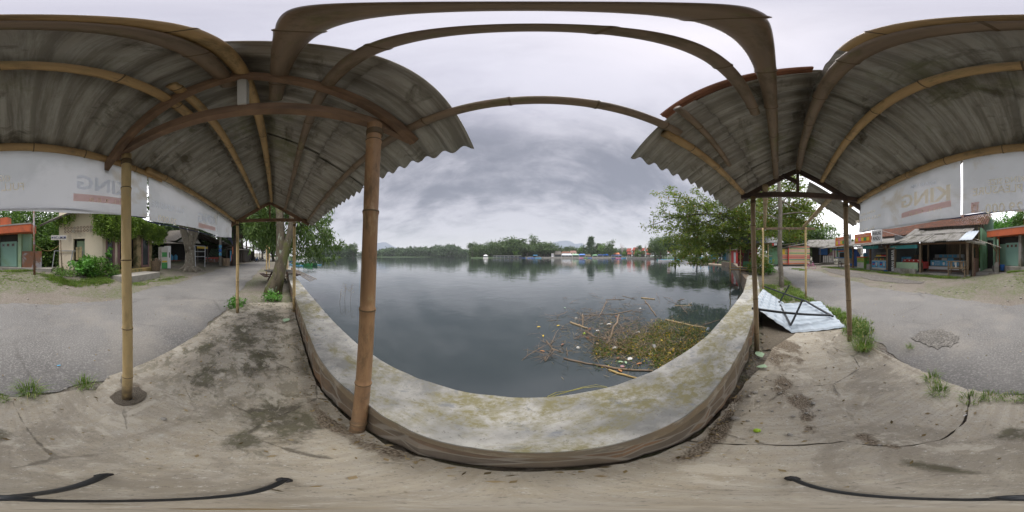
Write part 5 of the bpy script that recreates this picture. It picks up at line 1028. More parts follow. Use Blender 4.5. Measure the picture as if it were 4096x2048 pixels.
bx('cabinet', 'offwhite', t, -.55, -.25, 0, .05, .25, 1.85, bevel=.01); bx('side_column', 'white', t, .06, -.28, 0, .40, .25, 1.95, bevel=.01); bx('display', 'grn', t, -.5, -.27, 1.0, .0, -.255, 1.4, label='dark green display panel'); bx('yellow_band', 'yellow', t, -.5, -.27, .55, 0, -.255, .68); bx('lower_panel', 'grn', t, -.54, -.268, .02, .04, -.252, .52); bx('nozzle', 'black', t, .2, -.31, .95, .27, -.285, 1.4)
for k in range(2): t = fthing(KF, 'water_drum', ['blue-grey water drum on the shelf inside the tea shack, left one', 'blue-grey water drum on the shelf inside the tea shack, right one'][k], 'drum', 'water drums in the tea shack'); x = K(745 + 70 * k, 0, 1.2)[0]; mb = MB(); mb.lathe([(.2, 0), (.24, .08), (.24, .5), (.1, .62), (.08, .68)], (x, 1.2, 1.01), 14); mb.build('body', M['ltblue'], t, smooth=True)
t = thing('steel_rack', 'grey steel rack frame leaning beside the forked tree', 'rack', (*V(500 + 1230 / 4.025, 14.6)[:2], .5), KF.a)
for a, b in (((-.75, 0, .1), (-.72, .1, 1.9)), ((.35, -.1, 0), (.62, .1, 1.9)), ((-.72, .1, 1.9), (.62, .1, 1.9)), ((-.73, .08, 1.4), (.55, .06, 1.4)), ((-.74, .05, .95), (.48, .0, .95))): mb = MB(); mb.bar(a, b, .05, .05); mb.build('rail', M['grey'], t)
t = thing('utility_pole', 'concrete utility pole with blue stickers beside the road', 'pole', (*V(881, 18)[:2], .42)); mb = MB(); mb.tube([(0, 0, 0), (0, 0, 8.5)], [.15, .1], 12); mb.build('shaft', M['conc'], t, smooth=True)
for k, c in enumerate(('ltblue', 'blue', 'ltblue')): mb = MB(); mb.lathe([(.152, 0), (.152, .34)], (0, 0, 1.1 + k * .42), 14); mb.build('sticker', M[c], t, smooth=True)
t = thing('tyre_basket', 'round woven basket on the ground beside the utility pole', 'basket', (*V(500 + 1628 / 4.025, 18.3)[:2], .40)); mb = MB(); mb.lathe([(.36, 0), (.43, .3), (.46, .85), (.4, .85), (.36, .4)], (0, 0, 0), 18); mb.build('weave', M['wood'], t)
# kiosks further down the street
DF = Frame(V(925, 27), V(968, 30)); t = fthing(DF, 'drink_kiosk', 'small street kiosk with red poster and hanging goods', 'kiosk'); dl = DF.len; bx('body', 'dark', t, 0, .3, .4, dl, 2, 2.6); bx('awning', 'offwhite', t, -.6, -.6, 2.62, dl + 1.6, 2, 2.7); bx('poster', 'red', t, .6, .27, .7, 1.4, .29, 2.0); bx('poster', 'white', t, .75, .25, .9, 1.2, .265, 1.4); bx('side_goods', 'ltblue', t, 0, .2, .6, .35, .29, 2.4)
DF = Frame(V(966, 29.5), V(1003, 35)); t = fthing(DF, 'wooden_shed', 'closed dark plank shed beside the parked motorbikes', 'shed'); dl = DF.len; bx('wall', 'shackboards', t, 0, 0, .3, dl, 3, 3.0); mb = MB(); mb.quad((-.4, -.7, 3.05), (dl + 1, -.7, 2.95), (dl + 1, 3, 3.6), (-.4, 3, 3.7)); mb.build('roof', M['greywood'], t, solid=.06)
DF = Frame(V(1000, 36), V(1046, 52)); t = fthing(DF, 'open_shed', 'open dark shed with low roof behind the motorbikes', 'shed'); dl = DF.len; bx('back_wall', 'dark', t, 0, 2.5, .3, dl, 2.7, 3.0); mb = MB(); mb.quad((-1, -1.2, 2.9), (dl, -1.2, 3.0), (dl, 3, 4.2), (-1, 3, 4.2)); mb.build('roof', M['greywood'], t, solid=.08)
for k in range(5): x = dl * k / 4; mb = MB(); mb.box(x, -.1, .2, x + .12, .02, 3.0); mb.build('post', M['greywood'], t)
# pennants near the pole
for k, (px, z, m, n) in enumerate(((931, 2.0, 'orangep', 'orange pennant hanging by the trees left of the street'), (925, 1.2, 'red', 'red cloth pennant low beside the street trees'))):
    X_, Y_, _ = V(px, 17.5); t = thing('pennant', n, 'pennant', (X_, Y_, z)); mb = MB(); mb.add([(-.25, 0, .35), (.25, 0, .35), (.1, .05, -.4)], [(0, 1, 2)]) if k else mb.box(-.2, 0, -.3, .2, .01, .5); mb.build('cloth', M[m], t, solid=.006)
# ---- right-hand stalls down the road ----
PF = Frame(V(3130, 22.0), V(3240, 23.5)); pl = PF.len; t = fthing(PF, 'tarpaulin_stall', 'closed stall wrapped in a red, yellow and green striped tarpaulin', 'stall')
bx('tarpaulin', 'tarp', t, .9, 0, .45, pl - .05, 2.6, 2.9); bx('side_tarpaulin', 'tarp', t, 0, .25, .45, .86, 2.6, 2.5); mb = MB(); mb.quad((-.3, -.5, 2.55), (pl + .3, -.5, 3.45), (pl + .3, 3, 3.5), (-.3, 3, 2.7)); mb.build('roof', M['greywood'], t, solid=.08); bx('hem', 'orangep', t, .1, -.02, .38, pl - .2, 0.1, .5); bx('post', 'red', t, .78, -.08, .3, .9, .02, 2.6); bx('poster', 'yellow', t, .05, .2, 1.7, .4, .24, 2.4)
PF = Frame(V(3222, 25.0), V(3350, 24.0)); pl = PF.len; t = fthing(PF, 'market_shelter', 'open market shelter with grey corrugated roof behind the pink bicycle', 'stall')
sloped('roof_sheet', 'fibre_out', t, -.3, pl + .8, -.9, 2.75, 2.5, 4.2, n=5, seed=9); [bx('post', 'offwhite' if x > 3 else 'greywood', t, x, 0, .3, x + .12, .12, 2.85) for x in (.6, 2.2, 4.2, pl - .3)]; bx('back_wall', 'dark', t, .4, 2.4, .3, pl - 1.5, 2.5, 3.0)
for k in range(6): x = pl * .56 + k * .28; bx('fence_slat', 'offwhite', t, x, -.05, .55, x + .2, 0, 1.55)
bx('counter', 'greywood', t, pl * .5, -.1, .35, pl * .9, .9, .55); bx('blue_cloth', 'blue', t, 1.6, 2.3, 1.7, 3.0, 2.38, 2.9); mb = MB(); mb.add([(pl - 1.7, .6, 1.5), (pl - .3, .5, 1.3), (pl - .4, .9, 2.7)], [(0, 1, 2)]); mb.build('hanging_cloth', M['purple'], t, solid=.02)
t = fthing(PF, 'wooden_crate', 'pale slanting wooden crate at the market shelter corner', 'crate'); bx('box', 'wood', t, pl + .1, -.3, .3, pl + 1.0, .3, 1.1)
PF = Frame(V(3070, 24.5), V(3120, 22.0)); t = fthing(PF, 'green_stall', 'green plank stall beyond the slim tree', 'stall'); pl = PF.len; bx('wall', 'green', t, 0, 0, .3, pl, 2.5, 2.7); mb = MB(); mb.quad((-.5, -.8, 2.6), (pl + .6, -.8, 2.9), (pl + .6, 3, 3.4), (-.5, 3, 3.2)); mb.build('roof', M['greywood'], t, solid=.06); bx('poster', 'teal', t, .2, -.03, .5, 1.2, -.01, 1.3); bx('shelf', 'offwhite', t, .1, -.4, 1.5, 1.3, -.02, 1.6)
X_, Y_, _ = V(3096, 21.5); t = thing('shop_sign', 'tilted red and white shop sign above the green stall', 'sign', (X_, Y_, 2.9), PF.a); bx('board', 'red', t, -.5, 0, 0, .0, .05, 1.0); bx('board_right', 'white', t, .01, 0, 0, .55, .05, 1.0); text('RINDU', .06, .4, .44, .25, -.012, M['black'], t)
# lakeside hut with mural on the right
LF = Frame(V(2985, 13.5), V(3086, 13.2)); lh = fthing(LF, 'lakeside_hut', 'bamboo lakeside hut with black tarpaulin roof and painted red mural wall', 'hut'); l_ = LF.len
def lp(x, y, z): return (x, y, z)
bx('mural_wall', 'mural', lh, -1.3, 2.0, .5, .6, 2.08, 2.6); bx('mural_base', 'muralb', lh, -.6, 1.4, .2, .6, 1.46, 1.0); bx('platform', 'greywood', lh, -1.6, .3, .25, l_, 2.4, .38)
mb = MB(); mb.add([(-1.6, -.5, 2.45), (-.2, .3, 3.3), (l_ + .6, .3, 3.1), (l_ + 1.0, -.6, 2.55), (-.2, 2.6, 3.0), (l_ + .6, 2.6, 2.7)], [(0, 1, 2, 3), (1, 4, 5, 2)]); mb.build('tarpaulin_roof', M['tarpd'], lh, solid=.02)
for x, y in ((-1.4, .0), (-.5, 0), (1.2, 1.0), (l_ - .3, 0.2)): mb = MB(); bamboo(mb, (x, y, -.7 if x < 0 else 0), (x, y, 2.6), .05, .5, int(x * 10) + 30, n=8); mb.build('post', M['bamboo'], lh, smooth=True)
for z in (2.5, .55, .35): mb = MB(); bamboo(mb, (-1.5, 0, z), (l_ if z > 2 else 0.2, -.1, z), .04, .5, int(z * 10), n=8); mb.build('rail', M['pole'], lh, smooth=True)
rd = random.Random(5)
for k in range(9): mb = MB(); x, z = -1.2 + (k % 3) * .5 + rd.uniform(0, .2), .8 + (k // 3) * .6; mb.tube([(x + .17 * math.cos(a * .7), 1.985, z + .17 * math.sin(a * .7)) for a in range(10)], .03, 5); mb.build('mural_scroll', M['limeg' if k % 2 else 'pink'], lh)
t = fthing(LF, 'white_tub', 'white plastic tub stored under the lakeside hut counter', 'tub'); mb = MB(); mb.box(l_ - 1.3, .6, .85, l_ - .35, 1.2, 1.2); mb.build('body', M['offwhite'], t, bevel=.04)
t = fthing(LF, 'foam_box', 'white foam box under the lakeside hut counter, below the tub', 'box'); mb = MB(); mb.box(l_ - 1.5, .5, .38, l_ - .3, 1.2, .75); mb.build('body', M['white'], t, bevel=.05)
# pink bicycle
def wheel(par, c, r, m='pink', th=.02):
    mb = MB(); n = 22; mb.tube([(c[0] + r * math.cos(2 * math.pi * k / n), c[1], c[2] + r * math.sin(2 * math.pi * k / n)) for k in range(n + 1)], th, 6, False); w_ = mb.build('wheel', M[m], par, smooth=True)
    mb = MB(); [mb.bar(c, (c[0] + r * math.cos(k * .52), c[1], c[2] + r * math.sin(k * .52)), .006, .006) for k in range(12)]; mb.build('spokes', M['white'], w_); return w_
X_, Y_, _ = V(3243, 17.6); bi = thing('child_bicycle', "small pink child's bicycle parked on the gravel by the road", 'bicycle', (X_, Y_, land_h(X_, Y_)), math.atan2(-Y_, X_) * 0 + PF.a * 0 + R(-165) + R(-0)); 
bi.rotation_euler = (0, 0, Frame(V(3224, 17.6), V(3262, 17.4)).a)
wheel(bi, (-.36, 0, .2), .19); wheel(bi, (.36, 0, .2), .19)
mb = MB(); [mb.tube([a, b], .018, 6) for a, b in (((-.36, 0, .2), (-.02, 0, .2)), ((-.36, 0, .2), (-.16, 0, .48)), ((-.02, 0, .2), (-.2, 0, .58)), ((-.02, 0, .22), (.26, 0, .52)), ((-.15, 0, .42), (.25, 0, .55)), ((.36, 0, .2), (.22, 0, .72)))]; mb.build('frame', M['pink'], bi, smooth=True)
mb = MB(); mb.sphere((-.2, 0, .62), .09, 8, (1.5, .8, .35)); mb.build('saddle', M['white'], bi, smooth=True); mb = MB(); mb.tube([(.18, -.2, .8), (.22, 0, .74), (.18, .2, .8)], .014, 6); mb.build('handlebar', M['white'], bi, smooth=True)
mb = MB(); mb.lathe([(.05, 0), (.05, .02)], (-.02, -.03, .19), 10); mb.build('crank', M['grey'], bi)
# motorbikes down the street
def motorbike(loc, rz, col, label, proto=None):
    t = thing('motorbike', label, 'motorbike', loc, rz, 'motorbikes parked by the open shed'); wheel(t, (-.6, 0, .28), .27, 'black', .05); wheel(t, (.62, 0, .28), .27, 'black', .05)
    mb = MB(); mb.bar((-.45, 0, .5), (.2, 0, .42), .22, .25); mb.bar((.2, 0, .42), (.5, 0, .85), .2, .22); mb.build('body', M[col], t, bevel=.04); mb = MB(); mb.bar((-.8, 0, .78), (.1, 0, .74), .24, .1); mb.build('seat', M['black'], t, bevel=.03); mb = MB(); mb.tube([(.62, 0, .28), (.45, 0, .95)], .03, 6); mb.build('fork', M['grey'], t)
    mb = MB(); mb.tube([(.38, -.3, 1.0), (.45, 0, .95), (.38, .3, 1.0)], .02, 6); mb.build('handlebar', M['black'], t); mb = MB(); mb.sphere((.56, 0, .88), .09, 8); mb.build('headlight', M['white'], t, smooth=True); return t
X_, Y_, _ = V(1027, 31); motorbike((X_, Y_, .38), R(20), 'blue', 'blue motorbike parked nearest the plank shed'); X_, Y_, _ = V(1012, 32.5); motorbike((X_, Y_, .4), R(60), 'steel', 'dark motorbike half hidden behind the blue one'); X_, Y_, _ = V(1045, 36); motorbike((X_, Y_, .4), R(40), 'steel', 'dark motorbike farthest down the street')
# =================== TREES AND PLANTS NEAR ===================
def gz(X, Y): return land_h(X, Y)
# forked lichen-covered tree with long hanging leaves, left
TX, TY = -6.45, .62
t = thing('forked_tree', 'lichen covered forked tree with long drooping leaves beside the parapet', 'tree', (TX, TY, 0))
def loc3(px, py, r): lo, la = ll(px, py); return Vector((r * math.sin(lo) - TX, r * math.cos(lo) - TY, H + r * math.tan(la)))
b = loc3(1093, 1180, 6.4); b.z = 0; m_ = loc3(1125, 1050, 6.5); m2_ = loc3(1121, 900, 6.6); m3 = loc3(1112, 760, 6.8)
mb = MB(); mb.tube([b + Vector((-.12, 0, -.1)), b + Vector((-.05, 0, .25)), b.lerp(m_, .5), m_, m_.lerp(m2_, .5), m2_, m3, m3 + Vector((-.3, .3, 1.5))], [.42, .31, .24, .24, .185, .165, .15, .1], 14)
f1 = loc3(1160, 935, 6.4); f2 = loc3(1171, 850, 6.4); f3 = loc3(1180, 760, 6.4)
mb.tube([b + Vector((.1, .1, .0)), loc3(1120, 1100, 6.35), loc3(1138, 1015, 6.4), f1, f2, f3, f3 + Vector((.5, .8, 1.2))], [.22, .19, .17, .13, .115, .10, .06], 12)
for k, (px, py, r) in enumerate(((1040, 760, 7.5), (1230, 800, 7), (1290, 860, 8), (1010, 800, 9), (1200, 740, 9))): limb(mb, m3 if k % 2 else f3, loc3(px, py, r), .07, .02, k, .12)
limb(mb, f2, loc3(1330, 960, 8.0), .05, .012, 21, .1); limb(mb, f2, loc3(1260, 980, 8.0), .04, .012, 22, .1)
mb.build('trunk', M['bark'], t, smooth=True)
P = []; g = np.random.default_rng(7)
def spray(px0, px1, py0, py1, r0, r1, n, hang, per, dens=None):
    for _ in range(n):
        px, py = g.uniform(px0, px1), g.uniform(py0, py1); r = g.uniform(r0, r1)
        c = loc3(px, py, r); k = int(per * g.uniform(.5, 1.2)); q = g.random(k)[:, None]
        P.append(np.array(c) + np.concatenate([g.normal(size=(k, 2)) * .16, -q * hang * g.uniform(.5, 1.2)], 1) + g.normal(size=(k, 3)) * .05)
spray(985, 1110, 720, 905, 6.8, 9.5, 62, 1.1, 75); spray(1000, 1100, 860, 950, 7.5, 9, 18, .8, 60); spray(1130, 1245, 720, 950, 6.8, 9.5, 64, 1.0, 75); spray(1235, 1320, 820, 960, 7.0, 10, 26, .5, 50)
spray(1240, 1360, 930, 1035, 8.0, 9.0, 22, .35, 26); spray(1310, 1372, 950, 985, 8.3, 8.8, 7, .15, 22); spray(1180, 1260, 940, 1020, 8, 10, 12, .5, 50)
leaves('crown', np.concatenate(P), .25, .06, M['leafy'], t, 1.3, 3)
# big tree leaning over the water, right
TX, TY = V(2985, 15.2)[:2]
t = thing('waterside_tree', 'spreading waterside tree whose thin leafy branches overhang the lake on the right', 'tree', (TX, TY, 0))
mb = MB(); b = Vector((0, 0, -.2)); f0 = loc3(2975, 950, 15); top = loc3(2965, 850, 14.5)
mb.tube([b, Vector((.05, .1, .8)), loc3(2990, 990, 15.1), f0, top], [.35, .28, .24, .2, .13], 10)
ends = [(2590, 905, 12.5), (2640, 850, 12.5), (2690, 770, 12), (2660, 960, 13), (2760, 900, 13), (2800, 780, 13), (2880, 760, 13), (2740, 1020, 12.5), (2850, 1000, 14), (2900, 900, 12), (3020, 820, 13), (3060, 900, 14), (2980, 760, 12)]
for k, (px, py, r) in enumerate(ends): limb(mb, f0 if k % 3 else top, loc3(px, py, r), .10, .015, k + 3, .10, 6, 8)
mb.build('trunk', M['barkd'], t, smooth=True); P = []
def puff(px, py, r, s, n): c = np.array(loc3(px, py, r)); P.append(c + g.normal(size=(n, 3)) * s * np.array([1, 1, .5]))
fz = Vector(f0)
for k, (px, py, r) in enumerate(ends):
    e = loc3(px, py, r)
    for q in np.linspace(.35, 1.02, 16):
        c = fz.lerp(e, float(q)); P.append(np.array(c) + g.normal(size=(int(70 * (1.25 - q * .7)), 3)) * np.array([.35, .35, .22]) * (1.3 - .6 * q))
for _ in range(60): puff(g.uniform(2610, 2800), g.uniform(745, 940), g.uniform(11, 14), .18, 26)
for _ in range(120): puff(g.uniform(2700, 2970), g.uniform(800, 1010), g.uniform(12, 17), .31, 90)
for _ in range(40): puff(g.uniform(2690, 2870), g.uniform(990, 1055), g.uniform(11.5, 13), .18, 45)
for _ in range(95): puff(g.uniform(2920, 3065), g.uniform(770, 1000), g.uniform(12.5, 18), .36, 80)
leaves('crown', np.concatenate(P), .21, .08, M['leafr2'], t, .45, 5)
# slim straight tree between road and frame
TX, TY = V(3126, 7.8)[:2]
t = thing('slim_tree', 'slim straight tree with pale spotted trunk between the bamboo frame and road', 'tree', (TX, TY, 0))
mb = MB(); mb.tube([(.02, 0, -.1), (.0, .0, .3), loc3(3118, 1000, 7.8), loc3(3122, 850, 7.8), loc3(3115, 720, 7.8), loc3(3112, 600, 7.9)], [.15, .125, .115, .10, .085, .05], 12)
for k, (px, py, r) in enumerate(((3040, 780, 9.5), (3200, 800, 9.5), (3250, 880, 9), (3060, 860, 10), (3180, 740, 8.5), (3280, 850, 8.0), (3000, 840, 9))): limb(mb, loc3(3118, 760 + 20 * k, 7.8), loc3(px, py, r), .05, .012, k + 30, .08)
mb.build('trunk', M['bark2'], t, smooth=True); P = []
for _ in range(120): puff(g.uniform(3030, 3215), g.uniform(740, 950), g.uniform(8.5, 12), .30, 70)
for _ in range(30): puff(g.uniform(3180, 3290), g.uniform(800, 905), g.uniform(8.5, 10), .20, 45)
for _ in range(14): puff(g.uniform(3130, 3200), g.uniform(680, 790), 8.5, .2, 40)
leaves('crown', np.concatenate(P), .20, .07, M['leafr'], t, .4, 8)
# the large street tree with three stems, left
TX, TY = V(761, 15.2)[:2]; t = thing('three_stemmed_tree', 'large street tree with three thick stems rising from a buttressed root base', 'tree', (TX, TY, gz(TX, TY)))
zo = gz(TX, TY)
def lz(px, py, r): p = loc3(px, py, r); p.z -= zo; return p
mb = MB(); f0 = lz(760, 1000, 15.2)
mb.tube([(0, 0, -.2), (0, 0, .15), (0, 0, .6), f0], [1.15, .8, .52, .42], 14)
for k, (a, b_, r0) in enumerate((((742, 950), (715, 860), .34), ((766, 930), (758, 850), .30), ((778, 960), (796, 880), .22))): p1, p2 = lz(*a, 15.2), lz(*b_, 15.2); mb.tube([f0 - Vector((0, 0, .3)), f0.lerp(p1, .5), p1, p2, p2 + (p2 - p1) * 1.3], [r0 * 1.3, r0 * 1.1, r0, r0 * .85, r0 * .5], 10)
for a in range(8): mb.tube([(0, 0, .45), (math.cos(a * .8) * .7, math.sin(a * .8) * .7, .12), (math.cos(a * .8) * 1.7, math.sin(a * .8) * 1.5, -.12)], [.3, .2, .05], 7)
mb.build('trunk', M['bark2'], t, smooth=True); pts, cs = clumps((0, 0, 7.0), (6, 6, 3.4), 80, 1.4, 170, 33, .3); leaves('crown', pts, .4, .17, M['leafd'], t, .3, 9)
for k, (px, r, h, lab) in enumerate(((932, 20, 10, 'dark trunked street tree just right of the utility pole'), (948, 21, 9.5, 'grey street tree behind the orange pennants'), (975, 30, 11, 'tall dark tree above the plank shed'), (1012, 42, 13, 'tall tree at the end of the street behind the motorbikes'), (985, 50, 14, 'farthest tall dark tree behind the open shed'))):
    X_, Y_, _ = V(px, r); tree('street_tree', lab, 'tree', (X_, Y_, .3), h, 4.2, .3, M['leafd'], M['barkd'], 46, 130, 1.3, (.42, .2), 40 + k, .3, .42, 'tall dark trees along the street')
for k, (px, r, h, lab) in enumerate(((1075, 48, 8, 'lower tree closing the street beyond the walker'), (1050, 62, 14, 'tall tree closing the view at the street end'), (1095, 36, 7, 'tree at the lake edge behind the wooden bench'))):
    X_, Y_, _ = V(px, r); tree('street_tree', lab, 'tree', (X_, Y_, .3), h, 4.2, .3, M['leafw'], M['barkd'], 40, 110, 1.3, (.45, .22), 50 + k, .3, .22, 'trees closing the street')
# vegetated slope behind the toilets and the cream house
def bank_veg(name, path, h, n, mat, lf, seed, dep=3.0, label='dense green undergrowth climbing the slope behind the toilet block'):
    g_ = np.random.default_rng(seed); P_ = []
    for _ in range(n):
        q = g_.random() * (len(path) - 1); i = int(q); f = q - i; a, b = path[i], path[i + 1]
        px, r, hh = a[0] + (b[0] - a[0]) * f, a[1] + (b[1] - a[1]) * f, a[2] + (b[2] - a[2]) * f; d = g_.random() * dep; z = g_.random() * hh * (.35 + .65 * d / dep) 
        lo, _ = ll(px); s = .35 + .25 * g_.random(); c = np.array([(r + d) * math.sin(lo), (r + d) * math.cos(lo), .4 + z]); P_.append(c + g_.normal(size=(60, 3)) * s * .55)
    o = leaves(name, np.concatenate(P_), lf[0], lf[1], mat, None, .35, seed); return tag(o, label, 'undergrowth', None, 'stuff')
bank_veg('undergrowth', [(-30, 15, 7), (60, 14, 7), (110, 13, 6.6), (170, 13, 6.6), (236, 14, 6.5), (300, 16, 7)], 5, 950, M['leafm'], (.24, .12), 60, 3.2)
bank_veg('undergrowth', [(3880, 18, 6.5), (3980, 17, 7), (4060, 16, 7.5), (4170, 15.5, 7.5)], 5, 620, M['bush'], (.3, .14), 61, 4, 'bright green growth rising above the toilet block roof')
bank_veg('undergrowth', [(590, 18, 6.5), (640, 20, 8), (700, 24, 9), (800, 27, 10), (900, 31, 11), (960, 36, 12)], 5, 900, M['leafd'], (.4, .2), 62, 4, 'tall dark growth rising behind the tea shack and street kiosks')
# solid earth bank behind the undergrowth
mb = MB(); A_ = [(3860, 24), (3960, 22), (4096, 20.5), (4156, 19.5), (4236, 19.5), (4336, 20), (4450, 24)]
for (a, r0), (b_, r1) in zip(A_, A_[1:]):
    p, q = V(a, r0), V(b_, r1); p2, q2_ = V(a, r0 + 25), V(b_, r1 + 25); mb.add([(p[0], p[1], 0), (q[0], q[1], 0), (q[0], q[1], 5), (p[0], p[1], 5), (p2[0], p2[1], 11), (q2_[0], q2_[1], 11)], [(0, 1, 2, 3), (3, 2, 5, 4)])
tag(mb.build('hillside', M['leafbank'], smooth=True), kind='structure')
tank = 0
# ferns hanging from the old roofs
def fern(name, label, pts_, n, sd, fr, hang=(.5, 1.2), w=.32):
    """pts_: list of (world point) along the edge the creeper hangs from"""
    t_ = thing(name, label, 'creeper', pts_[0], 0, None); g_ = np.random.default_rng(sd); P_ = []
    for _ in range(n):
        q = g_.random() * (len(pts_) - 1.001); i = int(q); c = Vector(pts_[i]).lerp(Vector(pts_[i + 1]), q - i) - Vector(pts_[0]); h = g_.uniform(*hang) * (1 - .35 * abs(2 * q / (len(pts_) - 1) - 1)); k = int(46 * h) + 10
        s_ = g_.random(k)[:, None]; off = np.array([g_.normal() * .12, g_.normal() * .12, 0]); P_.append(np.array(c) + off + np.concatenate([g_.normal(size=(k, 2)) * w * .3 * (1.1 - s_), -s_ * h], 1))
    leaves('fronds', np.concatenate(P_), .13, .055, M['fern'], t_, .9, sd)
def cw(x, y, z): return CF.w(x, y, z)
a1, a2, a3 = Cc(940, 100, -.3), Cc(1060, 60, -.4), Cc(1240, 100, -.4)
fern('hanging_fern', 'pale fern hanging over the left top corner of the cream house', [cw(-.05, -.35, 3.95), cw(.7, -.45, 4.15), cw(1.1, -.45, 4.15)], 30, 71, 1, (.35, .8))
fern('hanging_fern', 'huge fern curtain hanging over the right corner of the cream house', [cw(cl_ - .25, -.5, 4.2), cw(cl_ + .15, -.6, 4.4), CG.w(.7, -.6, 4.35), CG.w(1.5, -.6, 4.3), CG.w(2.6, -.7, 4.25)], 330, 72, 1, (1.0, 2.2), .4)
fern('hanging_fern', 'darker fern curtain over the tall window end of the cream house', [CG.w(2.8, -.6, 4.15), CG.w(cg * .75, -.6, 4.1), CG.w(cg + .3, -.6, 4.0), CG.w(cg + 1.4, -.2, 3.8)], 260, 73, 1, (.7, 1.7), .5)
def bush(name, label, X, Y, h, r, mat, n, per, lf, sd, z=None, cat='bush', group=None, up=.15):
    z = gz(X, Y) if z is None else z; t_ = thing(name, label, cat, (X, Y, z), 0, group); pts, cs = clumps((0, 0, h * .45), (r, r, h * .5), n, r * .34, per, sd, .2, .8); pts = pts[pts[:, 2] > 0.0]
    mb = MB(); [limb(mb, (0, 0, -.05), Vector(c) * .85, .018 + .01 * h, .006, sd + i, .1, 5, 4) for i, c in enumerate(cs[:7])]; mb.build('stem', M['grnstem'], t_)
    leaves('foliage', pts, lf[0], lf[1], mat, t_, -.1 + .0 * up, sd); return t_
X_, Y_, _ = V(340, 9.0); bush('leafy_bush', 'broad leaved bush of heart shaped leaves in front of the cream house', X_, Y_, 1.15, .68, M['bush'], 30, 45, (.15, .12), 81)
X_, Y_, _ = V(395, 9.2); bush('leafy_bush', 'right-hand neighbour bush with smaller leaves under the fern curtain', X_, Y_, 1.25, .75, M['weed'], 34, 80, (.09, .05), 82)
X_, Y_, _ = V(452, 9.4); bush('leafy_bush', 'low dark bush just left of the front bamboo post, by the mauve door', X_, Y_, .95, .55, M['leafm'], 22, 60, (.1, .05), 83)
X_, Y_, _ = V(262, 8.6); bush('leafy_bush', 'low spreading weed around the foot of the direction sign', X_, Y_, .45, .75, M['leafm'], 26, 50, (.09, .045), 84)
X_, Y_, _ = V(440, 9.3); t = bush('tall_weed', 'tall lone papaya-like weed rising above the bushes before the door', X_, Y_, 2.0, .28, M['bush'], 9, 22, (.17, .13), 85)
for k, (px, py, lab) in enumerate(((950, 1225, 'leafy weed around the far left roadside bamboo post'), (1090, 1200, 'leafy weed at the foot of the forked tree'))):
    X_, Y_, _ = G(px, py, .03); bush('green_weed', lab, X_, Y_, .28, .33, M['bush'], 22, 26, (.07, .04), 90 + k, .02, 'weed')
X_, Y_, _ = V(3056, 12.0); bush('shore_bush', 'yellow green bush growing at the lake edge by the hut', X_, Y_ + .2, 1.9, .9, M['leafr'], 30, 60, (.16, .07), 95)
X_, Y_, _ = V(3075, 12.2); bush('shore_bush', 'small trailing bush under the lakeside hut post', X_, Y_, .9, .6, M['bush'], 16, 50, (.12, .06), 96)
# trees behind the right-hand stalls
RT = [(3120, 34, 9, 4.5, 'leafw', 'dark tree behind the green stall'), (3165, 31, 8.5, 4.5, 'leafd', 'dark round tree behind the striped tarpaulin stall'), (3215, 36, 9.5, 4.8, 'leafw', 'mid green tree above the tarpaulin stall roof'), (3262, 38, 8.5, 4.6, 'leafm', 'bright green tree above the market shelter roof'), (3300, 36, 8.3, 4.2, 'leafm', 'light green tree right of the slanting pole'), (3325, 42, 6, 3, 'leafm', 'lowest light green tree behind the food cart'), (3190, 48, 13, 6, 'leafw', 'tall tree crowning the rise behind the stalls'), (3385, 44, 6.8, 2.6, 'leafw', 'small tree between the white sign and front right post'), (3080, 40, 10, 5, 'leafw', 'dark tree left of the slim trunk')]
for k, (px, r, h, rad, m, lab) in enumerate(RT): X_, Y_, _ = V(px, r); tree('roadside_tree', lab, 'tree', (X_, Y_, .2), h, rad, .28, M[m], M['barkd'], 52, 130, rad * .3, (.42, .22), 110 + k, .3, .1, 'trees behind the market stalls')
# trees and roofs behind the lakeside, right (seen through the branches)
for k, (px, r, h, rad, lab) in enumerate(((2700, 52, 9.5, 5, 'dark shore tree behind the moored white boats'), (2790, 50, 8.5, 5, 'shore tree behind the blue railing'), (2880, 46, 8, 4, 'shore tree in front of the blue shophouse'), (2945, 40, 7, 4, 'shore tree beside the retaining wall end'), (2640, 78, 11, 6, 'round shore tree at the boat landing'))):
    X_, Y_, _ = V(px, r + 6); tree('shore_tree', lab, 'tree', (X_, Y_, -.1), h, rad, .3, M['leafw'], M['barkd'], 46, 120, rad * .32, (.5, .26), 130 + k, .3, .22, 'trees on the right-hand shore')

# =================== THE FAR SHORE ===================
def forest(name, label, prof, r, base_py, seed, mat, per=34, depth=30, n=900, leaf=(1.6, .9)):
    """a far wood that reads as one mass; prof: (px, crest py)"""
    g_ = np.random.default_rng(seed); P_ = []; x0, x1 = prof[0][0], prof[-1][0]
    for _ in range(n):
        px = g_.uniform(x0, x1); top = interp(prof, px); d = g_.random() * depth; lo, _l = ll(px); rr = r(px) + d + 3; ht = (ZA(top, r(px) + 3) + .8) 
        q = g_.random() ** .8; z = -.6 + ht * (q * (.62 + .38 * d / depth)) * g_.uniform(.86, 1.02); s = ht * .075 + .5; c = np.array([rr * math.sin(lo), rr * math.cos(lo), z])
        P_.append(c + g_.normal(size=(per, 3)) * s * np.array([.75, .75, .55]))
    o = leaves(name, np.concatenate(P_), leaf[0], leaf[1], mat, None, .3, seed); return tag(o, label, 'forest', None, 'stuff')
forest('woodland', 'dark wooded headland across the water on the far left', [(1225, 985), (1260, 978), (1300, 975), (1340, 978), (1380, 980), (1405, 975), (1421, 992)], lambda p: 212, 1024, 201, M['leaff'], n=850, leaf=(1.9, 1.0))
forest('woodland', 'faint distant treeline between the two wooded headlands', [(1415, 1002), (1450, 1000), (1480, 1003), (1530, 1000)], lambda p: 640, 1024, 202, M['leaff'], n=160, depth=60, leaf=(4, 2.4))
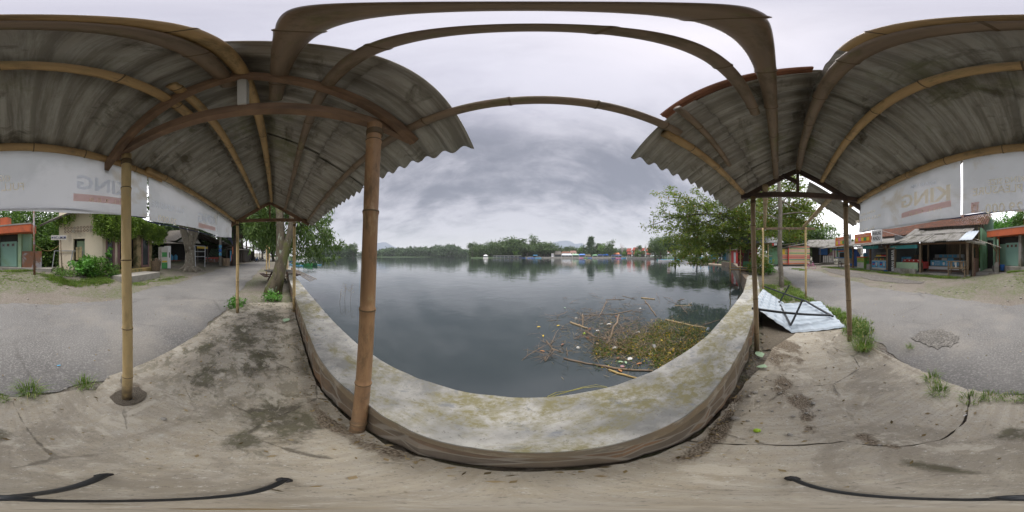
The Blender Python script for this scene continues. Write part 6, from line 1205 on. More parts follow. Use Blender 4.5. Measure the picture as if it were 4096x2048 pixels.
forest('woodland', 'long low wooded hill across the middle of the lake', [(1500, 998), (1530, 990), (1560, 983), (1590, 984), (1620, 986), (1650, 979), (1680, 983), (1720, 979), (1745, 975), (1760, 974), (1790, 968), (1810, 967), (1830, 977), (1855, 988), (1880, 1003)], lambda p: 345, 1020, 203, M['leaff'], n=1500, depth=45, leaf=(2.8, 1.7))
forest('woodland', 'dense wood on the rounded headland behind the floating restaurants', [(1880, 985), (1900, 975), (1930, 962), (1960, 952), (1990, 950), (2030, 947), (2060, 953), (2100, 952), (2120, 965), (2150, 980), (2215, 1000)], lambda p: 195, 1020, 204, M['leafw'], n=1300, depth=35, leaf=(1.7, .9))
# single trees of the far shore, each kind built once and then copied
def vproto(h, rad, mat, sd, base=.12, nc=30, per=60, leaf=(.9, .5), flat=.7, name='far_tree', fn=None): return tree(name, 'x', 'tree', (0, -3, -50), h, rad, rad * .06, M[mat], M['barkd'], nc, per, rad * .34, leaf, sd, .2, base, None, 5, fn, .35, 0, flat)
protos = dict(round=vproto(10, 5.5, 'leafw', 301), wide=vproto(10, 7.0, 'leafw', 302, .3, 34, 60, flat=.4), light=vproto(9, 4.5, 'leafm', 303), loose=vproto(10, 4.2, 'leafw', 304, .25, 16, 45))
cas = thing('far_tree', 'x', 'tree', (0, -3, -50)); mb = MB(); limb(mb, (0, 0, 0), (0.2, 0, 9.6), .25, .04, 5, .02); mb.build('trunk', M['barkd'], cas); P = []
for k in range(60): z = g.uniform(1.5, 9.8); r_ = 2.6 * max(.06, 1.0 - (z / 10) ** 1.1) * (.55 + .45 * math.sin(z * 3.1) ** 2) * g.uniform(.5, 1.1); a = g.uniform(0, 6.28); P.append(np.array([r_ * math.cos(a), r_ * math.sin(a), z]) + g.normal(size=(60, 3)) * np.array([.45, .45, .4]))
leaves('crown', np.concatenate(P), .7, .3, M['leaff'], cas, .1, 12); protos['casuarina'] = cas
palm = thing('far_tree', 'x', 'tree', (0, -3, -50)); mb = MB(); mb.tube([(0, 0, 0), (.2, 0, 5), (.1, 0, 8.6)], [.25, .18, .14], 7); mb.build('trunk', M['barkd'], palm); mb = MB()
for k in range(15):
    a = k * .42; e = .3 + .5 * ((k * 7) % 5) / 5; p0 = Vector((.1, 0, 8.6)); p1 = p0 + Vector((1.5 * math.cos(a), 1.5 * math.sin(a), .9 * e + .1)); p2 = p0 + Vector((2.7 * math.cos(a), 2.7 * math.sin(a), -.9 + e)); mb.bar(p0, p1, .5, .04); mb.bar(p1, p2, .45, .04)
mb.build('crown', M['leaff'], palm); protos['palm'] = palm
bare = thing('bare_tree', 'x', 'tree', (0, -3, -50)); mb = MB(); mb.tube([(0, 0, 0), (0, 0, 3.5)], [.25, .18], 6); rd = random.Random(9)
for k in range(26): a = k * 2.4; e = Vector((math.cos(a) * rd.uniform(1, 3.3), math.sin(a) * rd.uniform(1, 3.3), rd.uniform(6, 10))); limb(mb, (0, 0, rd.uniform(2.5, 4)), e, .10, .03, k, .06, 5, 4)
mb.build('branches', M['barepale'], bare); protos['bare'] = bare
used_p = set()
def place(kind, px, top_py, r, label, group=None, zb=-.2, wscale=1.0):
    lo, _ = ll(px); h = ZA(top_py, r) - zb; s = h / 10.0; p = protos[kind]
    loc = (r * math.sin(lo), r * math.cos(lo), zb); sc_ = (s * wscale, s * wscale, s)
    if kind in used_p: o = copytree(p, loc, random.Random(px).uniform(0, 6), sc_)
    else: used_p.add(kind); o = p; o.location = loc; o.scale = sc_
    o['label'] = label; 
    if group: o['group'] = group
    return o
def S2(X): return 2040 + X / 4.6
def T2(Y): return 900 + Y / 4.6
place('round', S2(455), T2(225), 198, 'tall dark round tree standing above the headland wood', zb=0, wscale=.75)
place('wide', S2(100), T2(225), 192, 'feathery bamboo-like tree at the left of the headland', zb=0)
place('wide', S2(620), T2(318), 190, 'wide layered tree overhanging the water right of the headland', zb=-.2, wscale=1.2); place('wide', S2(700), T2(325), 194, 'second wide layered tree, nearer the white pavilion', zb=-.2)
place('wide', S2(330), T2(370), 188, 'low spreading tree over the blue floating hut', wscale=1.1); place('light', S2(130), T2(375), 186, 'light green round tree by the long pier'); place('wide', S2(560), T2(420), 186, 'broad low tree touching the water behind the tour boats', wscale=1.3)
place('palm', S2(835), T2(370), 215, 'palm tree above the pavilion roof'); place('round', S2(900), T2(395), 220, 'dark tree just right of the palm tree'); place('wide', S2(1080), T2(385), 235, 'flat topped tree above the blue-roofed stalls', wscale=.7)
place('round', S2(1010), T2(435), 230, 'low dark tree behind the pink roofed house', wscale=1.3); place('round', S2(1190), T2(420), 225, 'dark tree between the flat topped tree and the casuarina group', wscale=1.1); place('light', S2(1320), T2(375), 215, 'green tree left of the tall conifer'); place('round', S2(1380), T2(385), 212, 'green tree touching the left side of the tall conifer')
place('casuarina', S2(1490), T2(222), 196, 'tallest tree of the far shore, a grey green conifer', wscale=1.15); place('loose', S2(1645), T2(318), 205, 'loose crowned tree right of the tall conifer', wscale=1.2); place('light', S2(1715), T2(330), 195, 'bright green tree left of the big dark tree'); place('round', S2(1840), T2(312), 192, 'big dark oval tree between the conifer and the orange house', wscale=.85)
place('loose', S2(1960), T2(415), 200, 'small flat tree above the orange house'); place('bare', S2(2065), T2(318), 190, 'bare leafless tree left of the red roofed houses', wscale=.8); place('bare', S2(2495), T2(310), 170, 'taller bare tree among the red roofed houses', wscale=.4); place('bare', S2(2560), T2(300), 168, 'bare tree at the right end of the red roofed houses', wscale=.4)
place('light', S2(2100), T2(480), 180, 'low shrub left of the first red roofed house'); place('loose', S2(2380), T2(355), 165, 'light thin tree before the largest red roof', wscale=.7); place('light', S2(2350), T2(450), 160, 'small green tree at the foot of the red roofs'); place('loose', S2(2460), T2(465), 158, 'second small tree at the foot of the red roofs')
place('round', 2540 + 400 / 4.95, 940 + 100 / 4.95, 118, 'dark tree right of the red roofed houses, left one', wscale=.9); place('round', 2540 + 520 / 4.95, 940 + 60 / 4.95, 112, 'big dark tree right of the red roofed houses', wscale=.9); place('round', 2540 + 560 / 4.95, 940 + 250 / 4.95, 104, 'lower dark tree by the flag at the landing', wscale=1.2)
place('wide', 1890, 968, 192, 'pale edge tree at the left tip of the rounded headland', wscale=.5); place('wide', 1413, 972, 214, 'umbrella shaped tree at the right tip of the left headland', wscale=.5)
g2 = random.Random(4)
for k in range(16): px = 2210 + k * 20 + g2.uniform(-6, 6); place('round', px, 1000 + g2.uniform(-6, 4), 250, 'dark background tree behind the lakeside town', 'background trees behind the lakeside town', 0, 1.4)
# houses, stalls, boats of the far shore
def far(px, r, z=-.8): X_, Y_, _ = V(px, r); return (X_, Y_, z)
def fbox(name, label, cat, X0, X1, Y0, Y1, r, mat, roof=None, rh=.35, group=None, base=True, open_=False, dep=5.0, over=.5):
    """a small far building: spans S2(X0..X1), roof top at T2(Y0), eaves below it, foot at T2(Y1)"""
    F_ = Frame(V(S2(X0), r), V(S2(X1), r)); t_ = fthing(F_, name, label, cat, group); w_ = F_.len; zt_ = ZA(T2(Y0), r); zb_ = max(-.75, ZA(T2(Y1), r)); ze_ = zt_ - (zt_ - zb_) * rh
    if open_: [bx('post', 'offwhite', t_, x, .2, -1.2, x + .25, .45, ze_ + .1) for x in np.linspace(.2, w_ - .4, max(2, int(w_ / 3)))]; bx('back_wall', 'darkgrey', t_, 0, dep * .8, -.9, w_, dep * .8 + .2, ze_)
    else: bx('wall', mat, t_, 0, 0, -.9, w_, dep, ze_); [bx('window', 'dark', t_, x, -.04, ze_ - (ze_ - zb_) * .75, x + w_ * .12, 0, ze_ - (ze_ - zb_) * .25) for x in (w_ * .2, w_ * .65)]
    if roof: mb = MB(); o_ = over; v = [(-o_, -o_, ze_), (w_ + o_, -o_, ze_), (w_ + o_, dep + o_, ze_), (-o_, dep + o_, ze_), (w_ * .12, dep / 2, zt_), (w_ * .88, dep / 2, zt_)]; mb.add(v, [(0, 1, 5, 4), (1, 2, 5), (2, 3, 4, 5), (3, 0, 4), (3, 2, 1, 0)]); mb.build('roof', M[roof], t_)
    return t_
fbox('house', 'brown roofed house with white front strip on the far shore', 'house', 945, 1110, 485, 560, 200, 'offwhite', 'tiles', .5); fbox('house', 'pink roofed house behind the far shore stalls', 'house', 1100, 1225, 472, 550, 212, 'cream', 'pinkroof', .5); fbox('house', 'small white flat house above the brown roof', 'house', 1060, 1095, 460, 520, 225, 'offwhite', None)
fbox('waterside_pavilion', 'steep roofed open pavilion on posts over the water', 'pavilion', 815, 945, 480, 585, 186, 'offwhite', 'greywood', .6, open_=True); fbox('boat_shed', 'small white shed wall left of the pavilion', 'shed', 760, 805, 515, 580, 187, 'white', 'offwhite', .2)
for k, (a, b_, y0, y1, m, lab) in enumerate(((945, 1145, 527, 580, 'sheet', 'white and light blue roofed stall row left of the stalls'), (1145, 1270, 530, 575, 'mint', 'pale green roofed stall next to the white stall row'), (1270, 1385, 530, 572, 'blue', 'bright blue roofed stall left of the conifer foot'), (1385, 1480, 540, 590, 'ink', 'tan roofed stall at the conifer foot'), (1520, 1610, 540, 580, 'green', 'green roofed stall right of the conifer foot'), (1610, 1710, 535, 580, 'navyroof', 'slate blue roofed stall in the middle of the row'), (1710, 1810, 533, 580, 'blue', 'deep blue roofed stall under the big oval tree'), (1860, 2060, 545, 580, 'navyroof', 'long blue roofed stall before the orange house'))):
    fbox('lakeside_stall', lab, 'stall', a, b_, y0, y1, 188, 'offwhite', m, .55, 'roofed stalls along the far shore', open_=True, dep=4)
fbox('house', 'orange roofed house above the long blue stall', 'house', 1905, 2015, 508, 550, 192, 'yellowstep', 'orangep', .7)
for k, (a, b_, y0, r_, lab) in enumerate(((2138, 2240, 425, 176, 'first red roofed house from the left, split level'), (2240, 2375, 408, 172, 'largest red roofed house with a steep gable'), (2395, 2490, 420, 168, 'third red roofed house partly behind small trees'), (2495, 2590, 415, 164, 'rightmost red roofed house beside bare trees'))):
    F_ = Frame(V(S2(a), r_), V(S2(b_), r_)); t_ = fthing(F_, 'red_roofed_house', lab, 'house', 'steep red roofed houses on the far shore'); w_ = F_.len; zt_ = ZA(T2(y0), r_); zm = ZA(T2(y0 + 62), r_); ze_ = ZA(T2(535), r_)
    bx('wall', 'timber_dk', t_, w_ * .1, 1.5, -.9, w_ * .9, 6, zm); mb = MB(); mb.quad((0, 0, zm), (w_ * .75, 0, zm), (w_, 4.5, zt_), (w_ * .25, 4.5, zt_)); mb.quad((w_, 4.6, zt_), (w_ * .25, 4.6, zt_), (0, 8.5, zm), (w_ * .75, 8.5, zm)); mb.build('upper_roof', M['redroof'], t_, solid=.15)
    mb = MB(); mb.quad((w_ * .2, -3, ze_ - .3), (w_ * 1.05, -3, ze_ - .3), (w_ * .9, 1.4, zm - .2), (w_ * .25, 1.4, zm - .2)); mb.build('lower_roof', M['redroof'], t_, solid=.15); [bx('post', 'white', t_, x, -2, -1, x + .2, -1.8, ze_) for x in (w_ * .3, w_ * .6, w_ * .95)]
# floating restaurants and piers
def S7(X): return 1440 + X / 4.155
def T7(Y): return 900 + Y / 4.155
def pier(px0, px1, r, label):
    F_ = Frame(V(px0, r), V(px1, r)); t_ = fthing(F_, 'floating_pier', label, 'pier'); bx('deck', 'greywood', t_, 0, 0, -.55, F_.len, 4, -.3); bx('roof', 'ltgrey', t_, 0, -.2, 1.5, F_.len, 4, 1.75); bx('rail', 'navyroof', t_, 0, 0, .25, F_.len, .1, .45); [bx('post', 'offwhite', t_, x, .1, -.3, x + .2, .3, 1.5) for x in np.arange(0, F_.len, 4.0)]
pier(S7(2210), 2040, 172, 'left half of the long roofed floating pier'); pier(2041, S2(210), 174, 'right half of the long roofed floating pier')
F_ = Frame(V(S7(2045), 172), V(S7(2130), 172)); t_ = fthing(F_, 'tour_boat', 'white domed tour boat moored at the headland', 'boat'); bx('hull', 'offwhite', t_, 0, 0, -.8, F_.len, 4, .2); bx('cabin', 'darkgrey', t_, .5, .4, .2, F_.len - .5, 3.6, 1.7); mb = MB(); n_ = F_.len; mb.add([(0, 0, 1.7), (n_, 0, 1.7), (n_, 4, 1.7), (0, 4, 1.7), (n_ * .35, 2, 2.9), (n_ * .65, 2, 2.9)], [(0, 1, 5, 4), (1, 2, 5), (2, 3, 4, 5), (3, 0, 4)]); mb.build('roof', M['white'], t_)
F_ = Frame(V(S2(425), 178), V(S2(510), 178)); t_ = fthing(F_, 'floating_hut', 'floating hut with bright blue roof under the headland trees', 'hut'); bx('roof', 'ltblue', t_, 0, 0, 2.0, F_.len, 4, 2.7); bx('deck', 'greywood', t_, 0, 0, -.7, F_.len, 4, -.2); [bx('post', 'greywood', t_, x, .2, -.2, x + .2, .4, 2.0) for x in (.2, F_.len / 2, F_.len - .4)]
def hull(L_, w_, h, mat, trim=None):
    mb = MB(); n = 12; v = []; f = []
    for i in range(n + 1):
        s = i / n; x = (s - .5) * L_; q = max(.05, 1 - abs(2 * s - 1) ** 2.4); up_ = .35 * h * abs(2 * s - 1) ** 3
        for y, z in ((-w_ * q, h + up_), (-w_ * q * .7, up_ * .8), (0, -.1 * h + up_ * .7), (w_ * q * .7, up_ * .8), (w_ * q, h + up_), (w_ * q * .8, h * .75 + up_), (0, h * .3 + up_), (-w_ * q * .8, h * .75 + up_)): v.append((x, y, z))
    for i in range(n):
        for k in range(8): f.append((i * 8 + k, i * 8 + (k + 1) % 8, (i + 1) * 8 + (k + 1) % 8, (i + 1) * 8 + k))
    f += [tuple(range(8)), tuple(n * 8 + k for k in range(7, -1, -1))]; mb.v = v; mb.f = f; return mb
def boat(px, r, rz, L_, mat, label, group=None, cat='boat', canopy=None, outrig=False, name='rowing_boat', stripe=None):
    t_ = thing(name, label, cat, far(px, r, -.85), rz, group); hull(L_, L_ * .085 + .25, .62, mat).build('hull', M[mat], t_, smooth=False); [bx('bench', 'wood', t_, x, -.35, .42, x + .25, .35, .47) for x in np.linspace(-L_ * .3, L_ * .25, 4)]
    if stripe: s_ = hull(L_ * .985, L_ * .087 + .26, .62, mat); s_.v = [(x, y, .42 + (z - .42) * .12 if z > .3 else .40) for x, y, z in s_.v]; s_.build('stripe', M[stripe], t_)
    if canopy: bx('canopy', canopy, t_, -L_ * .3, -.9, 1.75, L_ * .3, .9, 1.83); [bx('canopy_post', 'white', t_, x, y, .4, x + .06, y + .06, 1.76) for x in (-L_ * .28, 0, L_ * .27) for y in (-.75, .7)]
    if outrig: [(lambda m: (m.tube([(-L_ * .35, s * 1.7, .18), (0, s * 1.75, .12), (L_ * .35, s * 1.7, .18)], .09, 6), m.build('outrigger', M['ltblue'], t_)))(MB()) for s in (-1, 1)]; [(lambda m: (m.tube([(x, -1.75, .2), (x, 0, .75), (x, 1.75, .2)], .05, 5), m.build('outrigger_arm', M['offwhite'], t_)))(MB()) for x in (-L_ * .2, L_ * .2)]
    return t_
boat(1205, 40, R(20), 8.5, 'grn', 'long green outrigger boat moored by the left shore', canopy='offwhite', outrig=True, stripe='ltblue', name='outrigger_boat'); boat(1240, 41, R(8), 7.5, 'boatgreen', 'dark green outrigger boat with white arms, nearer the open water', canopy='greyroof', outrig=True, stripe='yellow', name='outrigger_boat'); boat(1190, 46, R(30), 7, 'boatblue', 'dark blue boat behind the green outrigger boats', name='outrigger_boat', outrig=True)
S1 = lambda X: 2540 + X / 4.954
for k, (X, r, a, L_, m, s_, lab) in enumerate(((600, 72, .15, 6.5, 'white', 'red', 'white boat with red rim moored farthest left at the landing'), (690, 66, .05, 6, 'white', 'blue', 'white and blue boat in front of the landing'), (850, 60, .1, 6, 'white', 'ltblue', 'blue striped white boat below the branches'), (1000, 56, -.1, 4, 'white', None, 'small plain white boat nearest the sand bank'), (640, 84, .2, 7, 'ltblue', None, 'light blue boat at the back of the landing'), (740, 80, .0, 7, 'teal', None, 'turquoise boat beside the flag mast'), (540, 90, .1, 6, 'teal', 'white', 'turquoise boat at the far end of the landing'))):
    X_ = S1(X); boat(X_, r, -ll(X_)[0] + a, L_, m, lab, 'boats moored at the right-hand landing', stripe=s_)
for k, (X, r, m, lab) in enumerate(((380, 176, 'blue', 'blue tour boat left of the blue roofed floating hut'), (515, 176, 'ltblue', 'pale blue tour boat right of the blue roofed floating hut'), (1335, 178, 'pink', 'pink swan pedal boat before the blue roofed stall'), (1370, 178, 'grn', 'green pedal boat beside the pink swan boat'), (2010, 165, 'pink', 'pink and white pedal boat left of the white launch'), (2110, 162, 'ltblue', 'light blue launch before the red roofed houses'), (2200, 160, 'white', 'white covered launch before the red roofed houses'), (2280, 158, 'teal', 'turquoise boat moored under the largest red roof'), (2365, 156, 'ltblue', 'blue boat moored at the right of the turquoise boat'), (1930, 168, 'boatblue', 'low dark blue boat before the orange house'), (230, 176, 'boatblue', 'small blue boat at the end of the long pier'), (1445, 180, 'blue', 'blue boat at the conifer foot'))):
    X_ = S2(X); boat(X_, r, -ll(X_)[0], 7, m, lab, 'boats moored along the far shore', canopy='white' if k in (0, 1, 6, 5) else None)
# town wall/embankment in segments
for k, (a, b_, r0, r1, lab) in enumerate(((2100, 2290, 186, 190, 'low grey lake embankment below the pavilion and stalls'), (2290, 2480, 190, 182, 'low grey lake embankment in front of the long stalls'), (2480, 2640, 176, 116, 'low stone embankment below the red roofed houses'))):
    F_ = Frame(V(a, r0 - 1), V(b_, r1 - 1)); t_ = fthing(F_, 'embankment', lab, 'wall'); bx('stone_face', 'conc', t_, 0, 0, -1.2, F_.len, 1.0, .35); bx('coping', 'offwhite', t_, 0, -.1, .35, F_.len, 1.1, .5)
# faint mountain
def mountain(name, prof, r, seed):
    mb = MB(); v = []; f = []; 
    for px, py in prof:
        lo, _ = ll(px); 
        for rr, z in ((r, -1), (r * 1.25, ZA(py, r * 1.25)), (r * 1.7, -1)): v.append((rr * math.sin(lo), rr * math.cos(lo), z))
    for i in range(len(prof) - 1):
        for j in range(2): k = i * 3 + j; f.append((k, k + 3, k + 4, k + 1))
    mb.v = v; mb.f = f; tag(mb.build(name, M['far'], smooth=True), kind='structure')
mountain('mountains', [(2150, 1022), (2190, 985), (2215, 970), (2240, 964), (2265, 962), (2285, 966), (2300, 976), (2315, 974), (2328, 972), (2345, 985), (2380, 998), (2430, 1010), (2500, 1022)], 1150, 1)
mountain('hills', [(1440, 1022), (1470, 1000), (1500, 975), (1530, 969), (1545, 970), (1570, 984), (1620, 1004), (1700, 1022)], 1100, 2)
# right shore: beach, railing, shophouses, lookers
sand = [V(p, r)[:2] for p, r in ((2745, 50), (2790, 47), (2830, 44), (2870, 40), (2905, 36), (2922, 33), (2935, 36), (2925, 46), (2850, 54), (2780, 58))]; tri_poly('beach', sand, -.62, M['sand'], None, .5, .4, 9, 200)
F_ = Frame(V(2770, 56), V(2903, 50)); t_ = fthing(F_, 'blue_railing', 'blue and white promenade railing above the sand bank', 'railing'); bx('kerb', 'conc', t_, 0, 0, -.8, F_.len, .5, .3); bx('rail', 'ltblue', t_, 0, .2, .95, F_.len, .3, 1.05); [bx('post', 'ltblue', t_, x, .15, .3, x + .3, .4, 1.2) for x in np.arange(0, F_.len, 3.0)]
F_ = Frame(V(2835, 64), V(2872, 62)); t_ = fthing(F_, 'shophouse', 'white shophouse with turquoise shutter behind the railing', 'building'); bx('wall', 'offwhite', t_, 0, 0, 0, F_.len, 5, 3.6); bx('shutter', 'teal', t_, 1, -.05, 0, F_.len - 1, 0, 2.6); bx('roof', 'tiles', t_, -.5, -1, 3.6, F_.len + .5, 6, 3.9)
F_ = Frame(V(2888, 54), V(2930, 50)); t_ = fthing(F_, 'shophouse', 'pale blue shophouse with orange tiled roof near the retaining wall', 'building'); bx('wall', 'paleblue', t_, 0, 0, 0, F_.len, 5, 3.2); mb = MB(); n_ = F_.len; mb.quad((-.6, -1.2, 3.1), (n_ + .6, -1.2, 3.1), (n_ + .3, 3, 5.0), (-.3, 3, 5.0)); mb.build('roof', M['orangetile'], t_, solid=.15); bx('door', 'teal', t_, n_ * .1, -.05, .0, n_ * .4, 0, 2.4); bx('door', 'white', t_, n_ * .6, -.05, 0, n_ * .8, 0, 2.4)
F_ = Frame(V(2925, 33), V(2948, 30)); t_ = fthing(F_, 'red_kiosk', 'small red walled kiosk with white door by the shore road', 'kiosk'); bx('wall', 'red', t_, 0, 0, 0, F_.len, 3, 2.6); bx('door', 'white', t_, F_.len * .5, -.05, 0, F_.len * .8, 0, 2.2); bx('roof', 'greywood', t_, -.5, -1, 2.6, F_.len + .4, 3.3, 2.75)
X_, Y_, _ = V(2540 + 640 / 4.954, 74); t_ = thing('flag', 'red and white flag on a thin mast at the boat landing', 'flag', (X_, Y_, -.5), -ll(2670)[0]); mb = MB(); mb.tube([(0, 0, 0), (0, 0, 4.6)], .05, 6); mb.build('mast', M['white'], t_); mb = MB(); mb.add([(0, 0, 4.5), (0, 0, 3.2), (1.9, .2, 2.7), (1.3, .2, 3.8)], [(0, 1, 2, 3)]); mb.build('cloth', M['white'], t_, solid=.02); mb = MB(); mb.add([(0, -.03, 4.5), (0, -.03, 4.0), (1.6, .15, 3.4), (1.3, .15, 3.8)], [(0, 1, 2, 3)]); mb.build('red_half', M['red'], t_, solid=.02)
# power lines over the right-hand stalls
for k, (p, q, lab) in enumerate(((V(3240, 60, 10.2), V(3520, 15, 5.0), 'upper power cable above the food cart'), (V(3260, 55, 7.4), V(3560, 16, 4.3), 'lower power cable above the food cart'))): mb = MB(); p, q = Vector(p), Vector(q); mb.tube([p.lerp(q, i / 12) - Vector((0, 0, .8 * math.sin(math.pi * i / 12))) for i in range(13)], .02, 5); tag(mb.build('power_cable', M['steel']), lab, 'cable', 'power cables over the stalls')
# =================== FLOATING DEBRIS ===================
WZ = -.8
def gw(X, Y): return Vector(G(2100 + X / 2.863, 1150 + Y / 2.863, WZ + .01))
g = np.random.default_rng(21); rd = random.Random(21)
def inpoly(p, poly):
    c = False; n = len(poly)
    for i in range(n):
        a, b = poly[i], poly[(i + 1) % n]
        if (a[1] > p[1]) != (b[1] > p[1]) and p[0] < (b[0] - a[0]) * (p[1] - a[1]) / (b[1] - a[1]) + a[0]: c = not c
    return c
poly = [(800, 690), (870, 640), (1010, 640), (1180, 600), (1320, 520), (1420, 450), (1540, 360), (1640, 380), (1900, 440), (2090, 480), (2110, 560), (1950, 680), (1800, 800), (1600, 940), (1540, 900), (1400, 820), (1250, 760), (1000, 760), (820, 800)]
P = []; 
while len(P) < 8200:
    X, Y = g.uniform(780, 2120), g.uniform(350, 950)
    if inpoly((X + g.normal() * 28, Y + g.normal() * 18), poly) or (g.random() < .09 and 560 < X < 1900 and Y > 400): p = gw(X, Y); P.append((p.x, p.y, WZ + g.uniform(0, .055)))
P = np.array(P); keep = np.array([math.sin(p[0] * 5.1) * math.sin(p[1] * 6.3 + 1) + g.normal() * .5 > -.55 for p in P]); P = P[keep]
P = P[g.random(len(P)) < .85]; tag(leaves('floating_plants', P, .055, .024, M['hyac'], None, .0, 5), 'tangled mat of green and yellow water plants floating against the parapet', 'water plants', None, 'stuff')
ex_ = [gw(g.normal() * 330 + 1050, g.normal() * 170 + 520) for _ in range(1700)]; Q = np.array([(p[0] + g.normal() * .06, p[1] + g.normal() * .06, WZ + .012) for p in P] + [(p.x, p.y, WZ + .012) for p in ex_]); tag(leaves('floating_stems', Q, .20, .010, M['duff'], None, .02, 6), 'brown stems and rotting litter under the floating green plants', 'plant litter', None, 'stuff')
seg = [((930, 140), (1140, 134), .014), ((1120, 95), (1250, 132), .012), ((1335, 120), (1485, 135), .03), ((1370, 150), (1505, 325), .022), ((1590, 110), (1700, 165), .008), ((1750, 150), (1825, 130), .014), ((1710, 206), (1910, 204), .012), ((1600, 370), (2110, 468), .025), ((935, 155), (845, 335), .016), ((985, 310), (1230, 262), .016), ((1075, 315), (945, 650), .028), ((660, 305), (662, 440), .022), ((520, 400), (715, 470), .026), ((700, 500), (815, 575), .018), ((640, 320), (1000, 300), .008), ((700, 370), (830, 320), .008), ((1110, 190), (1210, 250), .006), ((1230, 270), (1350, 290), .006), ((1050, 400), (1130, 500), .007), ((1130, 350), (1280, 410), .008), ((600, 280), (700, 400), .006), ((245, 610), (330, 720), .012), ((320, 700), (440, 745), .009), ((240, 785), (228, 845), .006), ((232, 845), (320, 765), .007), ((290, 655), (385, 500), .006), ((245, 380), (410, 370), .005), ((475, 690), (490, 790), .006), ((450, 810), (830, 890), .018), ((830, 890), (1460, 955), .022), ((960, 945), (1340, 1055), .020), ((690, 560), (800, 650), .009), ((560, 590), (620, 570), .006), ((1780, 215), (1860, 310), .008), ((1500, 60), (1545, 180), .005), ((1690, 165), (1900, 270), .006), ((880, 240), (960, 165), .006), ((1190, 430), (1195, 520), .006), ((400, 480), (480, 470), .006), ((2000, 440), (2230, 370), .008)]
big_l = {6: 'level bamboo stick floating beyond the plant mat on the right', 7: 'longest pale bamboo pole lying along the far edge of the plant mat', 10: 'straight grey plank-like stick pointing from the open water into the mat', 12: 'hollow bamboo end with open mouth floating left of the mat', 29: 'long reddish reed floating parallel to the parapet', 30: 'yellow green bamboo slanting under water close to the parapet', 3: 'short thick stick tilting down at the right of the twigs', 2: 'frayed thick stick floating farthest out', 28: 'half sunken reed tip left of the long reddish reed'}
for k, (a, b, r) in enumerate(seg):
    r *= 1.25
    p, q = gw(*a), gw(*b); L_ = (q - p).length; mb = MB(); m = 6; pts = []
    lift = .0 if r > .011 else rd.uniform(.0, .12)
    for i in range(m + 1): s = i / m; c = p.lerp(q, s); c += Vector((rd.uniform(-1, 1), rd.uniform(-1, 1), 0)) * L_ * .015; c.z = WZ + r * .5 + lift * math.sin(s * 2.4); pts.append(c)
    mb.tube(pts, [r * (1 - .3 * i / m) for i in range(m + 1)], 7)
    if r < .02:
        for _ in range(3): s = rd.randrange(1, m); mb.tube([pts[s], pts[s] + Vector((rd.uniform(-.25, .25), rd.uniform(-.25, .25), rd.uniform(.02, .12)))], [r * .6, r * .3], 5)
    o = mb.build('floating_stick', M['pole_lt' if k in (7, 12, 2, 6) else ('straw' if k in (30,) else 'stick')], smooth=True)
    tag(o, big_l.get(k, 'thin dead twig among the tangle of branches left of the plant mat'), 'stick', None if k in big_l else 'thin dead twigs tangled on the water')
twp = None
for k in range(165):
    if k < 150: X, Y = rd.gauss(980, 300), rd.gauss(410, 170)
    else: X, Y = rd.uniform(60, 420), rd.uniform(300, 800)
    p = gw(X, Y); L_ = rd.uniform(.25, .95); a = rd.uniform(0, 6.3)
    if twp is None:
        mb = MB(); mb.tube([(-.5, 0, 0), (-.2, .03, .05), (.1, -.02, .09), (.5, .04, .03)], [.008, .007, .006, .003], 5); mb.tube([(-.2, .03, .05), (0, .2, .12)], [.005, .002], 5); mb.tube([(.1, -.02, .09), (.25, -.17, .14)], [.005, .002], 5); twp = mb.build('floating_twig', M['stick'], smooth=True); o = twp
    else: o = twp.copy(); C.objects.link(o)
    o.location = p; o.rotation_euler = (rd.uniform(-.2, .2), rd.uniform(-.25, .25), a); o.scale = (L_, L_, L_); tag(o, 'thin dead twig among the tangle of branches left of the plant mat', 'stick', 'thin dead twigs tangled on the water')
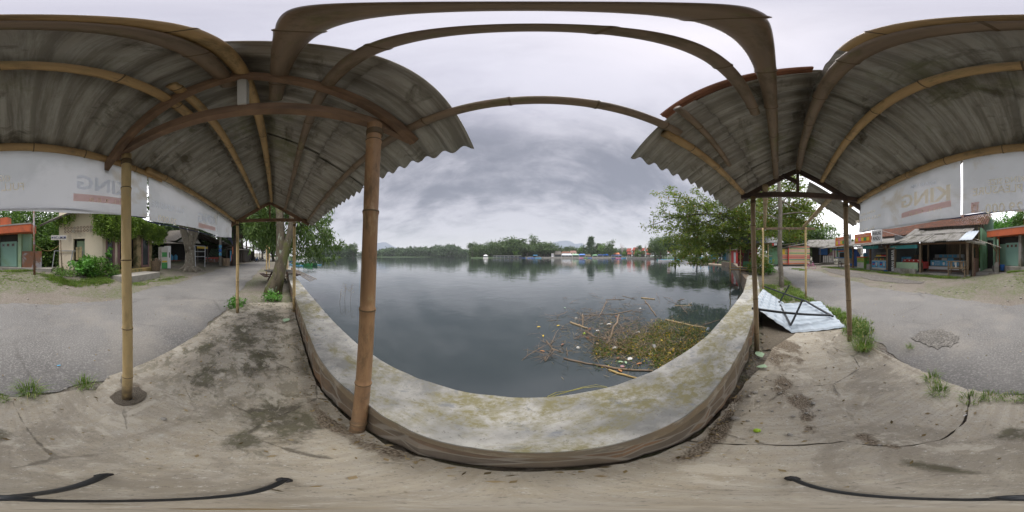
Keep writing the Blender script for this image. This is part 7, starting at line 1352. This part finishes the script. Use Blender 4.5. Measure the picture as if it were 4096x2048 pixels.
# litter
def cup(X, Y, s, m, lab, cat='cup', name='plastic_cup'):
    p = gw(X, Y); t = thing(name, lab, cat, (p.x, p.y, WZ + .02), rd.uniform(0, 6)); mb = MB(); mb.lathe([(.03 * s, 0), (.04 * s, .09 * s), (.043 * s, .09 * s)], (0, 0, 0), 12); o = mb.build('shell', M[m], t, smooth=True); o.rotation_euler = (R(75), 0, 0)
cup(2085, 495, 1.2, 'sheet', 'crumpled white cup at the right corner of the plant mat'); cup(1485, 700, 1.2, 'white', 'white and blue drink cup in the middle of the plant mat'); cup(1275, 520, 1.0, 'offwhite', 'pale cup at the left edge of the plant mat'); cup(590, 350, 1.1, 'offwhite', 'pale cup floating among twigs far left')
for k, (X, Y, s, m, lab) in enumerate(((870, 420, 1.0, 'sheet', 'light blue bag scrap among the twigs'), (830, 495, 1.1, 'white', 'white wrapper scrap among the twigs'), (845, 745, 1.0, 'sheet', 'blue grey wrapper left of the plant mat'), (1070, 810, 0.8, 'rust', 'red brown wrapper below the plant mat'), (1120, 905, 1.0, 'mauvel', 'dull pink wrapper by the long reed'), (1200, 820, 1.2, 'white', 'white carton scrap below the plant mat'), (1440, 760, 1.0, 'offwhite', 'pale pinkish wrapper in the plant mat'), (1825, 760, 1.0, 'offwhite', 'white scrap against the parapet edge'), (620, 425, .8, 'rust', 'brown wrapper scrap far left of the mat'), (960, 420, 1.5, 'offwhite', 'pale foam scrap among the twigs'), (1030, 690, 1.4, 'offwhite', 'pale foam scrap at the lower left of the mat'), (1320, 240, .9, 'white', 'lone white scrap on open water'))):
    p = gw(X, Y); mb = MB(); s *= .05; rr = random.Random(k); mb.add([(s * rr.uniform(.8, 1.3) * math.cos(a * .9), s * rr.uniform(.6, 1) * math.sin(a * .9), .012 * rr.random()) for a in range(7)] , [tuple(range(7))]); o = mb.build('wrapper', M[m], solid=.006); o.location = (p.x, p.y, WZ + .015); tag(o, lab, 'litter')
for k, (X, Y, m, lab) in enumerate(((720, 580, 'rust', 'round brown fruit floating left of the mat'), (740, 478, 'rust', 'second brown fruit beside the hollow bamboo'), (677, 528, 'lime', 'yellow green fruit floating left of the mat'), (1042, 333, 'rust', 'small brown fruit near the grey stick'), (605, 692, 'offwhite', 'pale round fruit alone on the open water'), (915, 590, 'wood', 'tan fruit touching the grey stick'), (830, 650, 'wood', 'half coconut shell at the left tip of the mat'))): p = gw(X, Y); mb = MB(); mb.sphere((0, 0, 0), .042, 12); o = mb.build('floating_fruit', M[m], smooth=True); o.location = (p.x, p.y, WZ + .01); tag(o, lab, 'fruit')
P = []
lp_ = None
for k, (X, Y, m, lab) in enumerate(((155, 455, 'yellow', 'lone yellow leaf floating far left'), (208, 558, 'yellow', 'small yellow leaf below the lone yellow leaf'), (200, 732, 'leaforange', 'orange leaf beside the dark twig clump'), (430, 655, 'rust', 'small brown leaf on open water'), (455, 235, 'palegreen', 'pale leaf farthest out on the water'), (380, 440, 'yellow', 'yellow leaf at the tip of a thin stem'), (1090, 955, 'leaforange', 'orange leaf across the long reed'), (1310, 875, 'leaforange', 'orange leaf by the parapet edge'), (1155, 860, 'palegreen', 'large pale round leaf below the mat'), (1095, 855, 'palegreen', 'second large pale leaf below the mat'), (1700, 710, 'yellow', 'large yellow leaf standing in the mat'), (1650, 755, 'yellow', 'yellow leaf low in the mat'), (1590, 900, 'yellow', 'yellow leaf at the lower edge of the mat'), (1565, 610, 'yellow', 'yellow leaf in the middle of the mat'))):
    p = gw(X, Y); mb = MB(); s = .055; mb.add([(-s, 0, 0), (-.4 * s, .4 * s, .01), (.4 * s, .4 * s, .012), (s * 1.2, 0, 0), (.4 * s, -.4 * s, .012), (-.4 * s, -.4 * s, .01)], [tuple(range(6))]); o = mb.build('fallen_leaf', M[m], solid=.003); o.location = (p.x, p.y, WZ + .02); o.rotation_euler = (0, 0, k * 1.3); tag(o, lab, 'leaf')
# yellow vine hanging over the parapet edge
mb = MB(); a = [G(2048 + x / 1.84, 1348 + y / 1.84, z) for x, y, z in ((255, 452, .42), (320, 428, .2), (420, 400, .0), (520, 375, -.15), (620, 366, -.2), (700, 372, -.1), (762, 384, .1), (775, 400, .44))]; mb.tube([Vector(x) for x in a], .006, 6); b_ = [Vector(x) + Vector((.01, .02, .02 * math.sin(i * 2))) for i, x in enumerate(a)]; mb.tube(b_[:6], .004, 6); o = mb.build('yellow_vine', M['vine'], smooth=True); tag(o, 'twisted yellow green vine looping from the parapet edge over the water', 'vine')
# dead stems standing in the water, left
for k, (px, n, lab) in enumerate(((1378, 8, 'feathery dead stem standing in the water left of the front post'), (1400, 8, 'second feathery stem standing in the water'), (1358, 3, 'shortest bent stem standing in the water'))):
    X_, Y_, _ = G(px, 1200 + k * 6, WZ); t = thing('water_weed', lab, 'weed', (X_, Y_, WZ), 0, None); mb = MB(); top = Vector((rd.uniform(-.1, .1), .05, .85 - .25 * (k == 2))); mb.tube([(0, 0, -.05), top * .5 + Vector((.05, 0, 0)), top], [.008, .006, .004], 5); pts = []
    for i in range(n): s = .45 + .55 * i / n; e = top * s + Vector((rd.uniform(-.14, .14), rd.uniform(-.14, .14), .1)); mb.tube([top * s, e], [.004, .002], 4); pts += [tuple(e + Vector((rd.gauss(0, .03), rd.gauss(0, .03), rd.gauss(0, .03)))) for _ in range(8)]
    mb.build('stem', M['stick'], t); leaves('leaflets', pts, .05, .012, M['duff'], t, .1, k)
# creeping weeds along the outer wall foot, left
P = [];
for k in range(34): X = rd.uniform(-5.2, -1.6); Y = interp(OUT, X) + abs(rd.gauss(.22, .16)); P += [(X + rd.gauss(0, .07), Y + rd.gauss(0, .05), WZ + rd.uniform(.0, .22)) for _ in range(16)]
tag(leaves('wall_weeds', P, .06, .035, M['leafm'], None, .1, 15), 'straggling dark water weeds along the outer foot of the parapet', 'weeds', None, 'stuff')
# =================== GRASS, STONES, SMALL THINGS ===================
def blades(n, r, h, seed, lean=.5, w=.008):
    g_ = np.random.default_rng(seed); a = g_.uniform(0, 6.28, n); rr = r * np.sqrt(g_.random(n)) * .45; b = np.stack([rr * np.cos(a), rr * np.sin(a), np.zeros(n)], 1); ang = a + g_.normal(size=n) * .6; ln = g_.uniform(.1, 1, n) * lean; hh = h * g_.uniform(.5, 1.1, n)
    d = np.stack([np.cos(ang), np.sin(ang), np.zeros(n)], 1); s = np.stack([-np.sin(ang), np.cos(ang), np.zeros(n)], 1) * w
    m = b + d * (hh * ln * .5)[:, None]; m[:, 2] = hh * .62; t_ = b + d * (hh * ln * 1.35)[:, None]; t_[:, 2] = hh * (1 - .55 * ln)
    v = np.empty((n, 5, 3)); v[:, 0] = b - s; v[:, 1] = b + s; v[:, 2] = m + s * .8; v[:, 3] = t_; v[:, 4] = m - s * .8; return v
def blade_obj(name, V_, parent=None, mat='grassm'):
    n = len(V_); me = bpy.data.meshes.new(name); me.from_pydata([tuple(x) for x in V_.reshape(-1, 3)], [], [q for i in range(n) for q in ((5 * i, 5 * i + 1, 5 * i + 2, 5 * i + 4), (5 * i + 4, 5 * i + 2, 5 * i + 3))]); me.materials.append(M[mat]); o = bpy.data.objects.new(name, me); C.objects.link(o); o.parent = parent; return o
tufts = [(G(*z4(700, 90), .03), .22, .26, 150, 'largest grass tuft at the foot of the front right post'), (G(*z4(1210, 320), .02), .13, .12, 40, 'sprawling grass tuft on the broken slab edge, left one'), (G(*z4(1260, 410), .03), .14, .12, 46, 'sprawling grass tuft on the slab beside the joint'), (G(*z4(1500, 460), .03), .16, .08, 44, 'low grass tuft where the slab joint meets the road'), (G(*z4(1640, 440), .03), .13, .07, 50, 'low grass tuft along the slab edge directly behind'), (G(*z4(1800, 450), .03), .14, .06, 50, 'last low grass tuft along the slab edge behind'), (G(118, 1572, .03), .15, .16, 70, 'bright grass tuft in a slab notch near the road'), (G(338, 1545, .03), .14, .13, 50, 'grass tuft in the slab notch nearest the front left post'), (G(12, 1600, .03), .08, .06, 26, 'tiny grass tuft at the slab corner behind'), (G(3640, 1395, .03), .08, .10, 18, 'single thin grass sprig right of the big tuft')]
for k, (p, r, h, n, lab) in enumerate(tufts): o = blade_obj('grass_tuft', blades(int(n * 2.2), r * 1.3, h * 1.1, 300 + k, .9, .0026)); o.location = (p[0], p[1], .03); tag(o, lab, 'grass tuft')
def verge(name, path, wdt, n, h, label, seed, w=.007, mat='grassm'):
    g_ = np.random.default_rng(seed); V_ = []
    for _ in range(n):
        q = g_.random() * (len(path) - 1); i = int(q); f = q - i; x = path[i][0] + (path[i + 1][0] - path[i][0]) * f + g_.normal() * wdt * .3; y = path[i][1] + (path[i + 1][1] - path[i][1]) * f + g_.normal() * wdt
        if math.sin(x * 2.7 + seed) + math.sin(y * 3.9 + x) + g_.normal() * .7 < -.7: continue
        b = blades(14, .2, h * g_.uniform(.5, 1.2), int(g_.integers(1 << 30)), .7, w); b += np.array([x, y, land_h(x, y)]); V_.append(b)
    tag(blade_obj(name, np.concatenate(V_), None, mat), label, 'grass', None, 'stuff')
verge('grass', [(3.2, -9.3), (6, -9.0), (9, -8.6), (12, -8.1), (16, -7.3), (18.5, -6.6)], .22, 2000, .13, 'strip of green grass along the front of the food stall and snack shop', 1)
verge('grass', [(-5.6, -7.2), (-4.5, -6.9), (-3.2, -7.0), (-2.4, -7.8)], .33, 1300, .12, 'grass and low weeds in front of the cream house bushes', 2)
verge('grass', [(2.35, -1.5), (3.0, -1.66), (4.2, -1.42), (5.6, -1.15), (7.2, -1.0), (9.5, -.9)], .13, 900, .13, 'grass along the road edge beside the collapsed sheet panel', 3)
verge('grass', [(5.2, -.5), (6.5, -.3), (8, -.1)], .25, 400, .12, 'grass around the bare bamboo frame', 4); verge('grass', [(1.0, -10.4), (.2, -10.2), (-.8, -9.4), (-2.2, -9.6)], .2, 700, .12, 'weedy edge in front of the toilet block step', 5)
verge('grass', [(-6.8, -5.6), (-5.8, -6.2), (-8.5, -5.4), (-10.5, -5.0)], .35, 420, .06, 'thin low grass on the dirt left of the bushes', 6); verge('grass', [(14.6, -3.2), (16.0, -3.0), (17.4, -3.0)], .3, 260, .14, 'grass clump by the striped stall corner', 7)
verge('grass', [(-2.5, -8.4), (-1.0, -8.0), (.6, -8.4)], .5, 320, .05, 'sparse low grass on the dirt yard before the toilet block', 8)
P = [(rd.uniform(-5, 2.8), rd.uniform(-1.25, .6), .042) for _ in range(500)]; P = [p for p in P if p[1] < interp(IN, p[0]) - .05 and p[1] > interp(near_edge, p[0]) + .1]
P += [(x, interp(IN, x) - abs(rd.gauss(.04, .05)) - .03, .045) for x in [rd.uniform(-5, 2.6) for _ in range(260)]]
P += [(rd.uniform(-9, 16), rd.uniform(-9, -1.5), .03) for _ in range(900)]; P = [(a, b_, c + (land_h(a, b_) if b_ < -1.5 else 0)) for a, b_, c in P]
tag(leaves('leaf_litter', P, .035, .018, M['duff'], None, 0.0, 77), 'small dry leaves and bits of litter scattered over slab, road and yard', 'leaf litter', None, 'stuff')
# stones and pebbles
st = None; stl = []
spots = [(G(*z4(x, y), .04), s) for x, y, s in ((335, 490, .022), (285, 560, .014), (160, 720, .018), (860, 205, .014), (850, 105, .02), (820, 795, .01), (380, 540, .012), (95, 410, .013), (570, 585, .009), (215, 440, .01))] + [(G(655, 1677, .04), .022), (G(262, 1555, .04), .018), (G(432, 1512, .03), .016), (G(3072 - 300, 1700, .04), .02), (G(2048 + 1640 / 1.84, 1348 + 600 / 1.84, .04), .028), (G(2048 + 1745 / 1.84, 1348 + 435 / 1.84, .04), .02), (G(2048 + 1790 / 1.84, 1348 + 410 / 1.84, .04), .025), (G(144, 1224, .02), .03), (G(419, 1185, .02), .04)]
for k in range(70): spots.append(((rd.uniform(-6, 12), rd.uniform(-8.5, -5.2), 0), rd.uniform(.02, .05)))
for k in range(40): spots.append(((rd.uniform(2.0, 2.9) , rd.uniform(-1.45, .1), .03) if k % 2 else (rd.uniform(.9, 1.8), rd.uniform(-.2, .2), .035), rd.uniform(.006, .014)))
for k, (p, s) in enumerate(spots):
    if st is None: mb = MB(); mb.sphere((0, 0, 0), 1, 9, (1, .8, .55)); v_ = random.Random(4); mb.v = [(x * v_.uniform(.85, 1.15), y * v_.uniform(.85, 1.15), z * v_.uniform(.85, 1.1)) for x, y, z in mb.v]; st = mb.build('stone', M['conc']); o = st
    else: o = st.copy(); C.objects.link(o)
    far_ = math.hypot(p[0], p[1]) > 5; o.location = (p[0], p[1], (land_h(p[0], p[1]) if far_ else .04) + s * .3); o.scale = (s,) * 3; o.rotation_euler = (0, 0, k * 1.7)
    tag(o, 'loose grey stone on the dirt yard across the road' if far_ else 'small loose grey stone on the slab or soil near the shelter', 'stone', 'loose stones on the yard across the road' if far_ else 'loose stones around the shelter floor')
p = G(*z4(0, 0), .04); p = G(2048 + 1803 / 1.84, 1348 + 690 / 1.84, .05); mb = MB(); mb.sphere((0, 0, 0), .021, 14); o = mb.build('green_lime', M['lime'], smooth=True); o.location = (p[0], p[1], .055); tag(o, 'small bright green lime lying on the slab near the wall', 'fruit')
p = G(*z4(1462, 573), .04); mb = MB(); mb.tube([(0, 0, 0), (.012, .022, 0)], .0045, 8); o = mb.build('cigarette_end', M['white']); o.location = (p[0], p[1], .045); tag(o, 'white and orange cigarette end lying in the slab joint', 'cigarette end')
p = G(235, 1464, .02); mb = MB(); mb.box(-.02, -.008, 0, .02, .008, .004); o = mb.build('paper_scrap', M['ltblue']); o.location = (p[0], p[1], .03); tag(o, 'tiny blue and white paper scrap on the asphalt behind', 'litter')
for k, (x, y, m, lab) in enumerate(((2048 + 1820 / 1.84, 1348 + 135 / 1.84, 'palegreen', 'large pale dry leaf at the foot of the right lakeside post'), (2048 + 1840 / 1.84, 1348 + 228 / 1.84, 'palegreen', 'smaller pale leaf on the soil below the large one'), (1024 + 225 / 1.84, 700 + 1073 / 1.84, 'palegreen', 'pale heart shaped leaf on the slab beside the left parapet'))):
    p = G(x, y, .04); s = (.09, .06, .12)[k]; mb = MB(); mb.add([(-s, 0, .01), (-.5 * s, .6 * s, .03), (.4 * s, .5 * s, .02), (s * 1.1, 0, .005), (.4 * s, -.5 * s, .02), (-.5 * s, -.6 * s, .03)], [tuple(range(6))]); o = mb.build('fallen_leaf', M[m], solid=.003); o.location = (p[0], p[1], .05); o.rotation_euler = (0, 0, k + .5); tag(o, lab, 'leaf')
# wooden bench-table left, behind the forked tree
X_, Y_, _ = V(1118, 9.2); t = thing('picnic_bench', 'dark wooden bench table behind the forked tree by the parapet', 'bench', (X_, Y_, 0.02), R(8))
bx('tabletop', 'greywood', t, -.7, -.75, .62, .5, .65, .67); bx('seat', 'timber_dk', t, -.8, -1.0, .40, .7, -.75, .45); bx('seat', 'timber_dk', t, -.8, .75, .42, .7, 1.0, .47)
for x in (-.6, .45):
    for s in (-1, 1): mb = MB(); mb.bar((x, s * .55, 0), (x, s * .25, .62), .06, .08); mb.build('leg', M['timber_dk'], t)
    bx('cross_rail', 'timber_dk', t, x - .03, -.95, .36, x + .03, .95, .41)
X_, Y_, _ = V(1066, 12.5)
for k, (px, r, lab) in enumerate(((1066, 11.5, 'yellowish bamboo post by the road left of the forked tree'), (1077, 14, 'second thin bamboo post farther along the road edge'), (1148, 10.5, 'bamboo post by the parapet right of the forked tree'))): X_, Y_, _ = V(px, r); mb = MB(); bamboo(mb, (0, 0, -.1), (.02, 0, 2.2), .045, .45, 70 + k, n=10); o = mb.build('bamboo_pole', M['bamboo'], smooth=True); o.location = (X_, Y_, 0.1); tag(o, lab, 'pole')
mb = MB(); X_, Y_, _ = V(1164, 12); t = thing('bamboo_bundle', 'thin bamboo sticks leaning out over the water left of the post', 'sticks', (X_, Y_, .4)); [mb.tube([(0, 0, .1 + k * .05), (1.5, 1.0 + .15 * k, -.6 + k * .04)], .025, 6) for k in range(4)]; mb.build('sticks', M['wood'], t)
# =================== PEOPLE ===================
def person(label, loc, rz, joints, cl=('cloth_d', 'cloth_b')):
    """joints: dict of positions; one skinned body plus clothes and hair"""
    t = thing('person', label, 'person', loc, rz); J = joints
    V_ = [J['pelvis'], J['chest'], J['neck'], J['head'], J['lh'], J['lk'], J['lf'], J['lt'], J['rh'], J['rk'], J['rf'], J['rt'], J['ls'], J['le'], J['lw'], J['lp'], J['rs'], J['re'], J['rw'], J['rp'], J['top']]
    E_ = [(0, 1), (1, 2), (2, 3), (0, 4), (4, 5), (5, 6), (6, 7), (0, 8), (8, 9), (9, 10), (10, 11), (1, 12), (12, 13), (13, 14), (14, 15), (1, 16), (16, 17), (17, 18), (18, 19), (3, 20)]
    Rr_ = [.13, .14, .055, .095, .09, .06, .04, .03, .09, .06, .04, .03, .06, .045, .03, .028, .06, .045, .03, .028, .07]
    me = bpy.data.meshes.new('body'); me.from_pydata(V_, E_, []); me.materials.append(M['skin']); o = bpy.data.objects.new('body', me); C.objects.link(o); o.parent = t
    md = o.modifiers.new('skin', 'SKIN')
    for i, r in enumerate(Rr_): me.skin_vertices[0].data[i].radius = (r, r)
    me.skin_vertices[0].data[0].use_root = True; o.modifiers.new('sub', 'SUBSURF').levels = 1
    for nm, idx, c, gr in (('shirt', (0, 1, 12, 13, 16, 17), cl[1], .022), ('trousers', (0, 4, 5, 6, 8, 9, 10), cl[0], .02)):
        m2 = {v: i for i, v in enumerate(idx)}; mm = bpy.data.meshes.new(nm); mm.from_pydata([V_[i] for i in idx], [(m2[a], m2[b]) for a, b in E_ if a in m2 and b in m2], []); mm.materials.append(M[c]); q = bpy.data.objects.new(nm, mm); C.objects.link(q); q.parent = t; q.modifiers.new('skin', 'SKIN')
        for i, v in enumerate(idx): mm.skin_vertices[0].data[i].radius = (Rr_[v] + gr,) * 2
        mm.skin_vertices[0].data[0].use_root = True; q.modifiers.new('sub', 'SUBSURF').levels = 1
    mb = MB(); h = Vector(J['head']); mb.sphere(h + Vector((0, .02, .06)), .115, 10, (1, 1, .8)); mb.build('hair', M['hair'], t, smooth=True)
    return t
walk = dict(pelvis=(0, 0, .92), chest=(0, 0, 1.30), neck=(0, 0, 1.48), head=(0, -.02, 1.60), top=(0, -.01, 1.68), lh=(-.1, 0, .86), lk=(-.11, -.16, .48), lf=(-.11, -.12, .08), lt=(-.11, -.26, .04), rh=(.1, 0, .86), rk=(.11, .08, .48), rf=(.11, .26, .12), rt=(.11, .16, .04), ls=(-.2, 0, 1.40), le=(-.24, .10, 1.12), lw=(-.25, .02, .88), lp=(-.25, -.01, .80), rs=(.2, 0, 1.40), re=(.24, -.08, 1.12), rw=(.25, -.2, .92), rp=(.25, -.24, .84))
sit = dict(walk); sit.update(pelvis=(0, 0, .28), chest=(0, -.06, .66), neck=(0, -.08, .84), head=(0, -.12, .96), top=(0, -.12, 1.04), lh=(-.1, 0, .26), lk=(-.16, -.4, .5), lf=(-.14, -.42, .08), lt=(-.14, -.55, .04), rh=(.1, 0, .26), rk=(.16, -.4, .5), rf=(.14, -.42, .08), rt=(.14, -.55, .04), ls=(-.2, -.06, .76), le=(-.26, -.24, .55), lw=(-.15, -.42, .5), lp=(-.12, -.5, .5), rs=(.2, -.06, .76), re=(.26, -.24, .55), rw=(.15, -.42, .5), rp=(.12, -.5, .5))
bend = dict(walk); bend.update(chest=(0, -.22, 1.2), neck=(0, -.34, 1.34), head=(0, -.42, 1.42), top=(0, -.45, 1.5), ls=(-.2, -.24, 1.28), le=(-.22, -.4, 1.05), lw=(-.2, -.5, .85), lp=(-.2, -.52, .78), rs=(.2, -.24, 1.28), re=(.22, -.4, 1.05), rw=(.2, -.5, .85), rp=(.2, -.52, .78))
X_, Y_, _ = V(1074, 26); person('person in dark clothes walking away down the street', (X_, Y_, .3), R(-100), walk, ('cloth_d', 'cloth_d'))
X_, Y_, _ = V(2540 + 1558 / 4.954, 42); person('person with blue headwear standing bent on the sand bank', (X_, Y_, -.58), R(90), bend, ('cloth_r', 'cloth_d'))
X_, Y_, _ = V(2540 + 1640 / 4.954, 41); person('person in dark clothes crouching on the sand bank', (X_, Y_, -.58), R(120), sit, ('cloth_d', 'cloth_d'))
# air: pale haze over the whole place
mb = MB(); mb.box(-2100, -2100, -4, 2100, 2100, 165)
hz = mb.build('haze', M['haze']); tag(hz, 'pale humid haze softening the distant shore', 'haze', None, 'stuff')
